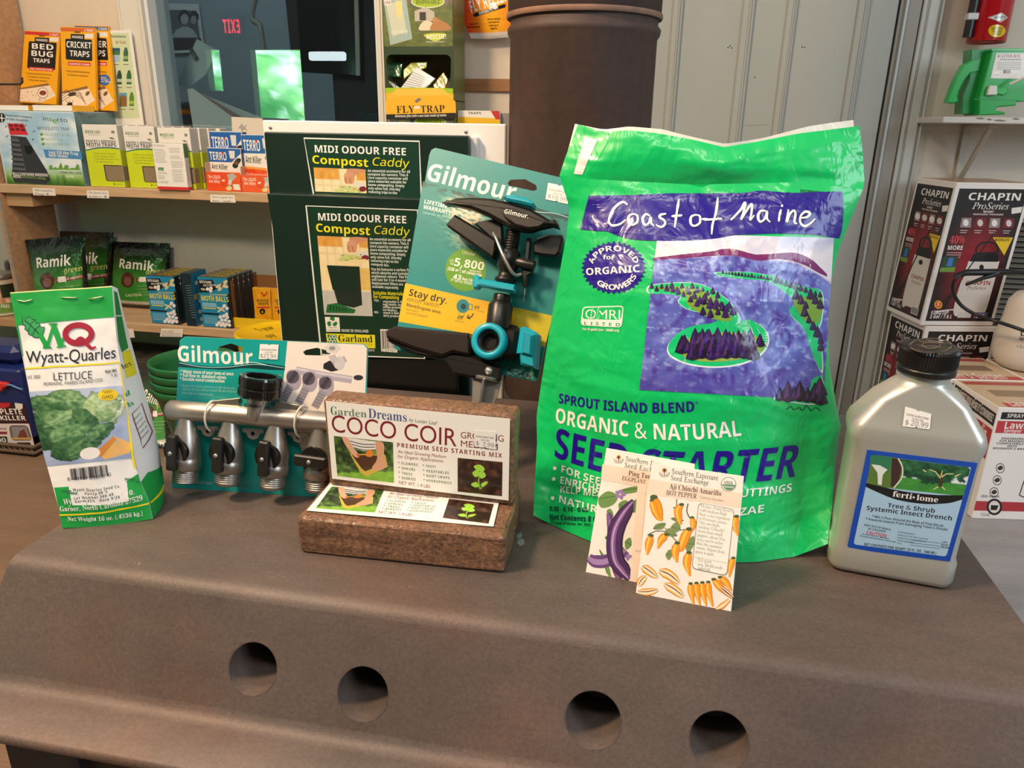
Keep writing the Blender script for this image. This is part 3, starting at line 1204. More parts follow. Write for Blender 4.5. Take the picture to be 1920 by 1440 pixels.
m.P(fc, [(1130, 870), (1299, 900), (1295, 929), (1127, 900)], PEACH)
emblem(m, fc, (1160, 861), .95)
m.T(fc, 'Southern Exposure', (1173, 864), (1262, 880), 9, '55503f', 'T', track=.03, shear=-.28)
m.T(fc, 'Seed Exchange', (1171, 876), (1248, 890), 9, '55503f', 'T', track=.03, shear=-.28)
m.T(fc, 'Ping Tung Long', (1178, 891), (1252, 904), 9, '4a3a34', 'S')
m.T(fc, 'EGGPLANT', (1166, 900), (1210, 908), 8, '5c4a42', 'S')
for leaf in ([(1122, 935), (1140, 921), (1158, 930), (1150, 946), (1128, 952)], [(1160, 920), (1190, 912), (1212, 914), (1195, 922), (1170, 926)], [(1160, 945), (1175, 938), (1180, 955), (1165, 965)], [(1134, 1008), (1142, 1004), (1143, 1016)], [(1172, 1015), (1182, 1008), (1184, 1022), (1174, 1030)], [(1124, 1030), (1131, 1052), (1138, 1075), (1146, 1082), (1138, 1050)], [(1184, 1052), (1196, 1050), (1205, 1080), (1192, 1076)], [(1138, 958), (1146, 955), (1150, 968), (1140, 985)]):
    m.P(fc, leaf, '6f9450', sm=True)
    m.Ln(fc, [leaf[0], leaf[2]], 1.2, '3f5e34')
for k in range(5):
    A = k * 1.256
    m.E(fc, (1163 + 6 * math.cos(A), 927 + 5 * math.sin(A)), 5, 3.6, '9a7cb4', rot=math.degrees(A), n=12)
m.E(fc, (1163, 927), 2, 2, 'e8d25a', n=8)
for k in range(4):
    m.E(fc, (1177 + 4 * math.cos(k * 1.57), 1043 + 4 * math.sin(k * 1.57)), 4, 3, '9a7cb4', rot=90 * k, n=10)


def veg(m, fc, spine, w, cols, tap):
    for k, (c, s, o) in enumerate(cols):
        sp = np.array(spine, float) + o
        m.Ln(fc, sp, w * s, c, sm=True, taper=tap)


VP = (.45, .85, 1, 1, 1, .95, .5)
veg(m, fc, [(1141, 962), (1147, 990), (1148, 1030), (1155, 1060), (1162, 1090)], 18, [('6a4377', 1, (0, 0)), ('8d629c', .4, (-2, 0))], VP)
veg(m, fc, [(1104, 1045), (1116, 1052), (1135, 1052), (1158, 1042), (1172, 1030)], 24, [('6a4377', 1, (0, 0)), ('a584b4', .45, (-1, 1))], (.6, 1, 1, .95, .7))
veg(m, fc, [(1190, 940), (1172, 962), (1157, 990), (1152, 1020), (1156, 1050), (1168, 1068), (1182, 1084)], 29, [('2e1a3c', 1.06, (0, 0)), ('4d2b60', .9, (-1, 0)), ('8a5f9e', .32, (-3, 0)), ('c3a6cf', .1, (-4, 1))], VP)
m.P(fc, [(1188, 940), (1200, 930), (1212, 924), (1200, 942), (1196, 958), (1188, 962)], '5f8a48')
m.P(fc, [(1196, 905), (1212, 908), (1196, 1105), (1180, 1100)], 'f6dfcd')
m.T(fc, 'Southern', (1191, 1034), (1212, 1037), 4, '77695c', 'R')
pk = m.build('seed_packet', PAPER, loc=tuple(o), label='eggplant seed packet with purple fruit, tucked behind the pepper packet', cat='seed packet', group='seed packets leaning on the green bag')

q2 = [(1222, 868), (1395, 893), (1371, 1147), (1192, 1112)]
m, fc, o = packet('', q2, .722, False)
m.P(fc, [(1217, 898), (1392, 925), (1389, 952), (1213, 926)], PEACH)
emblem(m, fc, (1246, 886), 1.05)
m.T(fc, 'Southern Exposure', (1260, 888), (1346, 901), 9.5, '55503f', 'T', track=.03, shear=-.28)
m.T(fc, 'Seed Exchange', (1258, 900), (1328, 910), 9.5, '55503f', 'T', track=.03, shear=-.28)
m.T(fc, 'Aji Chinchi Amarillo', (1255, 916), (1352, 930), 9.5, '43332e', 'S')
m.T(fc, 'HOT PEPPER', (1249, 928), (1306, 935), 9, '5c4a42', 'S')
m.T(fc, 'Capsicum baccatum', (1312, 934), (1356, 941), 5, '6b5a50', 'T')
m.E(fc, (1366, 908), 14.5, 13.5, '8a7a66')
m.E(fc, (1366, 908), 13.3, 12.3, 'f4efe6')
m.P(fc, [(1353, 908), (1379, 909), (1377, 915), (1371, 919), (1363, 919), (1356, 914)], '4e8a62')
m.T(fc, 'USDA', (1358, 907), (1374, 908), 5.5, '33402f')
m.T(fc, 'ORGANIC', (1355, 914), (1377, 915.5), 3.6, WHITE)
OR, OD, OL = 'f59a1c', 'd2741a', 'ffc85a'


def pepper(p, w, tap=(.55, 1, .95, .6, .2)):
    veg(m, fc, p, w, [(OD, 1.08, (0, 0)), (OR, .92, (-.3, 0)), (OL, .28, (-w * .15, 0))], tap)
    m.E(fc, p[0], w * .36, w * .22, '4a5a34', n=8)


m.Ln(fc, [(1269, 936), (1268, 950), (1262, 952)], 1.6, '4f5a3c', sm=True)
m.Ln(fc, [(1290, 944), (1288, 960), (1296, 975)], 2, '5a5a40', sm=True)
m.Ln(fc, [(1214, 1003), (1230, 996), (1250, 996), (1275, 994), (1300, 990)], 1.5, '4f4a3c', sm=True)
m.Ln(fc, [(1247, 990), (1262, 1008), (1272, 1018)], 1.6, '4f5a3c')
for leaf in ([(1225, 992), (1232, 982), (1248, 981), (1242, 992)], [(1258, 988), (1270, 978), (1276, 992), (1262, 1000)], [(1245, 1000), (1256, 990), (1270, 1004), (1258, 1006)], [(1248, 1040), (1256, 1030), (1262, 1038), (1254, 1050)], [(1286, 1020), (1300, 1005), (1302, 1020), (1290, 1036)], [(1258, 972), (1270, 970), (1282, 976), (1268, 978)]):
    m.P(fc, leaf, '7c8f58', sm=True)
    m.Ln(fc, [leaf[0], leaf[2]], 1.0, '4a5c3c')
for p, w in (([(1226, 932), (1230, 950), (1236, 968), (1242, 976)], 21), ([(1222, 938), (1228, 958), (1238, 974)], 12), ([(1278, 946), (1271, 958), (1274, 974), (1277, 984)], 14), ([(1221, 1004), (1216, 1022), (1214, 1040)], 14), ([(1250, 1002), (1240, 1012), (1234, 1028)], 14), ([(1298, 970), (1300, 985), (1294, 1000)], 11), ([(1292, 992), (1284, 1008), (1278, 1026), (1276, 1034)], 17), ([(1270, 1018), (1266, 1036), (1270, 1054)], 15), ([(1292, 1036), (1288, 1056), (1294, 1080)], 15), ([(1381, 968), (1378, 984), (1384, 1004)], 14), ([(1375, 1046), (1370, 1062), (1368, 1082)], 12)):
    pepper(p, w)
for p, w in (([(1204, 1062), (1216, 1070), (1233, 1083)], 15), ([(1236, 1070), (1255, 1078), (1274, 1094)], 17), ([(1246, 1095), (1264, 1105), (1282, 1120)], 16), ([(1196, 1110), (1215, 1110), (1234, 1106)], 13), ([(1197, 1098), (1203, 1088), (1212, 1080)], 13)):
    veg(m, fc, p, w, [(OD, 1.05, (0, 0)), (OL, .85, (0, 0)), ('f6e2cc', .55, (0, 0)), ('7a4a34', .14, (0, -1))], (.4, 1, 1, .9, .3))
for i in range(4):
    pepper([(1295 + i * 11, 1094 - i * 1), (1296 + i * 11, 1110), (1301 + i * 12, 1134 + i)], 12)
pepper([(1338, 1086), (1352, 1102), (1368, 1118)], 13)
pepper([(1350, 1082), (1362, 1092), (1372, 1108)], 12)
veg(m, fc, [(1352, 1102), (1362, 1110), (1374, 1120)], 12, [(OD, 1, (0, 0)), ('f6e2cc', .6, (0, 0)), ('4a342a', .2, (0, 0))], (.6, 1, .6))
veg(m, fc, [(1342, 1142), (1354, 1136), (1368, 1124)], 11, [(OD, 1, (0, 0)), (OL, .7, (0, 0)), ('f6e2cc', .3, (0, 0))], (.3, 1, .5))
box = [(1310, 942), (1377, 955), (1363, 1080), (1297, 1066)]
m.Rr(fc, box, 9, '8d8378')
b2 = [(1311, 943), (1376, 956), (1362, 1078.5), (1298.2, 1065)]
m.Rr(fc, b2, 9, 'f7efe5')
m.TL(fc, ['59 days. Fruity flavor,', 'with medium-high', 'heat: a key ingredient', 'in Peruvian cuisine.', 'This rare high-', 'yielding "Chinchi"', 'strain bears small', 'peppers, about 3 in.', 'long, much earlier', 'than the standard', 'variety. Ripens from', 'green to gold.'], (1313, 950.5), (1372, 961), 7.8, 5.4, '5a544c', 'T', dx=-.82, shear=-.28)
m.TL(fc, ['0.3 gram', 'avg. 36-60 seeds', '#46526'], (1309, 1052), (1334, 1056), 8.2, 5.4, '5a544c', 'T', dx=-.4, shear=-.28)
m.Ln(fc, [(1300, 1044), (1364, 1056)], .8, 'b5aa9c')
m.build('seed_packet', PAPER, loc=tuple(o), label='hot pepper seed packet with orange peppers, in front', cat='seed packet', group='seed packets leaning on the green bag')
# ================================================================== silver bottle
bl0, bl1 = onz(1556, 1072, ZT), onz(1783, 1114, ZT)
bx = unit((bl1 - bl0) * (1, 1, 0))
by = V3(-bx[1], bx[0], 0)                    # away from the camera
bw = np.linalg.norm(bl1 - bl0) / 2 + 0.003
bc = (bl0 + bl1) / 2 + by * 0.036
bottle = thing('insecticide_bottle', 'silver plastic bottle with a ribbed black cap and blue bordered label', 'bottle', tuple(bc * (1, 1, 0) + V3(0, 0, ZT)))


def rrect(hw, hd, r, z, n=6, ox=0):
    pts = []
    for (sx, sy, a0) in ((1, 1, 0), (-1, 1, 90), (-1, -1, 180), (1, -1, 270)):
        for k in range(n):
            A = R_(a0 + 90 * k / (n - 1))
            pts.append(bc * (1, 1, 0) + bx * (ox + sx * (hw - r) + r * math.cos(A)) + by * (sy * (hd - r) + r * math.sin(A)) + V3(0, 0, ZT + z))
    return np.array(pts)


hd = 0.034
SIL = 'bcbbb2'
m = MB()
L = [(.0005, bw - .008, hd - .007, .010), (.003, bw - .003, hd - .002, .012), (.009, bw, hd, .014), (.030, bw, hd, .014), (.036, bw - .002, hd - .0015, .014),
     (.130, bw - .0015, hd - .0015, .014), (.150, bw - .001, hd - .001, .014), (.158, bw + .001, hd + .0005, .014), (.166, bw + .0015, hd + .001, .014), (.174, bw - .001, hd - .001, .013), (.178, bw - .004, hd - .003, .012),
     (.200, bw * .70, hd * .78, .012), (.216, bw * .46, hd * .70, .018), (.2195, .0245, .0235, .023), (.222, .0235, .023, .0229), (.240, .0235, .0235, .0233)]
m.rings([rrect(w, d, r, z) for z, w, d, r in L], SIL, True, (True, True))
m.build('bottle_body', PEARL, bottle)
m = MB()
cc = bc * (1, 1, 0) + V3(0, 0, ZT)
n = 120
aa = np.arange(n) / n * 2 * math.pi
rib = np.where((np.arange(n) // 1) % 2 == 0, 1.0, .965)


def capring(r, z, ribbed):
    q = r * (rib if ribbed else 1)
    return np.stack([cc[0] + q * np.cos(aa), cc[1] + q * np.sin(aa), np.full(n, ZT + z)], -1)


m.rings([capring(*t) for t in ((.0265, .228, 0), (.0275, .229, 0), (.0275, .2335, 0), (.0268, .2345, 0), (.0268, .236, 0), (.0276, .2375, 1), (.0278, .252, 1), (.0268, .2545, 1), (.0255, .256, 0), (.021, .2563, 0), (.0205, .2555, 0))], '1a1715', True, (True, True), 0, False)
tp = Plane(cc + V3(0, 0, .2556), (0, 0, 1), tuple(by))
c = proj(cc + V3(0, 0, .2556))
for rx in (17, 38, 40):
    m.Ln(tp, [(c[0] + rx * math.cos(t), c[1] + rx * .34 * math.sin(t)) for t in np.linspace(0, 6.28, 40)], 1.6, '6b5a48', h=.0004)
m.TL(tp, ['PUSH DOWN', 'TURN TO OPEN'], (c[0] - 17, c[1] - 4), (c[0] + 15, c[1] - 3), 8, 4.5, '6b5a48', 'B', h=.0005)
m.build('cap', PLAS, bottle)
lf = Plane(bc * (1, 1, 0) - by * (hd - .0013) + V3(0, 0, ZT + .08), -by)
m = MB()
LQ = [(1626, 843), (1833, 868), (1781, 1052), (1588, 1028)]
BLU, LB = '1149b4', 'a9cbe6'
m.slab(lf, [p for p in LQ], 0.0, 0.0006, BLU)
m.h0 = .0006
m.Rr(lf, LQ, 8, BLU)
IQ = [(1636, 853), (1821, 876), (1774, 1043), (1600, 1020)]
m.Rr(lf, IQ, 6, LB)


def treepic(X, Y):
    n = fbm(X * 16, Y * 10, 4)
    c = mixc(rgb('e9f1f6'), rgb('d7e6ee'), Y)
    c = np.where((Y > .58)[..., None], mixc(rgb('2f7a35'), rgb('4fa53f'), n), c)
    crown = ((X - .62) / .44) ** 2 + ((Y - .15) / .50) ** 2 + (n - .5) * 1.2 < 1
    c = np.where(crown[..., None], mixc(rgb('123f28'), rgb('3d7f4c'), (n - .3) * 2), c)
    return c


m.pic(lf, [(1634, 853), (1820, 876), (1806, 930), (1626, 910)], 60, 26, treepic)
m.P(lf, [(1758, 912), (1764, 890), (1768, 890), (1766, 912)], '4a3220')
for p in ([(1763, 896), (1754, 884), (1742, 880)], [(1765, 894), (1774, 888), (1788, 888)], [(1764, 892), (1767, 882)], [(1759, 912), (1750, 917)], [(1766, 912), (1772, 918)], [(1736, 884), (1730, 880)], [(1790, 893), (1801, 888)]):
    m.Ln(lf, p, 2.6, 'd8cf8e', taper=(1, .6))
m.P(lf, spline([(1634, 853), (1684, 859), (1692, 876), (1690, 895), (1676, 914), (1640, 910), (1625, 907)], 5), '5a7a34')
m.P(lf, [(1672, 858), (1684, 860), (1690, 878), (1686, 898), (1676, 912), (1670, 912), (1671, 880)], '3f2b22')
m.P(lf, [(1635, 853), (1669, 857), (1671, 866), (1668, 878), (1660, 886), (1640, 872), (1633, 868)], '2f7a55', sm=True)
m.P(lf, [(1634, 870), (1650, 872), (1664, 880), (1660, 884), (1655, 890), (1653, 909), (1646, 908), (1645, 886)], 'dfe6e2')
m.Ln(lf, [(1684, 859), (1692, 876), (1690, 896), (1676, 914)], 2.4, 'e9e4da', sm=True)
m.P(lf, np.concatenate([spline([(1624, 905), (1690, 920), (1750, 927), (1806, 928)], 6), spline([(1804, 936), (1776, 943), (1730, 944), (1680, 936), (1640, 920), (1623, 912)], 6)]), '131214')
m.T(lf, 'ferti', (1673, 930), (1709, 935.5), 10.5, WHITE, 'S')
m.E(lf, (1713, 932), 2, 2, WHITE)
m.T(lf, 'lome', (1718, 937), (1758, 941.5), 10.5, WHITE, 'S')
m.T(lf, 'Tree & Shrub', (1664, 950.5), (1752, 961), 8, '1b1a20', 'B')
m.T(lf, 'Systemic Insect Drench', (1624.5, 955.5), (1784, 975.5), 8.2, '1b1a20', 'B')
m.T(lf, '• Mix & Pour Around the Base of Tree/Shrub', (1635, 969.5), (1768, 987.5), 4.5, '1b1a20', 'B')
m.T(lf, '• Prevents Insects From Damaging Trees & Shrubs', (1623, 974.5), (1776, 994.5), 4.6, '1b1a20', 'B')
m.T(lf, 'KEEP OUT OF REACH', (1620, 985), (1669, 994.5), 3.8, '1b1a20', 'B')
m.T(lf, 'OF CHILDREN', (1627, 992), (1660, 998), 3.6, '1b1a20', 'B')
m.T(lf, 'CAUTION', (1624, 1000), (1661, 1007), 6, 'c8202c', 'B')
m.TL(lf, ['See Back Panel For Additional', 'Precautionary Statements and First Aid'], (1616, 1001.5), (1666, 1010.5), 3.4, 2.6, '1b1a20', 'B', dx=-4)
m.TL(lf, ['ACTIVE INGREDIENTS', 'Imidacloprid, 1-[(6-Chloro-3-pyridinyl)', 'methyl]-N-nitro-2-imidazolidinimine', 'OTHER INGREDIENTS', 'TOTAL'], (1683, 998), (1715, 1003), 5.2, 3, '1b1a20', 'R', dx=-.5)
for y in (0, 5.5, 10):
    m.Ln(lf, [(1706, 1011 + y), (1763, 1018 + y)], .8, '3b4a55')
m.TL(lf, ['1.47%', '98.53%', '100.00%'], (1765, 1017), (1776, 1018.5), 4.6, 3.4, '1b1a20', 'B', dx=-1)
m.T(lf, 'NET CONTENTS ONE QUART (32 FL. OZ. / 946 ML)', (1620, 1022), (1755, 1039), 5, '1b1a20', 'B')
m.build('front_label', CARD, bottle, label='blue bordered front label')
# shoulder plane for the sticker
sp0 = bc * (1, 1, 0) - by * (hd - .003) + V3(0, 0, ZT + .178)
sp1 = bc * (1, 1, 0) - by * (hd * .78) + V3(0, 0, ZT + .200)
sf = Plane(sp0, np.cross(bx, sp1 - sp0))
sticker(sf, [(1697, 762), (1746, 776), (1743, 805), (1692, 799)], bottle, '$ 20.99')

# ================================================================== coco coir bricks
def brick(o, a, b, c, name_label, wrap):
    t = thing('coir_brick', name_label, 'coir brick', tuple(o + (a + b) / 2), 'coco coir bricks')
    m = MB()
    # rough block: chamfered, subdivided, jittered
    nx, ny, nz = 44, 12, 12
    E = [np.asarray(v, float) for v in (a, b, c)]
    bm = bmesh.new()
    bmesh.ops.create_cube(bm, size=1.0)
    bmesh.ops.bevel(bm, geom=list(bm.edges), offset=.06, segments=3, profile=.6, affect='EDGES')
    bmesh.ops.triangulate(bm, faces=[f for f in bm.faces if len(f.verts) > 4])
    bmesh.ops.subdivide_edges(bm, edges=list(bm.edges), cuts=3, use_grid_fill=True)
    V = np.array([v.co[:] for v in bm.verts])
    fcs = [[v.index for v in f.verts] for f in bm.faces]
    bm.free()
    ls = [np.linalg.norm(e) for e in E]
    # even out the chamfer in metres
    sgn, av = np.sign(V), np.abs(V)
    for i in range(3):
        d = (0.5 - av[:, i]) * 1.0
        av[:, i] = np.where(av[:, i] > .44, .5 - d / .06 * (.007 / ls[i]), av[:, i] * (0.5 - .007 / ls[i]) / .44)
    V = sgn * av
    P = o + (V[:, :1] + .5) * E[0] + (V[:, 1:2] + .5) * E[1] + (V[:, 2:] + .5) * E[2]
    j = np.stack([fbm(P[:, 0] * 90 + k * 9, P[:, 1] * 90 + P[:, 2] * 120 + k, 3) - .5 for k in range(3)], -1)
    P = P + j * .0035 * np.clip((P[:, 2:3] - o[2]) * 200 + .2, 0, 1)
    P[:, 2] = np.maximum(P[:, 2], o[2] + .0003)
    m.add(P, fcs, '7d573d', 0, False)
    m.build('brick', COIR, t)
    return t


o1 = onz(561, 1037, ZT)
o2 = onz(946, 1077, ZT)
ca = o2 - o1
ca[2] = 0
cb = unit(V3(-ca[1], ca[0], 0)) * .118
hb = .046
lo = brick(o1, ca, cb, V3(0, 0, hb), 'coir brick lying flat on the stove at the bottom of the two', 0)
z1 = ZT + hb + .0006
u1, u2 = onz(616, 912, z1), onz(962, 950, z1)
ua_ = u2 - u1
ua_[2] = 0
ud = unit(V3(-ua_[1], ua_[0], 0))
top1 = ony(597, 747, u1[1])
hu = top1[2] - z1
up = brick(u1, ua_, ud * .035, V3(0, 0, hu), 'coir brick standing on edge on top of the flat one', 0)


def coir_photo(m, fc, c4):
    def f(X, Y):
        n = fbm(X * 14, Y * 12, 4)
        c = mixc(rgb('1d2f18'), rgb('6f9a45'), (n - .3) * 2)
        return np.where((Y > .72 + .2 * (1 - X))[..., None], mixc(rgb('5f9a2c'), rgb('9cc84a'), n), c)
    m.pic(fc, c4, 40, 32, f)
    q = lambda u, v: bil(c4, u, v)
    m.P(fc, [q(.18, .0), q(.72, .03), q(.70, .22), q(.5, .30), q(.28, .24)], 'e4dfd8')
    for v in (.08, .15, .22):
        m.Ln(fc, [q(.25, v), q(.48, v + .05), q(.69, v + .02)], 1.6, '3b4052', sm=True)
    m.P(fc, [q(.25, .40), q(.86, .33), q(.90, .62), q(.52, .92), q(.42, .85)], 'c9b04a')
    m.P(fc, [q(.28, .42), q(.82, .36), q(.84, .56), q(.50, .80), q(.44, .74)], '4b2c1c')
    m.P(fc, [q(.14, .03), q(.24, .02), q(.34, .28), q(.42, .42), q(.36, .48), q(.26, .36)], 'd9a585', sm=True)
    m.P(fc, [q(.70, .05), q(.84, .06), q(.84, .38), q(.88, .6), q(.74, .74), q(.62, .70), q(.72, .44)], 'd39c7c', sm=True)
    m.P(fc, [q(.58, .24), q(.66, .30), q(.62, .42), q(.52, .40)], 'd9822f', sm=True)
    m.P(fc, [q(.36, .38), q(.44, .40), q(.40, .48)], 'c0552c')


def sprout(m, fc, c4):
    m.pic(fc, c4, 26, 24, lambda X, Y: mixc(rgb('22120c'), rgb('7a4a32'), (fbm(X * 12, Y * 10, 4) - .35) * 1.8))
    q = lambda u, v: bil(c4, u, v)
    m.Ln(fc, [q(.50, .86), q(.47, .6), q(.50, .42)], 2.6, '7fb04a', sm=True)
    m.Ln(fc, [q(.52, .86), q(.56, .7)], 2, '7fb04a')
    for p in ([q(.33, .40), q(.44, .30), q(.50, .42), q(.40, .52)], [q(.46, .38), q(.58, .34), q(.63, .46), q(.52, .54)], [q(.36, .20), q(.50, .14), q(.60, .24), q(.56, .34), q(.42, .30)], [q(.30, .74), q(.42, .66), q(.48, .78), q(.38, .82)], [q(.52, .72), q(.62, .62), q(.68, .64), q(.58, .78)]):
        m.P(fc, p, 'a3d84a', sm=True)


uf = Plane(u1, -ud)
m = MB()
UQ = [(612, 751), (957, 784), (954, 937), (624, 896)]
m.slab(uf, UQ, .0016, .0020, 'f2ede5')
m.h0 = .0019
MAR = '7c1f2b'
m.T(uf, 'G', (622, 776), (634, 777), 15, '2f6a45', 'S')
m.T(uf, 'arden', (635, 777), (689, 782), 13.5, '6f8a78', 'S')
m.T(uf, 'Dreams', (692, 782), (764, 790), 17, '4b5f93', 'S')
m.T(uf, 'by Luster Leaf', (768, 789), (821, 796), 7, '5a6a5f', 'G', shear=.2)
m.T(uf, 'COCO COIR', (624, 808), (857, 836), 31, MAR, 'G')
m.T(uf, 'GROWING', (865, 820), (945, 827), 11.5, MAR, 'G')
m.T(uf, 'MEDIUM', (865, 836), (934, 843), 11.5, MAR, 'G')
m.T(uf, 'PREMIUM SEED STARTING MIX', (746, 837), (942, 857), 8, MAR, 'B', track=.08)
m.T(uf, 'An Ideal Growing Medium', (747, 848), (837, 858), 6, MAR, 'G', shear=.15)
m.T(uf, 'for Organic Applications:', (747, 857), (833, 866), 6, MAR, 'G', shear=.15)
for i, (l, r) in enumerate((('FLOWERS', 'FRUIT'), ('SHRUBS', 'VEGETABLES'), ('TREES', 'ROOT CROPS'), ('BERRIES', 'HYDROPONICS'))):
    y = 869 + i * 9.1
    xl = {'FLOWERS': 32, 'SHRUBS': 27, 'TREES': 21, 'BERRIES': 27}[l]
    m.T(uf, '• ' + l, (748 + i * .4, y), (752 + xl + i * .4, y + 3.6), 4.7, '3f6a4c', 'B', track=.08)
    xr = {'FRUIT': 24, 'VEGETABLES': 48, 'ROOT CROPS': 49, 'HYDROPONICS': 52}[r]
    m.T(uf, '• ' + r, (794 + i * .4, y + 5), (794 + xr + i * .4, y + 5 + xr * .1), 4.7, '3f6a4c', 'B', track=.08)
m.T(uf, 'NET WT. 1.4 LBS', (749, 906), (807, 914), 6, MAR, 'G')
coir_photo(m, uf, [(627, 816), (738, 828), (740, 904), (634, 891)])
sprout(m, uf, [(859, 857), (943, 865), (942, 929), (859, 920)])
m.build('paper_label', CARD, up, label='white printed paper label')
sticker(Plane(u1 - ud * .0021, -ud), [(889, 806), (930, 809), (929, 842), (890, 836)], up, '$  7.99')
m = MB()
lt = Plane(o1 + V3(0, 0, hb), (0, 0, 1), tuple(unit(cb)))
LQ2 = [(628, 905), (942, 938), (926, 992), (566, 962)]
m.slab(lt, [(620, 908), (640, 905), (938, 934), (925, 990), (575, 960)], .0016, .0020, 'f2ede5')
m.h0 = .0019
coir_photo(m, lt, [(622, 915), (720, 922), (703, 964), (592, 956)])
sprout(m, lt, [(842, 938), (926, 948), (916, 985), (830, 974)])
m.T(lt, 'An Ideal Growing Medium', (729, 930), (821, 938), 5, MAR, 'G', shear=.15)
m.T(lt, 'for Organic Applications:', (726, 936), (814, 944), 5, MAR, 'G', shear=.15)
for i, (l, r) in enumerate((('FLOWERS', 'FRUIT'), ('SHRUBS', 'VEGETABLES'), ('TREES', 'ROOT CROPS'), ('BERRIES', 'HYDROPONICS'))):
    m.T(lt, '• ' + l, (724 - i * 3, 943 + i * 5), (760 - i * 3 - (i % 3) * 3, 946 + i * 5), 3.4, '3f6a4c', 'B', track=.08)
    m.T(lt, '• ' + r, (771 - i * 3, 947 + i * 5), (797 - i * 3 + (22 if i else 0), 949.5 + i * 5), 3.4, '3f6a4c', 'B', track=.08)
m.T(lt, 'NET WT. 1.4 LBS', (708, 965), (772, 971), 5, MAR, 'G')
m.build('paper_label', CARD, lo, label='white printed paper label')

# ================================================================== lettuce seed bag
c0, c1 = onz(117, 990, ZT + .001), onz(286, 973, ZT + .001)
c2 = onz(303, 921, ZT + .001)
hdir = unit(V3(*(c1 - c0)[:2], 0))
back = V3(-hdir[1], hdir[0], 0)
pt = c0 + back * .052 + V3(0, 0, .27)
LF = Plane(c0, np.cross(c1 - c0, pt - c0))
lp = lambda pts: [LF.at(x, y) for x, y in pts]
lb = lp([(117, 990), (200, 985), (286, 973)])
lt_ = lp([(19, 548), (80, 544), (150, 540), (210, 536)])
ll = [lb[0]] + lp([(112, 960), (100, 915), (84, 860), (66, 790), (52, 720), (38, 650), (27, 590)]) + [lt_[0]]
lr = [lb[-1]] + lp([(279, 940), (262, 900), (252, 860), (243, 800), (233, 730), (221, 650), (214, 590)]) + [lt_[-1]]
lettF = Patch(lb, lt_, ll, lr, lambda u, v: .008 * np.sin(math.pi * u) * np.interp(v, [0, .1, .5, .85, .93, 1], [.2, .8, 1, .3, .0, .0]) + .003 * (fbm(u * 6, v * 10, 2) - .5) * np.clip(v * 8, 0, 1), tuple(-back))
lett = thing('seed_bag', 'white and green paper bag of lettuce seed with stapled top', 'bag', tuple((c0 + c2) / 2 * (1, 1, 0) + V3(0, 0, ZT)))
m = MB()
WB = 'f1ede8'
m.grid(lettF, 40, 70, WB)
GR = '17a043'
# side gusset and back
sb = [lr[0], c2 + V3(0, 0, 0)]
s_out = [c2] + [ony(x, y, yy) for x, y, yy in ((306, 905, c2[1]), (300, 850, .765), (284, 780, .772), (262, 700, .778), (240, 620, .782))] + [lt_[-1] + V3(.002, .006, -.004)]
sideF = Patch(sb, [lt_[-1], s_out[-1]], lr, s_out, lambda u, v: .006 * np.sin(math.pi * u) * (1 - v), tuple(hdir))
m.grid(sideF, 8, 40, WB)
bk0 = c0 + (c2 - c1)
bkL = [bk0, bk0 * .5 + lt_[0] * .5 + back * .02, lt_[0] + V3(-.001, .006, -.003)]
m.grid(Patch([c2, bk0], [s_out[-1], bkL[-1]], s_out, bkL), 10, 20, WB)
m.grid(Patch([bk0, c0], [bkL[-1], lt_[0]], bkL, ll), 6, 20, WB)
# print, front
m.P(lettF, [(19, 549), (80, 545), (150, 541), (211, 537), (217, 594), (120, 602), (28, 610)], GR)
m.P(lettF, [(28, 610), (34, 609), (44, 668), (39, 668)], GR)
m.Ln(lettF, [(20, 549), (80, 545), (150, 541), (210, 537)], 2.5, 'e9efa0')
LEAF = [(42, 595), (50, 598), (55, 593), (61, 599), (66, 599), (68, 606), (74, 606), (76, 613), (84, 613), (82, 622), (79, 631), (70, 633), (63, 632), (60, 628), (54, 627), (53, 620), (47, 618), (48, 611), (43, 608)]
m.P(lettF, LEAF, '35a35c')
m.Ln(lettF, [(46, 600), (60, 612), (74, 628), (84, 652)], 1.8, '14301f', sm=True)
for p in ([(56, 609), (66, 600)], [(58, 611), (52, 622)], [(66, 618), (76, 610)], [(66, 618), (62, 628)]):
    m.Ln(lettF, p, 1.1, '14301f')
m.Ln(lettF, LEAF, 1.2, '14301f', True)
for p_, w_ in (([(75, 626), (89, 651)], 9), ([(89, 651), (101, 610)], 6), ([(100, 609), (115, 649)], 10.5), ([(114, 649), (125, 620)], 5), ([(92, 608), (108, 607)], 3), ([(81, 652), (97, 651)], 3), ([(107, 651), (124, 648)], 3)):
    m.Ln(lettF, p_, w_, GR)
m.Ln(lettF, [(147.5 + 24.5 * math.cos(t), 626.5 + 17 * math.sin(t)) for t in np.linspace(0, 2 * math.pi, 37)[:-1]], 11, 'a51f38', True)
m.Ln(lettF, [(141, 640), (152, 634), (162, 644), (172, 653), (180, 650)], 7, 'a51f38', sm=True, taper=(.6, 1, 1, .4))
BK = '22202a'
m.k = 3
m.T(lettF, 'Wyatt-Quarles', (50, 680), (217, 671), 22, BK, 'G')
m.Ln(lettF, [(40, 691), (100, 687), (160, 684), (223, 679)], 3, 'f0d81c')
m.P(lettF, [(40, 694), (46, 693), (56, 748), (50, 750)], 'f0d81c')
m.P(lettF, [(223, 678), (230, 678), (249, 800), (264, 876), (252, 878), (242, 820), (237, 770)], 'f0d81c', h=.0011)
m.T(lettF, 'VS 380', (52, 711), (76, 709), 6.5, '4a4850', 'R')
m.T(lettF, 'LETTUCE', (101, 713), (173, 709), 14, '2e2c36', 'R')
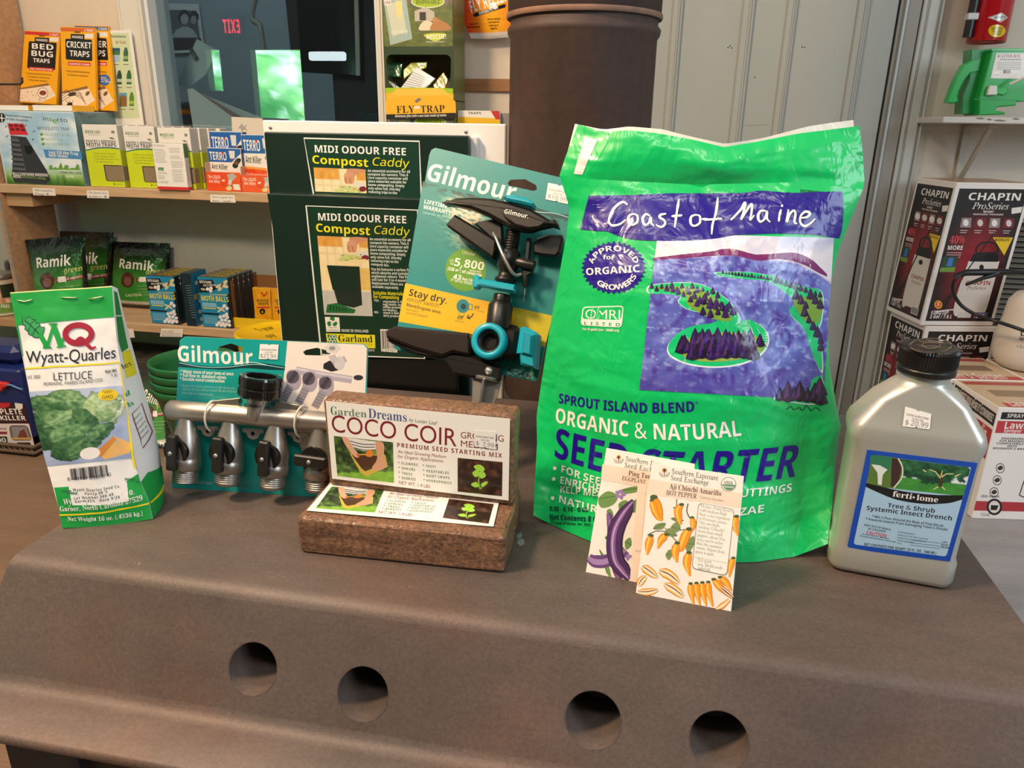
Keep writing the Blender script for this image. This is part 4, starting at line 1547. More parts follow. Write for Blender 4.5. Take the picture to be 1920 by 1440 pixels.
m.T(lettF, 'ROMAINE, PARRIS ISLAND COS', (83, 723), (193, 715), 6.2, '3a3842', 'R')
m.T(lettF, 'Net Wt', (198, 700), (219, 697), 6, '3a3842', 'B')
m.T(lettF, '1 lb', (209, 707), (220, 706), 6, '3a3842', 'R')


def lettbg(X, Y):
    n = fbm(X * 4, Y * 4, 3)
    c = mixc(rgb('c9d3e6'), rgb('8c9cc0'), np.clip(n * .7 + Y * .45, 0, 1))
    return c


PQ = [(47, 735), (229, 723), (251, 858), (84, 874)]
lq = lambda u, v: bil(PQ, u, v)
LV = [(.20, .20, .22, .14, 20, '24502f', '6f9a62'), (.14, .42, .17, .14, 60, '1f4a2c', '5c8c56'), (.44, .16, .24, .15, 15, '37663c', '94b67c'), (.86, .30, .14, .20, 20, '9fb887', 'eef0dc'),
      (.74, .26, .20, .22, 30, '7fa266', 'd3e0b4'), (.30, .42, .22, .15, -15, '3a6b40', '9dbf88'), (.14, .66, .16, .16, 50, '1a4428', '4c7c4a'), (.55, .42, .12, .16, -30, '244f30', '5d8a55'),
      (.36, .60, .24, .13, -20, '3c6e44', '8db57c'), (.26, .84, .18, .13, 20, '1c4429', '4f7f4e'), (.48, .80, .22, .11, -25, '2a5a36', '6f9c62'), (.66, .64, .21, .10, -38, '1f4d30', '7aa56c')]


def lettuce(X, Y):
    c = lettbg(X, Y)
    w = fbm(X * 9, Y * 9, 3) - .5
    cr = fbm(X * 26 + 3, Y * 26, 3)
    for k, (cx, cy, rx, ry, rot, d, l) in enumerate(LV):
        a = R_(rot)
        dx, dy = X - cx, Y - cy
        u, v = (dx * math.cos(a) + dy * math.sin(a)) / rx, (-dx * math.sin(a) + dy * math.cos(a)) / ry
        r = np.sqrt(u * u + v * v) + w * .55 + (cr - .5) * .22
        rib = np.exp(-((v + .12 * np.sin(u * 3)) / .07) ** 2) + .6 * np.exp(-((np.abs(v) - .5 * np.clip(u + .6, 0, 2)) / .06) ** 2)
        t = np.clip(.42 - v * .38 + (cr - .5) * 1.5 + rib * .35, 0, 1)
        col = mixc(rgb(d), rgb(l), t)
        col = mixc(col, rgb('14301f'), np.clip((r - .82) * 5, 0, 1) * .55)
        c = mixc(c, col, np.clip((1 - r) * 22, 0, 1))
    return c


m.k = 2
m.pic(lettF, PQ, 120, 110, lettuce)
m.P(lettF, [lq(.58, .88), (lq(.82, .68)), lq(1.0, .80), lq(.96, .93), lq(.68, .985)], 'f0b868')
m.k += 3
m.P(lettF, [lq(.58, .88), lq(.82, .68), lq(.84, .73), lq(.64, .95)], 'd98b3c')
m.k += 3
m.E(lettF, lq(.53, .885), 19, 11.5, 'f2ece6', rot=-8)
m.E(lettF, (203, 740), 18.5, 11, 'f4ce1e', rot=-3)
m.T(lettF, 'Non-', (193, 738), (212, 736), 6.5, '3a3018', 'R')
m.T(lettF, 'GMO', (192, 748), (212, 746), 6.5, '3a3018', 'R')
m.k = 3
for i in range(30):
    m.lock = True
    x = 131 + i * 2.35
    m.Ln(lettF, [(x, 879 - i * .26), (x + 3, 900 - i * .26)], rnd.choice([.7, 1.0, 1.5, 1.9]), '18161a')
m.lock = False
m.T(lettF, '8  43147 03802  0', (127, 901), (208, 892), 6, '2a2a30', 'R')
m.P(lettF, [(102, 914), (130, 912), (128, 926), (180, 922), (232, 915), (238, 902), (262, 890), (274, 885), (286, 973), (200, 985), (117, 990), (112, 962), (106, 932)], GR)
m.P(lettF, [(129, 912), (238, 904), (242, 940), (136, 947)], WB)
for i, (s_, x0, y0, x1, y1) in enumerate((('Wyatt-Quarles Seed Co.', 137, 921, 226, 914), ('Purity 98 %', 160, 928, 202, 924), ('Lot Number 380-48', 139, 937, 213, 929), ('Germ 85%   Date 9/24', 141, 943, 225, 934))):
    m.T(lettF, s_, (x0, y0), (x1, y1), 5.4, '1e1e22', 'B', track=.08)
for k in range(5):
    for dx0, dy0 in ((236, 896), (258, 901), (117, 918), (128, 922)):
        m.Ln(lettF, [(dx0 + k * 4, dy0), (dx0 + k * 4 - 1, dy0 + 5)], 1.2, '2f7a45')
        m.Ln(lettF, [(dx0 + k * 4 - 2, dy0 + 2), (dx0 + k * 4 + 2, dy0 + 2)], 1.6, '2f7a45')
m.T(lettF, 'Wy', (120, 946), (136, 945), 11, WB, 'S')
m.T(lettF, '0.', (243, 928), (252, 927), 9, WB, 'S')
m.T(lettF, 'Garner, North Carolina 27529', (114, 958), (268, 937), 9.5, WB, 'S')
m.Ln(lettF, [(111, 965), (160, 963), (220, 955), (281, 943)], 3, 'f0d81c')
m.T(lettF, 'Net Weight 16 oz. (.4536 kg.)', (128, 976), (268, 965), 8, WB, 'S')
# print, side
m.k = 1
m.P(sideF, [(213, 545), (219, 548), (240, 652), (228, 660), (222, 640)], '13843a')
m.Ln(sideF, [(217, 592), (228, 592)], 2, WB)
m.P(sideF, [(229, 660), (243, 655), (256, 700), (236, 709)], 'f0d81c')
m.T(sideF, 'les', (231, 692), (246, 684), 10, BK, 'G')
m.T(sideF, 'd', (236, 744), (244, 740), 9, GR, 'S')
m.T(sideF, 'ls', (241, 764), (251, 758), 9, GR, 'S')
m.Ln(sideF, [(247, 776), (265, 756), (276, 790), (285, 808), (267, 840), (262, 820), (253, 795)], 1.6, '7d2140', True)
m.TL(sideF, ['ANTY', 'of the', 'seed is', 'sold as', 'labeled'], (252, 788), (264, 775), 9, 3.5, '3d6f52', 'R', dx=3)
m.P(sideF, [(262, 905), (276, 886), (303, 872), (306, 905), (303, 921), (286, 972)], '159a40')
m.Ln(sideF, [(281, 943), (306, 908)], 2.6, 'f0d81c')
m.build('paper_bag', PAPER, lett)
for (a_, b_, cshift) in (((33, 563), (60, 562), 3), ((116, 558), (144, 558), 0), ((167, 561), (193, 556), 0)):
    p0, p1 = (lettF.pos(lettF.uv(q), .0014)[0] for q in (a_, b_))
    mid = (p0 + p1) / 2 + V3(0, -.0006, -cshift * .0006)
    m = MB().tube([p0 + back * .002, p0, mid, p1, p1 + back * .002], .0007, 'e2dcae', 6)
    m.build('staple', ALU, lett)
def lift(fc, px, py, h):
    d = ray(px, py)
    p = fc.p + fc.n * h
    return CAM + d * (((p - CAM) @ fc.n) / (d @ fc.n))


def pxm(P):
    """metres per pixel at a point"""
    return ((np.asarray(P) - CAM) @ CF) / F


TEAL, TEALD, TEALL = '0f9d97', '0b5a5c', '1fb5ab'
# ================================================================== hose manifold on a card
g0, g1 = onz(323, 914, ZT + .0004), onz(640, 935, ZT + .0004)
gh = unit((g1 - g0) * (1, 1, 0))
gb = V3(-gh[1], gh[0], 0)
gtop = g0 + gb * .034 + V3(0, 0, .2)
gf = Plane(g0, np.cross(g1 - g0, gtop - g0))
man = thing('hose_manifold_package', 'teal and white card holding a silver four valve hose manifold', 'hose manifold', tuple((g0 + g1) / 2 * (1, 1, 0) + V3(0, 0, ZT)))
m = MB()
CQ = [(346, 631), (683, 645), (690, 652), (687, 740), (681, 938), (323, 914), (322, 905), (337, 638)]
# card with two hang holes: build as strips around the holes
hole1 = [(405, 657), (411, 650), (433, 644), (452, 650), (456, 655), (452, 660), (410, 659)]
hole2 = [(568, 660), (574, 656), (594, 652), (617, 658), (619, 664), (614, 667), (572, 666)]


def holed(mb, fc, outer, holes, th, col, edge):
    """flat card with real cut-outs"""
    lo = [np.asarray(o, float) for o in [outer] + holes]
    uv = [fc.uv(o) for o in lo]
    tri = tessellate_polygon([[Vector((*q, 0)) for q in o] for o in uv])
    A = np.concatenate(uv)
    for h, sd in ((0, 1), (-th, -1)):
        T = []
        for a, b, c in tri:
            w = np.cross(A[b] - A[a], A[c] - A[a])
            T.append((a, b, c) if w * sd > 0 else (a, c, b))
        mb.add(fc.pos(A, h), T, col if sd > 0 else edge)
    for o in uv:
        n = len(o)
        V = np.concatenate([fc.pos(o, 0), fc.pos(o, -th)])
        mb.add(V, [(i, (i + 1) % n, n + (i + 1) % n, n + i) for i in range(n)], edge)


holed(m, gf, CQ, [hole1, hole2], .0012, TEAL, 'd8d3c8')
CREAM = 'efe2d6'


def printed(mb, fc, px, holes, col):
    """print area with the cut-outs left free"""
    p = [np.asarray(o, float) for o in [px] + holes]
    A = np.concatenate(p)
    tri = tessellate_polygon([[Vector((*q, 0)) for q in o] for o in p])
    q = fc.uv(A)
    T = [(a, b, c) if np.cross(q[b] - q[a], q[c] - q[a]) > 0 else (a, c, b) for a, b, c in tri]
    mb.ink(fc, q, T, col)


printed(m, gf, [(539, 640), (682, 646), (688, 653), (685, 740), (681, 937), (600, 932), (528, 745), (534, 690)], [hole2], CREAM)
m.T(gf, 'Gilmour', (334, 677), (474, 685), 29, 'f5ebe0', 'B')
m.E(gf, (473, 683), 3, 3, 'f5ebe0')
m.P(gf, np.concatenate([spline([(334, 676), (360, 683), (400, 687), (440, 685), (480, 680), (510, 683), (535, 687)], 5), spline([(534, 694), (500, 693), (460, 690), (420, 693), (380, 691), (333, 688)], 5)]), '08383c')
m.Ln(gf, [(336, 680), (380, 688), (430, 688), (480, 683), (534, 690)], 1.3, '9ad8d2', sm=True)
m.Ln(gf, [(440, 684), (470, 679), (500, 684)], 1.2, 'c9ebe6', sm=True)
for i, (s_, x1) in enumerate((('• Water more of your lawn at once', 438), ('• Full flow vs. standard valves', 424), ('• Durable metal construction', 421))):
    m.T(gf, s_, (339 - i * .4, 699 + i * 7.1), (x1, 704 + i * 6.8), 6, 'f2ece0', 'B')
for i, (s_, x1) in enumerate((('Riegue una mayor parte de su jardín de una vez', 441), ('Válvulas de flujo continuo versus válvulas estándar', 444), ('Fabricada con metal durable', 400))):
    m.T(gf, s_, (342 - i * .3, 725 + i * 6.6), (x1, 730 + i * 6.2), 4.6, '8fd3cd', 'R')
m.T(gf, '4-Way Full-Flow On/Off Valve /', (326, 904), (400, 909), 5.5, 'bfe6e2', 'R')
m.T(gf, 'Válvula de 4 vías de flujo completo', (432, 911), (560, 919), 4.5, '2f7f7e', 'R')
m.P(gf, [(474, 700), (527, 703), (526, 710), (474, 707)], 'e8c21c')
# small picture of the product on the white half
GRY, GRD = 'a39aa6', '5d5560'
m.Ln(gf, [(555, 694), (600, 703), (660, 712)], 14, 'b3aab4')
m.Ln(gf, [(555, 691), (600, 700), (660, 709)], 4, 'd3ccd2')
for (x, y) in ((551, 709), (581, 712), (612, 720)):
    m.P(gf, [(x - 10, y - 14), (x + 10, y - 14), (x + 14, y + 8), (x + 6, y + 22), (x - 10, y + 20), (x - 14, y)], 'aaa0ac', sm=True)
    m.Ln(gf, [(x - 6, y + 14), (x - 14, y + 30), (x - 22, y + 44)], 15, '9a949c')
    for k in range(5):
        c = (x - 9 - k * 2.6, y + 20 + k * 5)
        m.Ln(gf, [(c[0] - 7, c[1] - 3), (c[0] + 7, c[1] + 3)], 1.2, '6b666e')
    m.E(gf, (x - 2, y - 2), 12, 12, GRD)
    m.Ln(gf, [(x - 9, y + 8), (x + 5, y - 12)], 8, '453f49')
m.P(gf, [(607, 682), (618, 676), (634, 682), (635, 694), (622, 697), (606, 691)], '2a272b')
m.Ln(gf, [(634, 674), (640, 684)], 26, 'b0a8ac')
m.E(gf, (637, 681), 10, 13, 'cfc8c8')
m.P(gf, [(616, 668), (628, 664), (634, 676), (622, 680)], 'c4bcbc')
for A in range(0, 360, 60):
    m.E(gf, (623 + 10 * math.cos(R_(A)), 653 + 6 * math.sin(R_(A))), 6, 4, 'd9d1cc')
m.E(gf, (623, 653), 6, 4, '9a928f')
m.E(gf, (672, 708), 9, 5, '38343a')
m.build('card_backing', CARD, man)
sticker(gf, [(488, 645), (523, 646), (521, 674), (486, 673)], man, '$27.99')
# the casting
m = MB()
hP = .022
pa, pb = lift(gf, 320, 768, hP), lift(gf, 690, 797, hP)
pr = 18.6 * pxm(pa)
pd = unit(pb - pa)
m.lathe(pa, pd, [(pr * .35, -pr * .42), (pr * .7, -pr * .32), (pr * .92, -pr * .1), (pr, pr * .15), (pr, np.linalg.norm(pb - pa)), (pr * .8, np.linalg.norm(pb - pa) + .004)], 'b9b1a6', 28)
nk0, nk1 = lift(gf, 486, 742, hP + .004), lift(gf, 475, 784, hP + .008)
kk = pxm(nk0)
m.lathe(nk1, nk0 - nk1, [(10 * kk, -.003), (13 * kk, 0), (15 * kk, .010), (22 * kk, .030), (23.5 * kk, .040)], 'b0a99f', 24)
for sx, c4 in ((1, [(452, 745), (452, 758), (452, 768), (392, 758), (395, 751)]), (-1, [(506, 748), (508, 760), (505, 772), (568, 768), (560, 758)])):
    fcw = Plane(gf.p + gf.n * (hP - .002), gf.n)
    m.slab(fcw, c4, 0, .004, 'aca59b', .0008)
for (x, y) in ((451, 752), (512, 757)):
    fcw = Plane(gf.p + gf.n * (hP + .002), gf.n)
    m.E(fcw, (x, y), 4.2, 5, '2f7f7c', h=.0004)
for (x, y) in ((392, 808), (476, 813), (561, 819)):
    fcw = Plane(gf.p + gf.n * (hP - .004), gf.n)
    m.slab(fcw, [(x - 20, y - 11), (x + 20, y - 9), (x + 20, y - 2), (x + 13, y - 1), (x + 9, y + 8), (x, y + 11), (x - 9, y + 7), (x - 13, y - 2), (x - 20, y - 4)], 0, .003, 'b3aca2', .0006)
    m.E(fcw, (x, y - 1), 3.4, 4, '1c2c2c', h=.0034)
nf = Plane(nk0 * .5 + nk1 * .5 + gf.n * (17.5 * kk), gf.n)
m.T(nf, 'Gilmour.', (459, 763), (492, 765), 6.5, '1c1b1b', 'B', h=.001)
m.build('manifold_casting', ALU, man)
# swivel nut
m = MB()
n0, n1 = lift(gf, 487, 744, hP + .004), lift(gf, 490, 705, hP + .004)
ax = n1 - n0
kl = np.linalg.norm(ax)
kr = 39.5 * pxm(n0)
q = np.arange(96) / 96 * 2 * math.pi
axu = unit(ax)
e1 = unit(np.cross(axu, gf.n))
e2 = np.cross(axu, e1)
lob = np.where((np.arange(96) % 12) < 9, 1.0, .95)


def nut(r, t, l=True):
    w = r * (lob if l else 1)
    return n0 + axu * t + (np.cos(q) * w)[:, None] * e1 + (np.sin(q) * w)[:, None] * e2


m.rings([nut(kr * .6, 0, 0), nut(kr * .95, .0005), nut(kr, .003), nut(kr, kl * .42), nut(kr * .96, kl * .46), nut(kr * .96, kl * .52), nut(kr, kl * .56), nut(kr, kl - .003), nut(kr * .96, kl), nut(kr * .7, kl), nut(kr * .68, kl * .6)], '161312', True, (True, True), 0, False)
m.build('swivel_nut', SHINY, man)
for (tx, ty, bx_, by_, dx_, dy_, horiz) in ((350, 775, 348, 903, 328, 847, 0), (432, 781, 427, 908, 413, 851, 0), (518, 788, 511, 915, 499, 858, 0), (601, 795, 596, 920, 586, 863, 1)):
    m = MB()
    t0, t1 = lift(gf, tx, ty, hP), lift(gf, bx_, by_, hP + .004)
    k = pxm(t0)
    ln = np.linalg.norm(t1 - t0)
    A = unit(t1 - t0)
    pr_ = [(13 * k, 0), (15 * k, ln * .12), (22 * k, ln * .30), (27 * k, ln * .46), (27.5 * k, ln * .62), (27 * k, ln * .64), (28 * k, ln * .65), (28 * k, ln * .80), (25 * k, ln * .81), (21.5 * k, ln * .82)]
    z = ln * .83
    while z < ln - .002:
        pr_ += [(23.4 * k, z), (23.4 * k, z + .0009), (21.6 * k, z + .0014), (21.6 * k, z + .0019)]
        z += .0026
    pr_ += [(21 * k, ln), (17 * k, ln), (16 * k, ln - .004)]
    m.lathe(t0, A, pr_, 'aba49b', 32)
    v = m.build('valve_body', ALU, man)
    # quarter-turn handle on the valve's face
    dn = unit(gf.n * .97 - gh * .16 + V3(0, 0, -.03))
    dc = lift(gf, dx_, dy_, hP + .018)
    m = MB()
    m.lathe(dc - dn * .010, dn, [(21 * k, -.006), (25 * k, .0035), (25.5 * k, .004), (25.5 * k, .0095), (24.5 * k, .0105)], '191615', 36)
    hb_ = unit(np.cross(dn, A)) if not horiz else A
    lv = A if not horiz else unit(np.cross(dn, A))
    L_, Wd = (33 * k, 10.5 * k)
    m.box(dc - lv * L_ - hb_ * Wd, lv * 2 * L_, hb_ * 2 * Wd, dn * .009, '201d1b', .0018)
    m.build('valve_handle', PLAS, v)
    m = MB().lathe(dc + dn * .0092, dn, [(4.2 * k, -.001), (4.2 * k, .0006), (3 * k, .0014), (.8 * k, .0016)], 'c9c5bf', 16)
    m.build('screw', ALU, v)
for (x, y, x2, y2) in ((393, 808, 398, 752), (561, 820, 566, 762)):
    m = MB()
    pts = [lift(gf, x, y, hP + .002), lift(gf, x - 6, y - 8, hP + .010), lift(gf, x - 9, y - 24, hP + pr + .002), lift(gf, x - 5, y - 45, hP + pr + .001), lift(gf, x2, y2, hP + .006), lift(gf, x2 + 10, y2 + 2, hP - .008)]
    m.tube(spline(pts, 5), .0013, 'e4dccf', 8)
    m.build('cable_tie', SATIN, man)

# ================================================================== sprinkler on a card
s0 = ony(742, 640, .985)
s1 = ony(1008, 716, .955)
st = ony(808, 277, 1.085)
sf_ = Plane(s0, np.cross(s1 - s0, st - s0))
spr = thing('sprinkler_package', 'tilted teal card holding a black impact sprinkler with cyan collars', 'sprinkler', tuple(ony(912, 740, .97) * (1, 1, 0) + V3(0, 0, ZT)))
m = MB()
SQ = [(816, 277), (1078, 339), (1086, 344), (1089, 352), (1062, 480), (1035, 590), (1010, 706), (1004, 714), (996, 714), (850, 683), (742, 655), (738, 650), (739, 642), (760, 540), (785, 410), (805, 290), (809, 281)]
hole3 = [(952, 342), (957, 337), (985, 336), (1005, 347), (1007, 355), (1001, 358), (954, 348)]
holed(m, sf_, SQ, [hole3], .0012, '0b8583', 'd8d3c8')


def water(X, Y):
    n = fbm(X * 22 + Y * 6, Y * 34, 3)
    c = mixc(rgb('0b8583'), rgb('0a7478'), np.clip(.1 + (n - .5) * .5, 0, 1))
    top = np.exp(-((X - .28 - .12 * Y) / (.10 + .16 * Y * (1 - Y))) ** 2) * np.clip(1.25 - Y * 1.5, 0, 1) * np.clip(Y * 8, 0, 1)
    sp_ = np.clip((fbm(X * 40, Y * 60, 2) - .46 + top * .22) * 9, 0, 1) * np.clip(top * 1.6, 0, 1)
    c = mixc(c, rgb('f3d9bd'), sp_ * .95)
    dk = np.clip(1 - Y * 9, 0, 1) * np.clip((n - .4) * 5, 0, 1)
    c = mixc(c, rgb('052f33'), dk * .9)
    return mixc(c, rgb('0b8583'), np.clip((Y - .75) * 4.2, 0, 1))


m.pic(sf_, [(793, 340), (1076, 416), (1040, 566), (766, 500)], 90, 70, water)
m.T(sf_, 'Gilmour', (798, 337), (962, 378), 33, 'f4ece2', 'B')
m.E(sf_, (967, 377), 3.2, 3.2, 'f4ece2')
m.T(sf_, 'LIFETIME', (795, 381), (838, 391), 7.5, 'e9f0e6', 'B')
m.T(sf_, 'WARRANTY', (793, 391), (845, 403), 7.5, 'e9f0e6', 'B')
m.T(sf_, 'Garantía de por vida', (792, 400), (850, 412), 5, '9ad3cd', 'R')
m.Ln(sf_, spline([(940, 372), (1000, 392), (1040, 404), (1078, 408)], 5), 9, '064246')
m.Ln(sf_, spline([(945, 376), (1000, 396), (1040, 400), (1078, 412)], 5), 1.4, '9ad8d2')
m.P(sf_, [(760, 531), (1036, 592), (1022, 650), (747, 603)], 'e9b410')
m.P(sf_, [(964, 577), (1036, 592), (1022, 650), (960, 640)], 'd0b818')
m.E(sf_, (873, 506), 38.5, 40, '5f9a22')
m.T(sf_, 'Circular', (866, 475), (891, 480), 6, 'f2efe4', 'R')
m.T(sf_, '5,800', (851, 498), (906, 507), 15, 'f6f2ea', 'B')
m.T(sf_, 'UP', (844, 490), (850, 491), 4, 'f2efe4', 'R')
m.T(sf_, 'TO', (843, 496), (850, 497), 4, 'f2efe4', 'R')
m.T(sf_, 'square feet', (880, 508), (902, 512), 3.4, 'f2efe4', 'B')
m.T(sf_, '(538 m²) of coverage', (839, 506), (903, 519), 6, 'f6f2ea', 'B')
m.T(sf_, '43', (849, 522), (864, 525), 9, 'f6f2ea', 'B')
m.T(sf_, 'feet (13m)', (866, 525), (890, 530), 5.5, 'f6f2ea', 'B')
m.T(sf_, 'of spray distance', (845, 526), (892, 536), 5.4, 'f6f2ea', 'R')
m.T(sf_, 'Stay dry.', (766, 554), (837, 570), 13, '26241c', 'B')
m.T(sf_, 'on/off switch', (763, 564), (821, 577), 8, '3a3524', 'R')
m.T(sf_, 'Manténgase seco.', (762, 574), (827, 589), 6, '2c291c', 'B')
m.TL(sf_, ['Interruptor', 'encendido/apagado'], (761, 582), (784, 586), 6.6, 4.6, '5f5424', 'R')
m.E(sf_, (868, 574), 12, 13, '1d7f86')
m.E(sf_, (869, 575), 5, 5.5, '11343a')
m.Ln(sf_, [(879, 570), (886, 571), (885, 581), (877, 580)], 2, '1d7f86')
m.Ln(sf_, [(861, 586), (860, 592), (869, 594), (871, 588)], 1.6, '6f8a2a')
m.T(sf_, 'on', (889, 578), (898, 580), 7, '26241c', 'B')
m.T(sf_, 'encendido', (889, 582), (908, 587), 3.5, '6b5f2a', 'R')
m.T(sf_, 'off', (857, 598), (868, 600), 7, '26241c', 'B')
m.T(sf_, 'apagado', (853, 602), (870, 606), 3.5, '6b5f2a', 'R')
m.Ln(sf_, [(888, 588), (884, 594), (877, 596)], 2.2, '26241c')
m.Ln(sf_, [(879, 590), (876, 596), (882, 598)], 2.2, '26241c')
m.pic(sf_, [(952, 688), (1003, 699), (998, 712), (950, 702)], 24, 8, lambda X, Y: mixc(rgb('0a5458'), rgb('a9dcd2'), np.clip((fbm(X * 20, Y * 12, 3) - .42) * 5, 0, 1)))
m.build('card_backing', CARD, spr)
sticker(sf_, [(1028, 343), (1069, 351), (1065, 383), (1023, 374)], spr, '$19.99')
BLK, CY = '171413', '12a5bd'


def off(h):
    return Plane(sf_.p + sf_.n * h, sf_.n)


m = MB()
m.slab(off(.030), [(835, 385), (848, 383), (863, 378), (890, 377), (928, 379), (960, 386), (1000, 398), (1025, 412), (1036, 419), (1044, 417), (1050, 424), (1052, 433), (1038, 429), (1015, 434), (1000, 439), (985, 439), (960, 432), (938, 420), (920, 410), (890, 398), (860, 391), (845, 388)], 0, .020, BLK, .004, smooth_pts=False)
m.slab(off(.052), [(938, 391), (975, 398), (1004, 410), (1024, 417), (1012, 428), (992, 430), (968, 424), (948, 410)], 0, .005, '2b211c', .002)
m.T(off(.0575), 'Gilmour.', (945, 400), (990, 410), 8.5, 'f1ece4', 'B', h=.0005)
m.build('rocker_arm', PLAS, spr)
m = MB()
m.slab(off(.026), [(951, 380), (957, 375), (975, 376), (1000, 383), (1007, 389), (1005, 396), (985, 391), (960, 386)], 0, .026, CY, .003)
m.build('top_cap', SATIN, spr, label='cyan cap on top of the sprinkler')
m = MB()
m.slab(off(.012), [(862, 410), (846, 428), (849, 433), (930, 490), (938, 476), (938, 456)], 0, .024, BLK, .003)
m.slab(off(.020), [(895, 424), (900, 420), (935, 412), (945, 424), (946, 462), (925, 450)], 0, .012, '211e1c', .002)
m.build('deflector', PLAS, spr)
m = MB()
m.slab(off(.016), [(1000, 463), (1008, 449), (1030, 442), (1056, 443), (1058, 450), (1052, 476), (1044, 484), (1020, 482), (1003, 478)], 0, .010, '1d1a19', .003)
m.build('counterweight_paddle', PLAS, spr)
m = MB()
a0, a1 = lift(sf_, 963, 432, .028), lift(sf_, 944, 545, .026)
kx = pxm(a0)
A = unit(a1 - a0)
T_ = np.linalg.norm(a1 - a0)
pf = []
for i in range(7):
    pf += [(14 * kx, i * .0036), (14 * kx, i * .0036 + .0016), (12.5 * kx, i * .0036 + .002), (12.5 * kx, i * .0036 + .0032)]
pf += [(14 * kx, .026), (20 * kx, .030), (20 * kx, .050), (15 * kx, .056), (15 * kx, .064), (20 * kx, .066), (20 * kx, .070), (16 * kx, .072), (16 * kx, T_)]
m.lathe(a0, A, pf, BLK, 28)
b0_ = lift(sf_, 987, 496, .026)
m.lathe(lift(sf_, 968, 491, .028), lift(sf_, 1004, 499, .028) - lift(sf_, 968, 491, .028), [(9 * kx, 0), (10 * kx, .001), (10 * kx, .024), (9 * kx, .026)], '251f1c', 20)
m.box(lift(sf_, 990, 448, .018), lift(sf_, 985, 500, .018) - lift(sf_, 990, 448, .018), sf_.ux * .006, sf_.n * .010, BLK, .001)
m.slab(off(.016), [(980, 500), (1002, 504), (1000, 516), (992, 520), (990, 540), (982, 538)], 0, .010, BLK, .002)
m.tube([lift(sf_, 985, 533, .02), lift(sf_, 984, 550, .02), lift(sf_, 981, 566, .02)], .0008, '8f8a84', 6)
m.build('sprinkler_head', PLAS, spr)
m = MB()
m.tube(spline([lift(sf_, 925, 437, .040), lift(sf_, 931, 449, .050), lift(sf_, 943, 478, .056), lift(sf_, 958, 507, .052), lift(sf_, 968, 516, .045), lift(sf_, 977, 514, .040)], 6), .0022, 'd6d2cc', 10)
m.build('retaining_wire', ALU, spr, label='silver retaining wire')
m = MB()
m.slab(off(.030), [(893, 521), (899, 518), (905, 522), (906, 526), (970, 537), (968, 552), (905, 540), (900, 545), (893, 544), (891, 533)], 0, .016, CY, .003)
m.Ln(off(.0462), [(893, 533), (968, 545)], 1.2, '0a7f94', h=.0003)
m.build('lever_clip', SATIN, spr, label='cyan lever clip')
m = MB()
c0_, c1_ = lift(sf_, 942, 552, .026), lift(sf_, 934, 612, .026)
k2 = pxm(c0_)
A2 = unit(c1_ - c0_)
m.lathe(c0_, A2, [(15 * k2, 0), (16.5 * k2, .002), (16.5 * k2, .009), (18 * k2, .010), (23.5 * k2, .016), (23.5 * k2, .046)], BLK, 30)
hub = lift(sf_, 921, 641, .030)
m.lathe(hub - sf_.n * .030, sf_.n, [(34 * k2, 0), (35 * k2, .006), (35 * k2, .028), (31 * k2, .032)], BLK, 36)
m.box(lift(sf_, 935, 605, .006), lift(sf_, 985, 616, .006) - lift(sf_, 935, 605, .006), lift(sf_, 925, 668, .006) - lift(sf_, 935, 605, .006), sf_.n * .026, BLK, .008)
m.build('valve_housing', PLAS, spr)
m = MB()
R0, R1 = 34.5 * k2, 21.5 * k2
m.lathe(hub, sf_.n, [(R0 * .9, 0), (R0 * .98, .002), (R0, .006), (R0 * .99, .012), (R0 * .9, .0155), (R1 * 1.15, .016), (R1, .0145), (R1, 0)], CY, 60, caps=(False, False))
m.build('inlet_collar', SATIN, spr, label='cyan ribbed inlet collar')
m = MB()
m.lathe(hub, sf_.n, [(R1 * 1.02, .012), (R1 * .9, .013), (R1 * .86, .011), (R1 * .66, .0105), (R1 * .62, .0), (R1 * .6, -.006)], '0f0d0d', 36, caps=(False, True))
m.build('inlet_bore', PLAS, spr)
m = MB()
m.slab(off(.010), [(985, 620), (992, 617), (1012, 626), (1017, 632), (1014, 665), (1012, 694), (986, 687), (984, 668), (978, 666)], 0, .034, CY, .004)
m.slab(off(.040), [(984, 624), (1003, 630), (1000, 668), (979, 664)], 0, .010, '1499b2', .004)
m.build('switch_knob', SATIN, spr, label='cyan on and off knob')
m = MB()
m.slab(off(.010), [(735, 624), (753, 615), (770, 617), (888, 628), (893, 652), (890, 670), (860, 664), (840, 672), (790, 658), (737, 637)], 0, .026, '251b16', .004)
m.slab(off(.012), [(737, 637), (790, 656), (850, 664), (890, 668), (945, 690), (941, 716), (905, 712), (858, 703), (846, 685), (835, 675), (790, 668), (742, 646)], 0, .018, '120f0e', .003)
m.build('step_foot', PLAS, spr)
m = MB().lathe(lift(sf_, 917, 695, .028), sf_.n, [(8.6 * k2, -.002), (8.6 * k2, .001), (6 * k2, .004), (2 * k2, .005)], 'd2cec7', 20)
m.build('rivet', ALU, spr, label='silver rivet')
m = MB()
w0, w1 = lift(sf_, 914, 712, .020), None
dn_ = unit(lift(sf_, 905, 760, .020) - w0)
L2 = (w0[2] - ZT - .001) / -dn_[2]
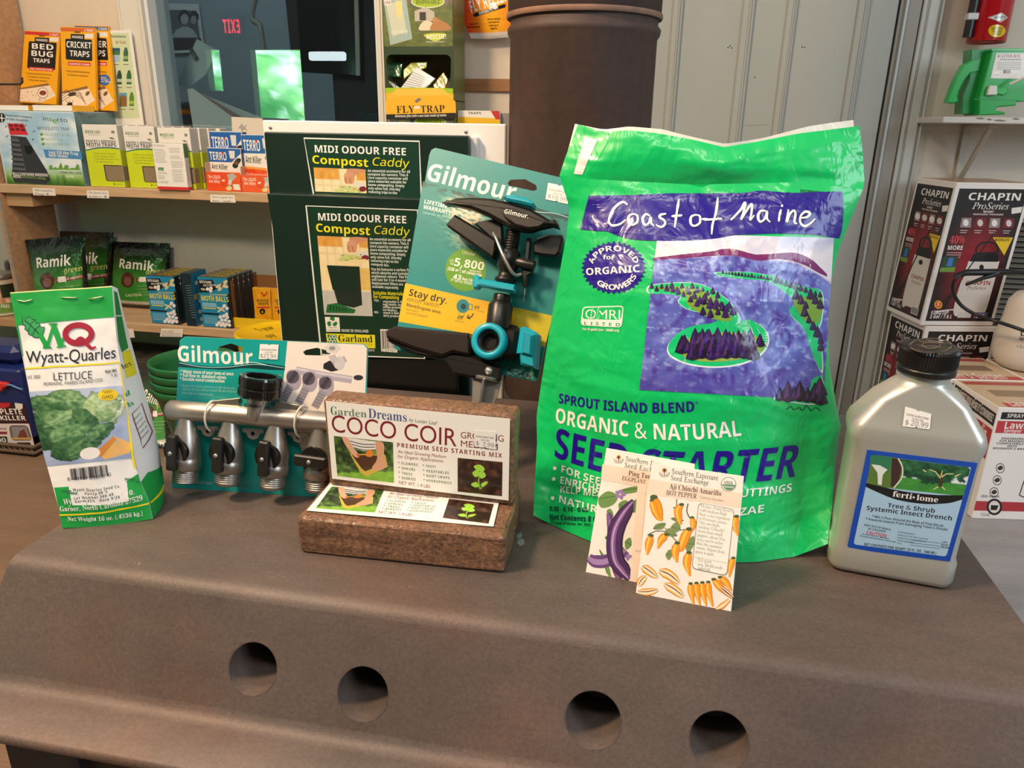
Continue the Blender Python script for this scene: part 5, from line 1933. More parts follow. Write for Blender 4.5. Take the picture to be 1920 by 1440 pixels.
for rot in (0, 1):
    e = sf_.ux if rot == 0 else sf_.n
    e = unit(e - dn_ * (e @ dn_))
    f2 = np.cross(dn_, e)
    V = [w0 + e * .020 + f2 * .0015, w0 - e * .020 + f2 * .0015, w0 - e * .020 - f2 * .0015, w0 + e * .020 - f2 * .0015]
    tip = w0 + dn_ * L2
    V2 = [tip + e * .002 + f2 * .001, tip - e * .002 + f2 * .001, tip - e * .002 - f2 * .001, tip + e * .002 - f2 * .001]
    m.add(np.array(V + V2), [(0, 1, 5, 4), (1, 2, 6, 5), (2, 3, 7, 6), (3, 0, 4, 7), (3, 2, 1, 0), (4, 5, 6, 7)], 'b5b0aa')
m.lathe(w0 + dn_ * -.004, dn_, [(24 * k2, 0), (24 * k2, .004), (22 * k2, .005)], 'c6c1bb', 28)
m.build('ground_spike', ALU, spr, label='grey ground spike')

# ================================================================== white board and compost caddies
BY = 1.30
bq = [ony(490, 225, BY), ony(952, 240, BY)]
board = thing('display_board', 'white framed board standing behind the stove beside the pipe', 'board', (bq[0][0] + .26, BY + .01, 0))
X0 = ony(491, 225, BY)[0]
X1 = -.2585
Zt = bq[0][2]
m = MB()
m.abox(X0, X1, BY, BY + .012, 0.0, Zt, 'ebe7e3', .002)
bf = Plane((0, BY, 0), (0, -1, 0))
m.build('panel', SATIN, board)
m = MB()
xr = ony(886, 258, BY)[0]
m.abox(xr, xr + .012, BY - .016, BY, 0.3, ony(886, 257, BY)[2], 'd9d6d2', .001)
m.build('edge_strip', SATIN, board)
for (x, y) in ((507, 239), (874, 247)):
    c = bf.at(x, y)
    m = MB().lathe(c, (0, -1, 0), [(.0035, 0), (.003, .0012), (.001, .0018)], 'b8b4ae', 14)
    m.build('screw', ALU, board)

DGR, DG2, YEL = '032219', '053626', 'e6dc1e'


def caddy_print(m, fc, o, full, Wf):
    """o: function from the lower carton's pixels to this carton's pixels"""
    t = lambda s_, a, b, cap, col, fk='B', **k: m.T(fc, s_, o(*a), o(*b), cap, col, fk, **k)
    t('MIDI ODOUR FREE', (597, 413), (762, 419), 13.5, 'e9e9e4')
    t('Compost', (593, 434), (694, 441), 15, YEL)
    t('Caddy', (702, 438), (769, 442), 15, YEL, 'R', shear=.15)
    for i, s_ in enumerate(('An essential accessory for all', 'compost bin owners. This 9', 'Litre capacity container will', 'store materials suitable for', 'home composting. Empty', 'only when full, thereby', 'reducing trips to the', 'compost bin.')[:8 if full else 7]):
        wd = (77, 73, 72, 70, 66, 58, 52, 34)[i]
        t(s_, (693 + i * .4, 450.5 + i * 6.7), (693 + wd + i * .4, 452.5 + i * 6.8), 4.8, 'dfe4dc')
    ph = [o(595, 442), o(689, 446), o(699, 593), o(608, 590)]

    def kitchen(X, Y):
        n = fbm(X * 14, Y * 14, 3)
        c = mixc(rgb('e9d29a'), rgb('f3e6c2'), n)
        wood = (Y < .14) & ((X < .5) | (X > .82))
        c = np.where(wood[..., None], mixc(rgb('c98a35'), rgb('e8b45c'), n), c)
        grid_ = (np.abs((X * 6) % 1 - .5) > .47) | (np.abs((Y * 9) % 1 - .5) > .47)
        c = np.where((grid_ & (Y < .5) & ~wood)[..., None], c * .93, c)
        c = np.where(((X > .72) & (Y > .38) & (Y < .68))[..., None], mixc(rgb('d9b45c'), rgb('e6c878'), n), c)
        return np.where((Y > .68)[..., None], rgb('c9c9c4') - .06 * n[..., None], c)
    if full:
        m.pic(fc, ph, 36, 50, kitchen)
    else:
        m.pic(fc, [ph[0], ph[1], bil(ph, 1, .31), bil(ph, 0, .31)], 36, 18, lambda X, Y: kitchen(X, Y * .31))
    q = lambda u, v: bil(ph, u, v)
    m.P(fc, [q(.66, .0), q(.98, .0), q(.98, .035), q(.84, .06), q(.76, .11), q(.66, .07)], 'c98f6e', sm=True)
    m.P(fc, [q(.60, .06), q(.72, .04), q(.78, .10), q(.77, .15), q(.72, .19), q(.66, .18), q(.58, .15)], 'd09a7a', sm=True)
    for k in range(4):
        m.Ln(fc, [q(.62 + k * .035, .11), q(.605 + k * .045, .16), q(.63 + k * .04, .195)], 4.5, 'cf9775' if k % 2 else 'bd8160', sm=True, taper=(1, 1, .6))
    m.P(fc, [q(.74, .18), q(.98, .17), q(.98, .24), q(.82, .24)], 'd9d6cf')
    m.P(fc, [q(.36, .29), q(.5, .23), q(.68, .22), q(.92, .25), q(.99, .26), q(.9, .31), q(.4, .31)], 'c8cf86')
    for k in range(16):
        x, y = rnd.uniform(.4, .92), rnd.uniform(.225, .30)
        m.Ln(fc, [q(x, y), q(x + rnd.uniform(.03, .09), y + rnd.uniform(-.02, .02))], 2, rnd.choice(['8fae4a', 'e8e2b8', 'b8c96a', 'c98a5a', '6f8f3a']))
    m.E(fc, q(.93, .255), 7, 5, '7d1f3a')
    if full:
        m.P(fc, [q(.38, .32), q(.92, .27), q(1, .29), q(.70, .385), q(.58, .39)], 'ead7a4')
        m.P(fc, [q(.14, .37), q(.80, .37), q(.72, .71), q(.66, .74), q(.22, .68)], '0f2a1c')
        m.P(fc, [q(.24, .68), q(.68, .72), q(.80, .37), q(.80, .86), q(.62, .90), q(.30, .86)], '1d2b23')
        m.P(fc, [q(.08, .87), q(.28, .845), q(.66, .925), q(.62, .97), q(.04, .975)], '1e6a38')
        for k in range(6):
            m.Ln(fc, [q(.16 + k * .055, .88 + k * .006), q(.12 + k * .07, .945)], 2, '0c2a18')
        for i, s_ in enumerate(('The lid features a carbon filter', 'which absorbs and contains', 'unpleasant odours. This filter', 'will last for 3 to 4 months.', 'Replacement filters are', 'available separately.')):
            t(s_, (696 + i * .4, 507 + i * 6.5), (696 + (80, 72, 76, 72, 60, 52)[i], 509 + i * 6.6), 4.8, 'dfe4dc')
        t('Suitable Materials', (700, 552), (756, 554), 6, YEL)
        t('for Composting', (700, 559), (748, 561), 6, YEL)
        t('YES -', (701, 565), (713, 566), 4, 'dfe4dc')
        t('NO -', (702, 587), (712, 588), 4, 'dfe4dc')
        for i, s_ in enumerate(('vegetable & fruit', 'egg shells, tea', 'coffee grounds', 'cut flowers.')):
            t(s_, (718, 567 + i * 5.2), (718 + (44, 36, 36, 27)[i], 568.5 + i * 5.2), 4, 'dfe4dc')
        t('meat & fish scraps', (719, 588), (766, 590), 4, 'dfe4dc')
        t('dairy products', (719, 593.5), (752, 595), 4, 'dfe4dc')
        m.P(fc, [(609, 594), (636, 595), (638, 622), (612, 622)], 'eceae4')
        for k in range(3):
            A = R_(120 * k - 90)
            c = (623 + 6 * math.cos(A), 604 + 6 * math.sin(A))
            m.P(fc, [(c[0] + 5 * math.cos(A + b), c[1] + 5 * math.sin(A + b)) for b in (-1.7, -.7, .7, 1.7, 2.6)], '1f7a3c')
        m.T(fc, 'made from', (616, 615), (632, 615.5), 3, '2c4a34', 'R')
        m.T(fc, 'recycled plastic', (613, 620), (636, 620.5), 3, '2c4a34', 'R')
        m.T(fc, 'MADE IN ENGLAND', (641, 622), (691, 623.5), 5, 'dfe4dc')
        m.P(fc, [(611, 625), (703, 628), (704, 653), (615, 652)], YEL)
        m.P(fc, [(614, 627), (631, 628), (632, 645), (616, 644)], '1f7a3c')
        for k in range(6):
            A = k * math.pi / 3
            m.Ln(fc, spline([(623.5 + 5.5 * math.cos(A) + 2.6 * math.cos(b), 636 + 5.5 * math.sin(A) + 2.6 * math.sin(b)) for b in np.linspace(0, 5.6, 8)], 2, True), 1.1, 'e9efe4', True)
        m.T(fc, 'Garland', (635, 640), (699, 642), 12, '16281c', 'S')
        m.T(fc, 'PRODUCTS LIMITED', (636, 646), (698, 648), 3.5, '16281c', 'R', track=.2)
        m.T(fc, 'www.garlandproducts.com', (616, 656), (702, 659), 5, 'dfe4dc', 'R')
        m.P(fc, [(713, 617), (745, 618), (745, 661), (715, 659)], 'e6e4de')
        for i in range(17):
            m.Ln(fc, [(715 + i * 1.8, 620), (716.5 + i * 1.8, 654)], rnd.choice([.6, .9, 1.3]), '1b1b1b')
        m.T(fc, '5 03167', (716, 659), (742, 660), 4.5, '1b1b1b', 'R')


def carton(y, tl, tr, bl_px, br_px, z0, label, full):
    t = thing('compost_caddy', label, 'compost caddy', (float((ony(*tl, y)[0] + ony(*tr, y)[0]) / 2), y + .02, z0), 'compost caddies on the white board')
    fc = Plane((0, y, 0), (0, -1, 0))
    m = MB()
    pts = [tl, tr, br_px, bl_px]
    q = [fc.at(*p) for p in pts]
    return t, fc, m, q


yU, yL = 1.266, 1.228
# upper carton
t, fu, m, q = carton(yU, (494, 247), (880, 259), (506, 385), (868, 395), 0.0, 'upper dark green compost caddy carton, partly behind the lower one', False)
xa, xb = ony(494, 247, yU)[0], ony(878, 258, yU)[0]
z1_, z0_ = ony(494, 247, yU)[2], 0.0
m.abox(xa, xb, yU, BY - .017, z0_, z1_, DGR, .002)
m.Ln(fu, [(588, 365), (570, 259), (786, 265), (790, 370)], 3, 'dfe2da')
m.P(fu, [(573, 262), (784, 268), (787, 380), (592, 370)], DG2)
caddy_print(m, fu, lambda x, y: (x - 4 + (x - 680) * .035 - (y - 440) * .02, y - 128 + (y - 440) * -.02), False, 1)
m.build('carton', CARD, t)
# lower carton
t, fl2, m, q = carton(yL, (500, 363), (868, 376), (560, 740), (857, 735), 0.0, 'lower dark green compost caddy carton, in front of the other', True)
xa2, xb2 = ony(501, 365, yL)[0], ony(862, 500, yL)[0]
zt2 = ony(501, 364, yL)[2]
zb2 = ony(640, 668, yL)[2]
m.slab(fl2, [(500, 363), (866, 377), (854, 673), (549, 667)], -(yU - yL - .002), 0, DGR, .0015)
m.Ln(fl2, [(603, 668), (574, 386), (783, 394), (796, 672), (603, 665)], 3.2, 'dfe2da')
m.P(fl2, [(577, 389), (781, 397), (793, 669), (605, 663)], '04321f')
caddy_print(m, fl2, lambda x, y: (x, y), True, 1)
m.build('carton', CARD, t)
m = MB()
m.slab(fl2, [(551, 669), (853, 675), (856, 736), (820, 1150), (640, 1150), (563, 740)], -(yU - yL - .004), -.004, '0a0c0b', .002)
m.build('bin', PLAS, t, label='black bin under the carton sleeve')
# ================================================================== the room
WY = 2.45
def wx(px, py):
    return ony(px, py, WY)[0]


def struct(name, m, mt, loc=None, parent=None):
    return m.build(name, mt, parent, loc, kind='structure')


struct('floor', MB().add([(-.1, -1.8, 0), (2.6, -1.8, 0), (2.6, WY, 0), (-.1, WY, 0)], [(0, 1, 2, 3)], '979597').add([(-6.2, -1.8, 0), (-.1, -1.8, 0), (-.1, WY, 0), (-6.2, WY, 0)], [(0, 1, 2, 3)], '7d6450'), FLOORM)  # left half browner: warm lamplight put into the floor colour
CREAMW = 'd9c9b4'
wl, wr = wx(283, 110), wx(712, 110)
wz0, wz1 = 0.80, 1.75
dl, dr = wx(1228, 100) - .02, wx(1722, 10) + .012
m = MB()
GREYW = 'adb0a8'  # wall below the shelf: shelf shade put into the colour
SZ_ = ony(250, 353, 2.20)[2] - .015
m.abox(-3.2, wl, WY, WY + .12, SZ_, 2.6, CREAMW, .0005)
m.abox(-3.2, wl, WY, WY + .12, 0, SZ_, GREYW, .0005)
m.abox(wl, wr, WY, WY + .12, 0, SZ_, GREYW, .0005)
m.abox(wl, wr, WY, WY + .12, SZ_, wz0, CREAMW, .0005)
m.abox(wl, wr, WY, WY + .12, wz1, 2.6, CREAMW, .0005)
m.abox(wr, dl, WY, WY + .12, 0, 2.6, CREAMW, .0005)
m.abox(dl, dr, WY + .05, WY + .12, 0, 2.6, CREAMW, .0005)
m.abox(dr, 2.6, WY, WY + .12, 0, 2.6, 'd6cbbb', .0005)
struct('wall_back', m, WALLM)
# window with casing, jamb and pane
win = bpy.data.objects.new('window_1', None)
win.location = ((wl + wr) / 2, WY, wz0)
win['kind'] = 'structure'
COL.objects.link(win)
m = MB()
cw = wl - wx(238, 110)
TRIM = 'dcd6ca'
for x0, x1 in ((wl - cw, wl), (wr, wr + .03)):
    m.abox(x0, x1, WY - .018, WY, wz0, wz1 + .07, TRIM, .003)
    m.abox(x0 + .008, x0 + .014, WY - .022, WY - .018, wz0, wz1, TRIM, .001)
    m.abox(x1 - .014, x1 - .008, WY - .022, WY - .018, wz0, wz1, TRIM, .001)
m.abox(wl - .07, wr + .03, WY - .03, WY + .02, wz0 - .03, wz0, TRIM, .003)
m.abox(wl, wl + .012, WY, WY + .12, wz0, wz1, 'd5dde0', .001)
m.abox(wr - .012, wr, WY, WY + .12, wz0, wz1, 'd5dde0', .001)
m.build('window_frame', DOORM, win)
g = bpy.data.materials.new('window_glass')
g.use_nodes = True
nt = g.node_tree
nt.nodes.clear()
o_ = nt.nodes.new('ShaderNodeOutputMaterial')
mx = nt.nodes.new('ShaderNodeMixShader')
tr_ = nt.nodes.new('ShaderNodeBsdfTransparent')
tr_.inputs[0].default_value = (.80, .90, .93, 1)
gl = nt.nodes.new('ShaderNodeBsdfGlossy')
gl.inputs['Roughness'].default_value = 0.0
mx.inputs[0].default_value = 0.17
nt.links.new(tr_.outputs[0], mx.inputs[1])
nt.links.new(gl.outputs[0], mx.inputs[2])
nt.links.new(mx.outputs[0], o_.inputs[0])
m = MB()
m.abox(wl + .01, wr - .01, WY + .045, WY + .049, wz0, wz1, 'ffffff', .0005)
m.build('pane', g, win)
# door
door = bpy.data.objects.new('door_1', None)
door.location = ((dl + dr) / 2, WY, 0)
door['kind'] = 'structure'
COL.objects.link(door)
DG = 'a4a69f'
m = MB()
d1 = wx(1684, 10)
m.abox(dl, d1, WY - .005, WY + .03, .012, 2.4, DG, .002)
for a, b, hgt in ((1262, 1282, .008), (1393, 1416, .008), (1476, 1496, .008), (1608, 1631, .008)):
    x0, x1 = wx(a, 10), wx(b, 10)
    m.abox(x0, x1, WY - .005 - hgt, WY - .005, .05, 2.35, DG, .004)
    m.abox(x0 + (x1 - x0) * .55, x0 + (x1 - x0) * .72, WY - .009 - hgt, WY - .005 - hgt, .05, 2.35, DG, .0015)
m.build('door_leaf', DOORM, door)
df = Plane((0, WY - .0052, 0), (0, -1, 0))
m = MB()
for x, y in ((1365, 89), (1369, 86), (1372, 90), (1504, 88), (1509, 89), (1415, 145)):
    m.E(df, (x, y), 1.6, 1.2, '2a2a28', n=8)
m.Ln(df, [(1389, 98), (1396, 96)], 1.6, '2a2a28')
m.Ln(df, [(1390, 236), (1440, 234)], 1.0, '8b8a82')
m.build('scuff_marks', MATT, door)
m = MB()
a0, a1, a2, a3 = wx(1687, 10), wx(1697, 10), wx(1701, 10), wx(1727, 10)
m.abox(a0 + .002, a1, WY - .004, WY + .04, 0, 2.5, '8f8a82', .001)
m.abox(a1, a2, WY - .016, WY + .02, 0, 2.5, 'c4cfd2', .001)
m.abox(a2, a3, WY - .010, WY + .02, 0, 2.5, '9a958b', .001)
m.build('door_jamb', DOORM, door)
m = MB()
b0, b1 = wx(1729, 10), wx(1768, 10)
for t0, t1, dp in ((0, .18, .020), (.18, .30, .014), (.30, .78, .018), (.78, .88, .013), (.88, 1, .022)):
    m.abox(b0 + (b1 - b0) * t0, b0 + (b1 - b0) * t1, WY - dp, WY, 0, 2.5, 'c6c6bf', .003)
struct('trim_1', m, DOORM)
m = MB()
m.abox(b1, 2.6, WY - .012, WY, 0, .09, 'd2d0c8', .003)
struct('baseboard_right', m, DOORM)
m = MB()
s0_ = [wx(852, 150), wx(985, 155)]
m.abox(s0_[0] - .15, s0_[1] + .1, WY - .014, WY, ony(900, 172, WY)[2], ony(900, 148, WY)[2], '9a6a40', .002)
struct('trim_2', m, WOOD)

# office behind the glass
m = MB()
OY = 4.4
m.add([(-5.2, WY + .13, 0), (1.0, WY + .13, 0), (1.0, OY, 0), (-5.2, OY, 0)], [(0, 1, 2, 3)], '6a6660')
struct('floor_office', m, FLOORM)
m = MB()
m.abox(-5.2, .6, OY, OY + .06, 0, 2.6, '9aa5a9', .001)
struct('wall_office', m, WALLM)
m = MB()
m.abox(-4.4, -4.34, WY + .13, OY, 0, 2.6, '9aa5a9', .001)
struct('wall_office_left', m, WALLM)
m = MB()
m.abox(-1.45, .5, 3.35, 3.41, 0, 2.6, '35373a', .001)
struct('wall_office_right', m, WALLM)
m = MB()
m.abox(-5.2, .8, WY + .13, OY, 2.5, 2.56, '7d7c78', .001)
struct('ceiling_office', m, WALLM)
lamp('office_fill', (-2.2, 3.0, 2.4), (-2.6, 4.4, 1.0), .6, 14, (.85, .95, 1.0))  # added fill light to brighten the office, no fitting seen there
pf_ = Plane((0, 4.385, 0), (0, -1, 0))
P3 = thing('framed_photograph', 'framed grey photograph of two people on the office wall behind the glass', 'picture', pf_.at(345, 95))
m = MB()
FQ = [(299, -30), (378, -30), (392, 100), (320, 102)]
m.slab(pf_, [(300, 6), (374, 8), (386, 98), (322, 101)], 0, .012, 'd6d6d2', .002)
m.build('frame', SATIN, P3)
m = MB()
h_ = Plane((0, 4.372, 0), (0, -1, 0))
m.P(h_, [(310, 18), (368, 20), (378, 92), (324, 95)], '5d6163')
m.P(h_, [(318, 72), (377, 72), (378, 92), (324, 95)], '1f2223')
m.E(h_, (345, 32), 11, 14, '22262a')
m.E(h_, (346, 36), 7.5, 10, 'a9abaa')
m.E(h_, (364, 32), 9, 11, '24282b')
m.E(h_, (363, 37), 5.5, 8, '9a9c9b')
m.P(h_, [(322, 70), (330, 56), (342, 50), (352, 50), (362, 56), (372, 70)], 'b4b6b4')
m.build('print', MATT, P3)
cab = thing('wall_screen', 'large black screen hung on the dark office wall', 'screen', (-1.0, 3.35, 1.2))
m = MB()
cf = Plane((0, 3.30, 0), (0, -1, 0))
m.slab(cf, [(528, -60), (668, -60), (672, 142), (548, 134)], -.04, 0, '0f0f10', .004)
m.build('screen', SHINY, cab)
m = MB()
m.slab(cf, [(664, -60), (672, -60), (677, 142), (669, 142)], 0, .012, 'b9b2a6', .002)
m.build('edge_strip', SATIN, cab)
# things on the office side of the sill
desk = thing('office_desk', 'wooden desk just behind the window glass', 'desk', (-1.2, WY + .45, 0))
MB().abox(-1.9, -.5, WY + .14, WY + .75, .70, .74, '6f675c', .004).build('desk_top', WOOD, desk)
for x in (-1.85, -.58):
    for y in (WY + .17, WY + .70):
        MB().abox(x, x + .04, y, y + .04, 0, .70, '5a5249', .002).build('leg', WOOD, desk)
yb_ = 2.72
kf = Plane((0, yb_, 0), (0, -1, 0))
m = MB()
m.slab(kf, [(306, 196), (314, 191), (346, 191), (354, 198), (355, proj(V3(-1.5, yb_, .743))[1]), (311, proj(V3(-1.6, yb_, .743))[1])], -.16, 0, '17171a', .008)
m.build('desk_phone', PLAS, label='black device standing behind the window at its left', cat='device')
pp = Plane((-1.2, 2.86, .9), (.3, -1, .15))
m = MB()
m.slab(pp, [(369, 73), (407, 94), (386, 140), (352, 166), (331, 158)], 0, .001, 'b9c4c4')
m.build('hanging_paper', MATT, label='curled pale paper sheet hanging behind the glass', cat='paper')
m = MB()
m.slab(Plane((-1.2, 2.85, .9), (.3, -1, .15)), [(354, 92), (361, 90), (372, 108), (366, 113)], 0, .010, '1c1e20', .002)
m.build('bulldog_clip', PLAS, label='black clip on the hanging paper', cat='clip')
for k in range(4):
    ys = 2.64 + k * .03
    fp = Plane((0, ys, 0), (.2, -1, .25))
    dx = k * 9
    m = MB()
    m.slab(fp, [(352 + dx, 168 + k * 5), (362 + dx, 166 + k * 5), (440 + dx * 2, 222), (440 + dx * 2, 300), (372 + dx, 300)], 0, .004, ['cfcac4', '8f6f6c', 'b9bdbd', 'c9c4bd'][k])
    m.build('paper_folder', MATT, label=['pale paper folder leaning nearest the glass', 'reddish paper folder second from the glass', 'grey paper folder third from the glass', 'cream paper folder farthest from the glass'][k], cat='folder', group='folders leaning behind the window')
m = MB()
m.tube(spline([(-1.38, 3.2, 1.9), ony(478, 0, 3.2), ony(488, 50, 3.2), ony(494, 92, 3.2), ony(497, 130, 3.2)], 6), .012, '8d8f8b', 8)
m.build('cable', SATIN, label='grey cord hanging down inside the office', cat='cable')
m = MB()
sq = Plane((0, 2.40, 0), (0, -1, 0))
m.slab(sq, [(434, 219), (491, 222), (500, 260), (436, 260)], -.004, 0, 'ddd2c4')
m.P(sq, [(450, 236), (453, 231), (457, 237), (463, 234), (460, 240), (464, 245), (457, 243), (453, 248), (452, 241), (446, 241)], 'a9a49c')
m.build('card_sign', MATT, label='cream card with a small grey star in front of the window', cat='card')
sw = Plane((0, 2.62, 0), (0, -1, 0))
m = MB()
m.slab(sw, [(670, 210), (680, 209), (690, 213), (712, 212), (722, 202), (735, 205), (735, 300), (672, 300)], -.1, 0, '23303a', .004)
m.build('dark_tray', PLAS, label='dark blue tray at the right end of the office desk', cat='tray')

# ------------------------------------------------------------------ behind the camera: opening to the garden, exit sign, seen in the glass
BYW = -1.7
VY = 2 * (WY + .045) - BYW            # mirrored depth
mir = lambda px, py: ony(px, py, VY)
A_, B_, C_, D_ = mir(468, 92), mir(565, 97), mir(572, 225), mir(500, 225)
gx0, gx1 = A_[0], mir(566, 150)[0]
gz0, gz1 = 0.25, A_[2]
m = MB()
e0, e1 = mir(386, 110)[0], mir(412, 110)[0]
m.abox(e0 - 2.5, e0, BYW - .1, BYW, 0, 2.6, '7c8284', .001)
m.abox(e1, gx0, BYW - .1, BYW, 0, 2.6, '7c8284', .001)
m.abox(e0, e1, BYW - .1, BYW, gz1, 2.6, '7c8284', .001)
m.abox(e0, e1, BYW - .1, BYW, 0, mir(400, 170)[2], '7c8284', .001)
m.abox(gx0, gx1, BYW - .1, BYW, gz1, 2.6, '7c8284', .001)
m.abox(gx0, gx1, BYW - .1, BYW, 0, gz0, '7c8284', .001)
m.abox(gx1, 2.6, BYW - .1, BYW, 0, 2.6, '4a4c4e', .001)
struct('wall_front', m, WALLM)
gm = MB()
garden = thing('garden_backdrop', 'sunlit garden hedge outside the shop opening', 'hedge', ((gx0 + gx1) / 2, BYW - 1.6, 0))


def leafy(X, Y):
    n, n2 = fbm(X * 10, Y * 10, 4), fbm(X * 26 + 9, Y * 22, 3)
    c = mixc(rgb('2f7d3a'), rgb('a8f0a0'), (n - .3) * 2.2)
    c = mixc(c, rgb('e8f7ff'), np.clip((n2 - .5) * 4 + (.35 - Y) * 1.6, 0, 1))
    return mixc(c, rgb('f4f07a'), np.clip((n2 - .6) * 8, 0, 1) * (X > .45))


gp = Plane((0, BYW - 1.6, 0), (0, 1, 0))
X, Y = np.meshgrid(np.linspace(0, 1, 61), np.linspace(0, 1, 61))
X, Y = X.ravel(), Y.ravel()
n_ = fbm(X * 14, Y * 14, 3)
V = np.stack([e0 - 1.5 + X * (gx1 - e0 + 3.0), BYW - 1.6 + .5 * n_, 2.3 * (1 - Y)], -1)
gm.add(V, [(j * 61 + i, j * 61 + i + 1, (j + 1) * 61 + i + 1, (j + 1) * 61 + i) for j in range(60) for i in range(60)], s2l(np.clip(leafy(X, Y), 0, 1)), 0, True)
gm.build('foliage', glow('glowing_leaves', 7.0), garden)  # leaves emit light themselves in place of sunlight
ex = thing('exit_sign', 'red lettered exit sign on the wall opposite the window', 'sign', mir(435, 50))
c = [mir(420, 36), mir(451, 38)]
ef = Plane((0, BYW + .03, 0), (0, 1, 0))
m = MB()
zc = (mir(435, 50)[2])
xa_, xb_ = c[0][0], c[1][0]
m.abox(xa_ - .02, xb_ + .02, BYW, BYW + .028, zc - .09, zc + .09, '6f7577', .004)
m.build('housing', PLAS, ex)
m = MB()
V, tri = layout('EXIT', 'B', .05)
x = (V[:, 0] - V[:, 0].min()) / (V[:, 0].max() - V[:, 0].min())
P = np.stack([xb_ - x * (xb_ - xa_), np.full(len(x), BYW + .030), zc - .055 + V[:, 1] / cap_h('B') * .11], -1)
m.add(P, tri[:, ::-1].tolist(), 'ff2a3c')
m.build('lettering', glow('exit_red', 5.0), ex)
tb = MB()
tz = [ony(x, 106, VY - 1.0) for x in (584, 650)]
tb.abox(tz[0][0], tz[1][0], BYW + 1.0, BYW + 1.06, tz[0][2] - .03, tz[0][2] + .03, 'e6f2f4', .01)
tb.build('tube_light', glow('tube_white', 4.0), label='short fluorescent tube light behind the photographer', cat='lamp')

# ================================================================== left shelf unit
SY, SZ1 = 2.20, ony(250, 353, 2.20)[2]
SZ2 = ony(300, 609, 2.20)[2]
PXX = -2.16
unit_ = thing('shelf_unit', 'pale wooden shelf unit against the back wall at left', 'shelf', (-1.2, 2.3, 0))
TAN = 'b98f68'
m = MB().abox(PXX, -.36, SY, WY - .023, SZ1 - .030, SZ1 - .0008, 'c9a680', .002)
m.build('upper_shelf', WOOD, unit_)
m = MB().abox(PXX, -.36, SY, WY - .023, SZ2 - .030, SZ2 - .0008, 'c9a680', .002)
m.build('lower_shelf', WOOD, unit_)
m = MB().abox(PXX, -.36, SY + .02, WY - .023, .04, .07, '4a443c', .002)
m.build('bottom_shelf', WOOD, unit_)
m = MB().abox(PXX - .02, PXX, SY, WY - .023, 0, 1.6, TAN, .002)
m.abox(PXX - .006, PXX + .001, SY - .004, SY, 0, SZ1, '8f8d88', .001)
m.build('side_panel', WOOD, unit_)
m = MB().abox(PXX + .001, PXX + .10, SY + .02, WY - .03, SZ1 - .075, SZ1 - .031, 'b8946c', .002)
m.build('shelf_cleat', WOOD, unit_)
m = MB().abox(-.38, -.36, SY + .01, WY - .023, 0, SZ1 - .031, TAN, .002)
m.build('side_panel', WOOD, unit_)
m = MB()
hk = [ony(-4, 158, 2.24), ony(38, 158, 2.24), ony(42, 154, 2.24), ony(41, 145, 2.24)]
hk[0][0] = PXX
m.tube(hk, .0035, '3a3632', 8)
m.build('hook', PLAS, unit_, label='dark wire hook on the side panel')


def fbox(BL, BR, TL, y, z0, depth, col, cols=None, rz=0.0, r=.0012):
    """carton standing at z0: front corners from pixels on the plane y; returns builder, front face, (x0,x1,z1)"""
    a, b = ony(*BL, y), ony(*BR, y)
    h = ony(*TL, y)[2] - z0
    o = V3(a[0], y, z0)
    ux = V3(math.cos(rz), math.sin(rz), 0)
    uy = V3(-math.sin(rz), math.cos(rz), 0)
    w = b[0] - a[0]
    m = MB()
    m.box(o, ux * w, uy * depth, V3(0, 0, h), col, r, cols=cols)
    return m, Plane(o, -uy), dict(o=o, w=w, h=h, ux=ux, uy=uy, side=Plane(o + ux * w, ux), top=Plane(o + V3(0, 0, h), (0, 0, 1), tuple(uy)))


def tagc(px4, y, lines, label):
    fc = Plane((0, y, 0), (0, -1, 0))
    m = MB()
    m.slab(fc, px4, 0, .0008, 'eee6dc')
    hgt = px4[3][1] - px4[0][1]
    for i, s_ in enumerate(lines):
        v = .42 + i * (.5 if len(lines) < 3 else .27)
        m.T(fc, s_, bil(px4, .07, v), bil(px4, .07 + min(.86, .105 * len(s_)), v), hgt * (.24 if len(lines) < 3 else .16), '2a2726', 'T', h=.0011)
    return m.build('price_tag', MATT, label=label, cat='price tag', group='hand written price tags on the shelf edges')


tagc([(61, 352), (103, 354), (105, 367), (63, 366)], SY - .001, ['Mosquito', 'Trap $'], 'hand written price tag under the mosquito trap box')
tagc([(163, 357), (204, 358), (205, 372), (164, 371)], SY - .001, ['The Pantry Pest', 'killer $'], 'hand written price tag under the leftmost moth trap box')
tagc([(394, 365), (440, 366), (442, 380), (395, 379)], SY - .001, ['Terro Liquid Ant', 'Bait - single -'], 'hand written price tag under the orange ant killer boxes')
tagc([(232, 616), (250, 617), (253, 633), (236, 633)], SY - .001, ['NEIL', '$ 1'], 'small price tag on the lower shelf beside the seed bag')
tagc([(303, 616), (344, 617), (342, 632), (300, 631)], SY - .001, ['GUARD', 'OLD FASHIONED', 'MOTH BALL'], 'hand written price tag under the moth ball boxes')

# --- mosquito trap carton
m, f, q = fbox((12, 347), (160, 352), (0, 207), 2.215, SZ1, .20, 'c8dceb', cols=[None, '6f8d90', None, None, 'c9d6d8', None])


def skyp(X, Y):
    n = fbm(X * 5, Y * 6, 4)
    c = mixc(rgb('a5cbe4'), rgb('eef3f6'), np.clip((n - .35) * 2.4 + Y * .5 - .1, 0, 1))
    gr = np.clip((Y - .74) * 5, 0, 1)
    c = mixc(c, rgb('8cb84a'), gr)
    return mixc(c, rgb('2f5f24'), np.clip((Y - .86) * 7 + (fbm(X * 40, Y * 8, 2) - .5), 0, 1))


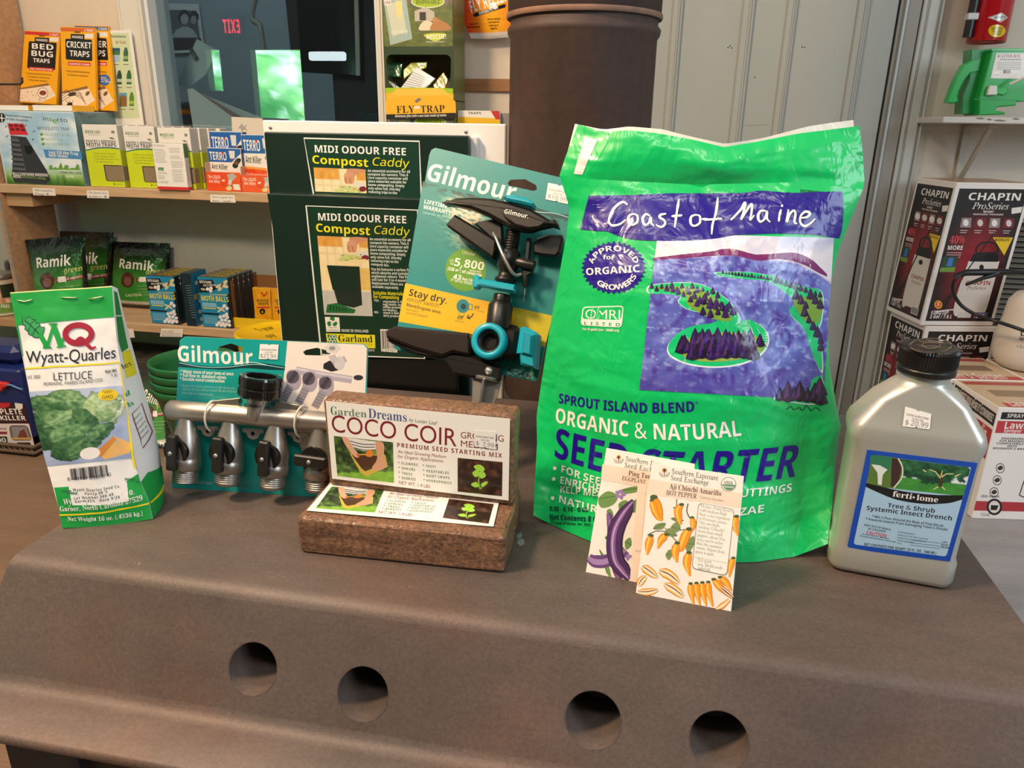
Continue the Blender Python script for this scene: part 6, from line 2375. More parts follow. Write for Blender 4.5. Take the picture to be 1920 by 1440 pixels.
m.pic(f, [(-8, 209), (139, 213), (159.5, 349), (13, 344)], 36, 36, skyp)
m.E(f, (3, 221), 7, 9, '15161a')
m.Ln(f, [(-2, 221), (9, 222)], 2, WHITE)
m.Ln(f, [(3, 214), (4, 229)], 2, WHITE)
m.T(f, 'Prevent Adult Emergence', (11, 218), (60, 222), 4, '2c3740', 'B')
m.T(f, 'of Aedes Mosquitoes', (12, 225), (53, 228), 4, '2c3740', 'B')
m.T(f, 'inz', (81, 226), (98, 227), 7, '23282e', 'R')
m.T(f, 'e', (99, 231), (107, 231), 10, '6fb03a', 'B')
m.T(f, 'cto', (107, 228), (127, 229), 7, '23282e', 'R')
m.T(f, 'MOSQUITO TRAP', (71, 243), (131, 245), 5.5, '23282e', 'R')
for i, (s_, x1) in enumerate((('Use to Kill Larvae', 131), ('Easy to Use', 117), ('For Outdoor Use', 131))):
    m.E(f, (78 + i * 1.6, 252 + i * 9), 3, 3, '6fa84a')
    m.T(f, s_, (83 + i * 2, 254 + i * 9), (x1, 256 + i * 8.6), 5, '7fae6a', 'R')
m.P(f, [(81, 280), (152, 284), (155, 299), (86, 296)], '4f8fc4')
m.T(f, 'Just Fill the Trap', (91, 288), (147, 291), 5.6, WHITE, 'B')
m.T(f, 'with Water', (92, 294), (128, 296), 5.6, WHITE, 'B')
m.P(f, [(92, 318), (92, 311), (97, 309), (99, 316), (104, 313), (109, 316), (114, 304), (119, 317), (122, 309), (128, 310), (129, 317), (134, 315), (141, 315), (144, 308), (148, 309), (150, 319)], '6f9f3f')
m.T(f, '2 TRAPS INCLUDED', (111, 325), (153, 327), 4, '2c3c28', 'B')
m.T(f, 'CAUTION', (124, 332), (139, 333), 3.5, WHITE, 'B')
m.P(f, [(20, 254), (49, 257), (88, 320), (95, 338), (86, 346), (28, 342), (22, 330), (24, 300)], '35363c')
m.P(f, [(22, 254), (33, 255), (50, 322), (26, 318)], '4a4b52')
for i in range(7):
    m.Ln(f, [(20 + i * .5, 262 + i * 9), (36 + i * 2, 264 + i * 9)], 4.2, '5f6068')
    m.Ln(f, [(22 + i * .5, 266 + i * 9), (36 + i * 2, 268 + i * 9)], 2.5, '26262b')
m.P(f, [(45, 273), (60, 274), (63, 282), (58, 290), (50, 289)], '121216')
m.P(f, [(14, 231), (44, 232), (53, 253), (19, 253)], 'd8303a')
for (x, y) in ((19, 233), (29, 233), (39, 234), (22, 240), (32, 240), (42, 241)):
    m.P(f, [(x - 3, y), (x + 4, y), (x + 6, y + 5), (x - 1, y + 5)], '6f1a20')
m.T(f, 'KILLS CONTAINER BREEDING', (24, 328), (90, 331), 5, WHITE, 'B')
m.T(f, 'AEDES', (25, 333), (40, 334), 5, WHITE, 'B')
m.T(f, 'MOSQUITO LARVAE', (42, 333), (86, 337), 4, '9fc45a', 'R')
for (x, y) in ((12, 238), (14, 256), (48, 236), (64, 247), (62, 262)):
    m.Ln(f, [(x - 2, y), (x + 2, y - 2)], 1.2, '4a4a50')
    m.Ln(f, [(x - 2, y + 2), (x + 1, y - 2)], .9, '4a4a50')
m.T(q['side'], 'inzecto', (166, 222), (180, 218), 5, '2c4044', 'R')
m.build('trap_carton', CARD, label='sky blue mosquito trap carton at the left end of the upper shelf', cat='box')
IZ = SZ1 + q['h']
# flat boxes lying on it
for k, (x0, x1, yy, lab) in enumerate(((-6, 55, 2.235, 'yellow trap box lying flat on the mosquito carton, left one, white end showing'), (62, 137, 2.23, 'yellow trap box lying flat on the mosquito carton, right one, white end showing'))):
    a, b = ony(x0, 208, yy), ony(x1, 212, yy)
    z1 = ony((x0 + x1) / 2, 197, yy)[2]
    t = MB().abox(a[0], b[0], yy, yy + .10, IZ + .0008, max(z1, IZ + .014), 'dfa32c', .001, cols=[None, None, 'f3efe6', None, None, None])
    if k == 1:
        fx = Plane((0, yy, 0), (0, -1, 0))
        t.P(fx, [(139 - 4, 199), (176, 199), (176, 209), (136, 209)], 'dfa32c')
    t.build('trap_box', CARD, label=lab, cat='box', group='yellow insect trap boxes')


# standing trap cartons
YEL2 = 'f2ac16'


def trapcard(q4, y, lab, top, wd, wd2, ribbon, l2, bug, depth=.012):
    zb = IZ + .0006
    pb = ony(*q4[3], y)
    fc = Plane((0, y, zb), (0, -1, .16))
    q4 = [q4[0], q4[1], q4[2], q4[3]]
    m = MB()
    m.slab(fc, q4, -depth, 0, YEL2, .0006)
    q = lambda u, v: bil(q4, u, v)
    H = q4[3][1] - q4[0][1]
    W = q4[1][0] - q4[0][0]
    m.P(fc, [q(.01, .01), q(.99, .01), q(.99, .055), q(.01, .055)], top)
    m.T(fc, '4 TRAPS' if 'bed' in lab else '2 TRAPS', q(.70, .05), q(.96, .05), H * .028, WHITE)
    m.E(fc, q(.5, .06), W * .10, H * .012, '7a5a20')
    m.P(fc, [q(.30, .085), q(.70, .085), q(.70, .15), q(.30, .15)], '1b1917')
    m.T(fc, 'HARRIS', q(.34, .135), q(.66, .138), H * .032, WHITE)
    m.Rr(fc, [q(.14, .145), q(.92, .145), q(.92, .145 + (.26 if wd2 is None else .26) + (.12 if 'bed' in lab else 0)), q(.14, .40 + (.12 if 'bed' in lab else 0))], 3, '161513')
    if 'bed' in lab:
        m.T(fc, 'BED', q(.24, .245), q(.84, .25), H * .075, WHITE)
        m.T(fc, 'BUG', q(.24, .345), q(.84, .35), H * .075, WHITE)
        m.T(fc, 'TRAPS', q(.30, .43), q(.76, .434), H * .055, WHITE)
    else:
        m.T(fc, wd, q(.17, .25), q(.90, .255), H * .075, WHITE)
        m.T(fc, 'TRAPS', q(.26, .355), q(.84, .36), H * .07, WHITE)
    v0 = .50 if 'bed' in lab else .425
    m.P(fc, [q(.20, v0), q(.88, v0), q(.86, v0 + .02), q(.88, v0 + .045), q(.20, v0 + .045)], 'cf2f2a')
    m.T(fc, ribbon, q(.23, v0 + .035), q(.84, v0 + .037), H * .022, WHITE)
    for i, s_ in enumerate(('• Used by professional exterminators', '• For residential & commercial use', '• Place near bedposts')[:3 if 'bed' in lab else 2]):
        m.T(fc, s_, q(.12 + i * .04, .60 + i * .045 - (0 if 'bed' in lab else .05)), q(.84 - i * .06, .605 + i * .045 - (0 if 'bed' in lab else .05)), H * .02, '3a2a12')
    m.P(fc, [q(.0, .80), q(.75, .71), q(.80, .76), q(.0, .84)], '8d6a3c')
    m.P(fc, [q(.0, .82), q(.80, .74), q(.98, .88), q(.60, .985), q(.0, .98)], 'f0dcc2')
    if bug == 'bed':
        for k in range(26):
            m.E(fc, q(rnd.uniform(.03, .85), rnd.uniform(.84, .97)), .7, .7, '2a2019', n=6)
        m.E(fc, q(.62, .85), W * .15, W * .15, '6b6660')
        m.E(fc, q(.62, .85), W * .135, W * .135, 'f4e8d8')
        m.E(fc, q(.62, .85), W * .10, W * .07, '8a3f28')
    else:
        m.E(fc, q(.30, .82), W * .12, W * .06, '4a3524', rot=-15)
        for k in range(4):
            for d in (-1, 1):
                m.Ln(fc, [q(.30, .82), q(.30 + d * .18 + .03 * k, .77 + .03 * k), q(.30 + d * (.30 + .04 * k), .82 + .04 * k)], 1, '4a3524')
        m.E(fc, q(.76, .80), W * .08, W * .05, '7a5a3a', rot=-50)
        m.E(fc, q(.22, .95), W * .09, W * .06, '1d1a18', rot=-20)
        for k in range(5):
            m.Ln(fc, [q(.22, .95), q(.10 + .06 * k, .90 + .02 * (k % 2))], .9, '1d1a18')
    if l2:
        m.E(fc, q(.76, .64), W * .17, W * .17, '3f6ea6')
        m.TL(fc, ['Kills', 'Traps', 'on Bait'], q(.66, .62), q(.82, .622), 3.6, 2.6, WHITE, 'B')
    m.P(fc, [q(.72, .075), q(.96, .075), q(.96, .13), q(.72, .13)], 'e9e4dc')
    return m.build('trap_box', CARD, label=lab, cat='box', group='yellow insect trap boxes')


trapcard([(46, 57), (113, 61), (105, 196), (37, 192)], 2.345, 'upright yellow bed bug trap box with a red top strip', 'd0302f', 'BED', None, 'EARLY DETECTION TRAPS', None, 'bed')
trapcard([(113, 50), (177, 52), (180, 207), (117, 203)], 2.330, 'upright yellow cricket trap box with an orange top strip', 'd9642a', 'CRICKET', 'x', 'GUARANTEED TO WORK!', None, 'sp')
trapcard([(139, 47), (203, 49), (216, 208), (152, 205)], 2.362, 'upright yellow spider trap box with a blue top strip, behind the cricket one', '3f6396', 'SPIDER', 'x', 'GUARANTEED TO WORK!', 1, 'sp')
m = MB()
fc = Plane((0, 2.41, 0), (0, -1, 0))
zb_ = SZ1
q4 = [(203, 57), (245, 58), (268, 222), (213, 222)]
xs_ = (fc.at(190, 57)[0], fc.at(245, 57)[0])
m.abox(xs_[0], xs_[1], 2.41, 2.414, zb_, fc.at(203, 57)[2], 'eceae2', .001)
m.P(fc, [(204, 62), (241, 62), (262, 222), (214, 222)], 'cfdcb4')
m.T(fc, 'Product Solutions', (183, 70), (236, 71), 5, '2c3a28', 'B')
m.T(fc, 'Hi-Yield', (217, 82), (236, 82), 5.5, 'b52a2a', 'S')
for i, (x, y, c1_, c2_) in enumerate(((218, 103, '2b4f7a', '3f7a3c'), (236, 103, '3c6a4a', '8fb06a'), (224, 146, '2f4a34', 'b9c9b0'), (242, 146, '2f6a3c', 'b9c9b0'), (231, 187, '5fa3c4', '8a6a3c'), (247, 187, '5f8a34', 'a8c04a'))):
    w = 7 if i in (0, 4) else 4.5
    if i in (0, 4):
        m.P(fc, [(x - w, y - 13), (x + w, y - 13), (x + w, y + 13), (x - w, y + 13)], c1_)
        m.P(fc, [(x - w, y), (x + w, y), (x + w, y + 13), (x - w, y + 13)], c2_ if i == 4 else 'a9c3da')
        m.P(fc, [(x - w, y - 6), (x, y - 9), (x + w, y - 5), (x + w, y), (x - w, y)], c2_)
    else:
        m.P(fc, [(x - 2, y - 14), (x + 2, y - 14), (x + w, y - 5), (x + w, y + 12), (x - w, y + 12), (x - w, y - 5)], c1_)
        m.P(fc, [(x - w, y + 2), (x + w, y + 2), (x + w, y + 8), (x - w, y + 8)], c2_)
    m.Ln(fc, [(x - 5, y + 18), (x + 5, y + 18)], 1.2, '4a4a44')
m.build('product_chart', MATT, label='pale green product chart leaning beside the window frame', cat='poster')


# --- moth trap boxes
def moth(BL, BR, TL, y, lab):
    m, f, q = fbox(BL, BR, TL, y, SZ1, .044, 'eee8e0', cols=[None, 'c9c8be', None, None, None, 'c9a680'])
    z = lambda u, v: proj(q['o'] + q['ux'] * q['w'] * u + V3(0, 0, q['h'] * (1 - v)))
    P_ = lambda *a: [z(*p) for p in a]
    hgt = (z(0, 1) - z(0, 0))[1]
    m.P(f, np.concatenate([spline(P_((.0, .42), (.35, .385), (.7, .375), (1, .385)), 4), P_((1, .995), (0, .995))]), 'cfdc24')
    m.Ln(f, spline(P_((.0, .415), (.35, .375), (.7, .365), (1, .375)), 4), 2.2, '2f7a6a')
    m.T(f, 'RESCUE!', z(.08, .14), z(.52, .14), hgt * .045, '4f7a3a', 'B')
    m.T(f, 'Making pest control smarter', z(.16, .17), z(.5, .17), hgt * .018, '6a6a64', 'R')
    m.T(f, 'PANTRY & BIRDSEED', z(.06, .285), z(.92, .285), hgt * .04, '24404a', 'B')
    m.T(f, 'MOTH TRAPS', z(.06, .345), z(.92, .345), hgt * .055, '1f2a34', 'B')
    m.T(f, 'Captures Moths, Ensnares Males', z(.12, .365), z(.86, .365), hgt * .016, '1f2a34', 'B')
    m.P(f, P_((.74, .20), (.84, .195), (.92, .225), (.80, .225)), '8a7a62')
    m.P(f, P_((.84, .09), (.93, .09), (.93, .135), (.84, .135)), '8a8894')
    for i, s_ in enumerate(('• Easy to Use in Kitchen,', 'Pantry, Garage or Shed', '• Safe Near Food, Non-Toxic', '• No Mess Attractant')):
        m.T(f, s_, z(.22, .47 + i * .045), z(.22 + .027 * len(s_), .47 + i * .045), hgt * .025, '5a6a1c', 'R')
    m.P(f, P_((.46, .64), (1.0, .64), (1.0, .905), (.50, .905), (.47, .88)), '3c362c')
    m.P(f, P_((.49, .655), (1.0, .655), (1.0, .895), (.52, .895), (.50, .88)), '8f7c60')
    m.T(f, '2', z(.66, .965), z(.72, .965), hgt * .035, '26300c', 'B')
    m.T(f, 'Reusable traps', z(.74, .96), z(.93, .96), hgt * .02, '5a6a1c', 'R')
    sd = q['side']
    zz = lambda v, w: proj(q['o'] + q['ux'] * q['w'] + q['uy'] * .044 * w + V3(0, 0, q['h'] * (1 - v)))
    m.P(sd, [zz(.40, .02), zz(.40, .98), zz(.995, .98), zz(.995, .02)], 'b4c41c')
    m.P(sd, [zz(.655, .02), zz(.655, .6), zz(.895, .6), zz(.895, .02)], '8f7c60')
    return m, q


first = None
cols_ = (((172, 353), (243 - 8, 353), (152, 233), 2.216, 4, 'leftmost'), ((246, 354), (303, 354), (231, 236), 2.222, 4, 'second'), ((309, 356), (368, 356), (296, 239), 2.226, 3, 'third'))
orders = ('front', 'second from the front', 'third from the front', 'rearmost')
for BL, BR, TL, y, n, cn in cols_:
    m, q = moth(BL, BR, TL, y, cn)
    lab = lambda k: 'white and lime moth trap box, %s in the %s row of them' % (orders[k], cn)
    b = m.build('moth_trap_box', CARD, label=lab(0), cat='box', group='pantry moth trap boxes')
    for k in range(1, n):
        c = b.copy()
        COL.objects.link(c)
        c.location = (b.location[0] + .004 * k, b.location[1] + .0465 * k, b.location[2])
        c['label'] = lab(k)
m, q = moth((381, 357), (437, 357), (367, 240), 2.372, 'x')
b = m.build('moth_trap_box', CARD, label='white and lime moth trap box at the back, right of the other rows', cat='box', group='pantry moth trap boxes')
b.location[0] = b.location[0] - .026

# --- white pest trap box with red foot
m, f, q = fbox((301, 358), (358, 362), (290, 268), 2.2015 - .0, SZ1, .014, 'f1ede8')
m = MB()
o = q['o']
m.box(o, q['ux'] * q['w'], V3(0, .023, 0), V3(0, 0, q['h']), 'f1ede8', .001, cols=[None, 'e2dcd8', None, None, None, '4a6a3c'])
zf = lambda u, v: proj(o + q['ux'] * q['w'] * u + V3(0, 0, q['h'] * (1 - v)))
m.P(f, [zf(0, .93), zf(1, .93), zf(1, .995), zf(0, .995)], 'd82a30')
m.T(f, 'The Pantry Pest Trap', zf(.04, .07), zf(.40, .07), 4, '4f5a50', 'T')
for c_, (u0, u1, v0, n) in enumerate(((.04, .42, .13, 10), (.54, .92, .10, 4), (.54, .92, .26, 3), (.54, .94, .38, 5), (.54, .94, .56, 3), (.54, .92, .66, 6), (.06, .40, .62, 2), (.06, .34, .70, 3), (.06, .44, .82, 2))):
    for i in range(n):
        m.Ln(f, [zf(u0 + .002 * i, v0 + i * .031), zf(u1 - rnd.uniform(0, .08), v0 + i * .031)], .9, 'a9a6a0')
m.P(f, [zf(.10, .52), zf(.28, .52), zf(.28, .585), zf(.10, .585)], '2f7a4a')
m.T(f, 'Safer', zf(.12, .57), zf(.26, .57), 3, WHITE, 'T')
sd = q['side']
zs = lambda v, w: proj(o + q['ux'] * q['w'] + V3(0, .023 * w, q['h'] * (1 - v)))
m.P(sd, [zs(.0, .02), zs(.0, .98), zs(.30, .98), zs(.30, .02)], '4f7a44')
m.P(sd, [zs(.93, .02), zs(.93, .98), zs(.995, .98), zs(.995, .02)], 'd82a30')
for i in range(12):
    m.Ln(sd, [zs(.36 + i * .04, .15), zs(.36 + i * .04, .8)], .8, 'b9a9a4')
b = m.build('pest_trap_box', CARD, label='white pantry pest trap box with a red foot in front of the moth traps', cat='box')
b.location[1] -= .012
# --- ant killer boxes
def ant(BL, BR, TL, y, z0, lab, w_px=None):
    m, f, q = fbox(BL, BR, TL, y, z0, .03, 'f4ede4', cols=[None, '2f4f8f', None, None, None, '2f5fa8'])
    z = lambda u, v: proj(q['o'] + q['ux'] * q['w'] * u + V3(0, 0, q['h'] * (1 - v)))
    P_ = lambda *a: [z(*p) for p in a]
    hg = (z(0, 1) - z(0, 0))[1]
    m.P(f, P_((.01, .01), (.99, .01), (.99, .12), (.7, .33), (.01, .33)), '2560b0')
    m.P(f, P_((.01, .56), (.99, .60), (.99, .66), (.01, .62)), 'f0a040')
    m.P(f, P_((.01, .60), (.99, .64), (.99, .99), (.01, .99)), 'e8481c')
    m.T(f, 'TERRO', z(.05, .28), z(.56, .29), hg * .19, WHITE, 'B')
    m.E(f, z(.46, .12), 2, 2.4, 'd8302a')
    m.T(f, 'Ant Killer', z(.08, .50), z(.56, .51), hg * .12, '1f1d1c', 'B')
    m.E(f, z(.80, .40), hg * .07, hg * .07, '20201f', rot=-40)
    m.E(f, z(.88, .30), hg * .09, hg * .06, '20201f', rot=-40)
    for k in range(6):
        m.Ln(f, [z(.82, .38), z(.70 + .05 * k, .24 + .06 * (k % 3))], .9, 'b05a2a')
    m.P(f, P_((.64, .06), (.82, .06), (.80, .24), (.66, .24)), 'e4e2de')
    m.T(f, 'Kills all common household ants', z(.06, .74), z(.86, .75), hg * .06, 'f6d8c4', 'B')
    m.T(f, 'Contains Borax', z(.06, .84), z(.42, .845), hg * .06, 'f6d8c4', 'B')
    return m.build('ant_killer_box', CARD, label=lab, cat='box', group='orange and blue ant killer boxes')


ant((402, 340), (462, 341), (396, 246), 2.285, SZ1, 'orange and blue ant killer box at the back left, standing highest')
ant((395, 340), (457, 341), (391, 277), 2.245, SZ1, 'orange and blue ant killer box at the front left in the tray')
ant((459, 335), (520, 336), (455, 252), 2.262, SZ1, 'orange and blue ant killer box at the right, partly behind the board')
for (BL, BR, TL, lab) in (((389, 356), (453, 358), (386, 322), 'orange cardboard display tray of ant killer, left one'), ((454, 358), (522, 360), (452, 328), 'orange cardboard display tray of ant killer, right one beside the board')):
    m, f, q = fbox(BL, BR, TL, 2.215, SZ1, .014, 'ea4d1e')
    z = lambda u, v: proj(q['o'] + q['ux'] * q['w'] * u + V3(0, 0, q['h'] * (1 - v)))
    x0, w, h = q['o'][0], q['w'], q['h']
    m = MB()
    m.abox(x0, x0 + w, 2.215, 2.2165, SZ1, SZ1 + h, 'ea4d1e', .0004)
    m.abox(x0, x0 + .0015, 2.2165, 2.243, SZ1, SZ1 + h * 1.5, 'd8b49a', .0004)
    m.T(f, 'The LIQUID', z(.06, .34), z(.42, .35), 6, 'f8d9c6', 'B')
    m.T(f, 'Ant Killer', z(.07, .58), z(.40, .59), 6, 'f8d9c6', 'B')
    m.P(f, [z(.62, .12), z(.80, .04), z(.90, .20), z(.78, .44), z(.66, .36)], 'b9b4b0')
    m.P(f, [z(.66, .36), z(.76, .42), z(.70, .72), z(.62, .66)], 'd8d2cc')
    m.E(f, z(.64, .84), 6, 4.5, 'f2c03c')
    m.E(f, z(.64, .84), 4, 3, 'd9d4cc')
    m.E(f, z(.50, .44), 3, 1.8, 'f3e6da')
    for k in range(7):
        m.Ln(f, [z(.44 + .05 * k, .66 + .04 * (k % 4)), z(.47 + .05 * k, .64 + .04 * (k % 4))], 1.2, '5a1c10')
    m.P(f, [z(.76, .62), z(.95, .62), z(.97, .92), z(.78, .92)], 'efe6de')
    m.build('display_tray', CARD, label=lab, cat='tray')

# --- fly trap boxes on the shelf by the window
FY = 2.225
def flytrap(z0, z1, lab):
    f = Plane((0, FY, 0), (0, -1, 0))
    x0, x1 = f.at(723, 190)[0], f.at(851, 190)[0]
    t = thing('fly_trap_box', lab, 'box', ((x0 + x1) / 2, FY + .07, z0), 'fly trap display boxes')
    w, h = x1 - x0, z1 - z0
    wl_, wb2, wt2 = .10, .10, .47       # window: margins in fractions of width / height
    a0, a1, c0_, c1_ = x0 + .035 * w, x0 + .965 * w, z0 + .055 * h, z0 + .375 * h
    m = MB()
    D = .13
    m.abox(x0, x1, FY + D - .002, FY + D, z0, z1, '6a5a40', .0004)
    m.abox(x0, x0 + .002, FY + .002, FY + D - .002, z0, z1, '55602e', .0004)
    m.abox(x1 - .002, x1, FY + .002, FY + D - .002, z0, z1, '55602e', .0004)
    m.abox(x0, x1, FY, FY + D, z0, z0 + .002, 'c9a680', .0004)
    m.abox(x0, x1, FY, FY + D, z1 - .002, z1, 'c9a680', .0004)
    # front with cut window
    out = [(x0, z0), (x1, z0), (x1, z1), (x0, z1)]
    hl = []
    rr = .016
    for (cx, cz, A0) in ((a1 - rr, c1_ - rr, 0), (a0 + rr, c1_ - rr, 90), (a0 + rr * 2.2, c0_ + rr * 1.8, 180), (a1 - rr * 2.2, c0_ + rr * 1.8, 270)):
        k2 = 1 if A0 < 180 else 2
        for k in range(6):
            A = R_(A0 + 18 * k)
            hl.append((cx + rr * k2 * math.cos(A), cz + rr * (1 if k2 == 1 else 1.6) * math.sin(A)))
    lo = [[Vector((a, b, 0)) for a, b in out], [Vector((a, b, 0)) for a, b in hl]]
    al = np.array(out + hl)
    T = []
    for a, b, c in tessellate_polygon(lo):
        T.append((a, b, c) if np.cross(al[b] - al[a], al[c] - al[a]) > 0 else (a, c, b))
    m.add(np.stack([al[:, 0], np.full(len(al), FY), al[:, 1]], -1), T, '1f3b1e')
    z = lambda u, v: proj(V3(x0 + w * u, FY, z1 - h * v))
    P_ = lambda *a: [z(*p) for p in a]
    hg = (z(0, 1) - z(0, 0))[1]
    m.P(f, P_((.005, .0), (.995, .0), (.995, .10), (.005, .10)), 'efb41c')
    m.T(f, 'FLY TRAP', z(.16, .085), z(.84, .085), hg * .06, '2a1d0c', 'S')
    m.T(f, 'Eliminates flies with a non-toxic mode of action', z(.14, .125), z(.84, .125), hg * .022, 'e9e4d6', 'I')

    def lawn(X, Y):
        n = fbm(X * 20, Y * 20, 3)
        c = mixc(rgb('43501f'), rgb('76803a'), n)
        return np.where((Y < .24)[..., None], mixc(rgb('4a4438'), rgb('8a8070'), fbm(X * 30, Y * 4, 2)), c)
    m.pic(f, P_((.01, .14), (.99, .14), (.99, .56), (.01, .56)), 30, 20, lawn)
    m.P(f, P_((.02, .17), (.34, .16), (.42, .50), (.10, .55)), '9fb4a8')
    m.P(f, P_((.06, .22), (.28, .21), (.34, .44), (.14, .48)), 'c9cbb4')
    m.P(f, P_((.19, .20), (.29, .20), (.28, .30), (.245, .35), (.205, .30)), 'e6d48a')
    m.T(f, 'FLY TRAP', z(.12, .46), z(.36, .455), hg * .028, 'e9e4c0', 'S')
    m.E(f, z(.65, .21), w / pxm(z_ := V3(x0, FY, z1)) * .225, hg * .05, 'eef2d6')
    m.E(f, z(.65, .21), w / pxm(z_) * .215, hg * .044, '9fb81c')
    m.T(f, 'DISPOSABLE', z(.48, .228), z(.82, .228), hg * .033, '23350c', 'S')
    m.P(f, P_((.46, .28), (.62, .25), (.74, .29), (.74, .36), (.46, .36)), 'b9b0a0')
    m.P(f, P_((.53, .29), (.62, .29), (.62, .355), (.53, .355)), '2a2622')
    m.P(f, spline(P_((.52, .43), (.55, .38), (.62, .355), (.70, .37), (.74, .41), (.70, .43)), 4, True), 'e0cfae')
    m.P(f, spline(P_((.68, .43), (.72, .37), (.78, .34), (.84, .36), (.92, .38), (.97, .42), (.9, .435)), 4, True), 'b07a44')
    m.E(f, z(.745, .35), 5, 5, 'b8834e')
    m.P(f, spline(P_((.58, .47), (.75, .455), (.9, .465), (.75, .52)), 4, True), 'c3cf2c')
    m.T(f, 'RESCUE!', z(.62, .502), z(.90, .498), hg * .035, WHITE, 'I')
    m.T(f, 'Making pest control smarter', z(.62, .53), z(.88, .528), hg * .014, 'e4e4da', 'R')
    m.P(f, P_((.03, .17), (.13, .165), (.13, .23), (.04, .235)), 'e9e4de')
    m.P(f, P_((.03, .17), (.13, .165), (.13, .185), (.03, .19)), '3a4f8a')
    m.T(f, 'USA', z(.045, .225), z(.125, .222), hg * .025, '9a2a30', 'B')
    m.P(f, P_((.005, .90), (.005, .94), (.99, .94), (.99, .90), (.82, .895), (.18, .895)), '9fc41c')
    m.P(f, P_((.005, .94), (.995, .94), (.995, .995), (.005, .995)), 'efb41c')
    # slanted yellow lip below the window
    lip = f
    m.build('box_body', CARD, t)
    m = MB()
    lf_ = Plane(V3(x0, FY - .003, z0 + .05 * h), (0, -1, .10))
    m.slab(lf_, P_((.0, 1.0), (.17, .905), (.84, .90), (1.0, .985)), 0, .0012, 'f0b428')
    m.build('yellow_lip', CARD, t)
    return t, z, (x0, x1, a0, a1, c0_, c1_), f


zA = SZ1
zB = ony(780, 188, FY)[2]
zC = zB + .325
t2, z2, b2_, f_ = flytrap(zA, zB - .0005, 'lower fly trap display box, mostly behind the white board')
t1, z1f, b1_, f_ = flytrap(zB, zC, 'upper fly trap display box with pouches in its cut window')
# front label of the stacked box
x0, x1, a0, a1, c0_, c1_ = b1_
m = MB()
fw = Plane((0, FY - .012, 0), (0, -1, 0))
m.slab(fw, [(722, 190), (741, 180), (836, 178), (854, 190), (855, 214), (724, 218)], -.002, 0, 'f0b428', .0005)
m.T(fw, 'FLY', (744, 212), (778, 211), 13, '2a1d0c', 'S')
m.T(fw, 'TRAP', (789, 211), (834, 210), 13, '2a1d0c', 'S')
m.P(fw, [(777, 190), (784, 184), (790, 184), (788, 189), (781, 193)], '7a7470')
m.P(fw, [(776, 199), (788, 199), (788, 204), (776, 204)], 'e9e2d2')
m.P(fw, [(724, 214.5), (855, 211.5), (855, 222), (725, 224)], '1c1812')
m.T(fw, 'Eliminates flies with a non-toxic mode of action', (741, 220), (837, 218), 4.5, 'e9e4d6', 'I')
m.build('front_card', CARD, t2, label='yellow fly trap front card')
for k, (pts, col, yy, lab) in enumerate(((
        [(727, 150), (752, 166), (782, 126), (817, 148), (806, 160), (790, 176), (745, 174)], 'c9ced0', FY + .016, 'clear fly trap pouch with a printed paper at the front of the cut window'),
        ([(731, 118), (756, 118), (752, 146), (730, 144)], '1f6a3c', FY + .05, 'dark green pouch at the left of the cut window'),
        ([(757, 132), (772, 118), (802, 116), (800, 128), (770, 140), (758, 150)], 'b4b83a', FY + .042, 'yellow green pouch in the middle of the cut window'),
        ([(812, 160), (832, 136), (841, 150), (836, 168), (818, 176)], '9a8f2c', FY + .03, 'dark yellow pouch at the right of the cut window'))):
    fc = Plane((0, yy, zB + .08), (0, -1, .2))
    m = MB()
    zlow = z1f(0, .88)[1]
    q_ = [(x, min(y, 173)) for x, y in pts]
    m.slab(fc, q_, 0, .006, col, .002)
    if k == 0:
        for i in range(9):
            m.Ln(fc, [(775 - i * 3.0, 136 + i * 4.2), (800 - i * 2, 148 + i * 3.2)], .9, '5a5f63', h=.0064)
        for i in range(7):
            m.Ln(fc, [(731 + i * 2, 153 + i * .6), (731 + i * 2, 162 + i * .6)], rnd.choice([.7, 1.3]), '1c1c1c', h=.0064)
    m.build('fly_trap_pouch', FILM2 if k else CARD, label=lab, cat='pouch', group='pouches in the fly trap box')

# --- hanging fly bag
hb_ = Plane((0, 2.40, 0), (0, -1, 0))
m = MB()
hbT = [hb_.at(x, y) for x, y in ((864, -60), (920, -60), (985, -60))]
hbB = [hb_.at(x, y) for x, y in ((883, 72), (920, 73), (975, 68))]
hbL = [hbB[0]] + [hb_.at(x, y) for x, y in ((871, 44), (868, 0))] + [hbT[0]]
hbR = [hbB[-1], hbT[-1]]
hp = Patch(hbB, hbT, hbL, hbR, lambda u, v: .018 * np.sin(math.pi * u) * np.sin(math.pi * v) ** .5, (0, -1, 0))


def org(u, v):
    c = mixc(rgb('e8381c'), rgb('f6b81c'), np.clip(np.sin(math.pi * np.clip(u * .9 + .02, 0, 1)) * 1.0 - .1, 0, 1))
    return s2l(np.where((v < .09)[..., None], rgb('d9d2c6'), c))


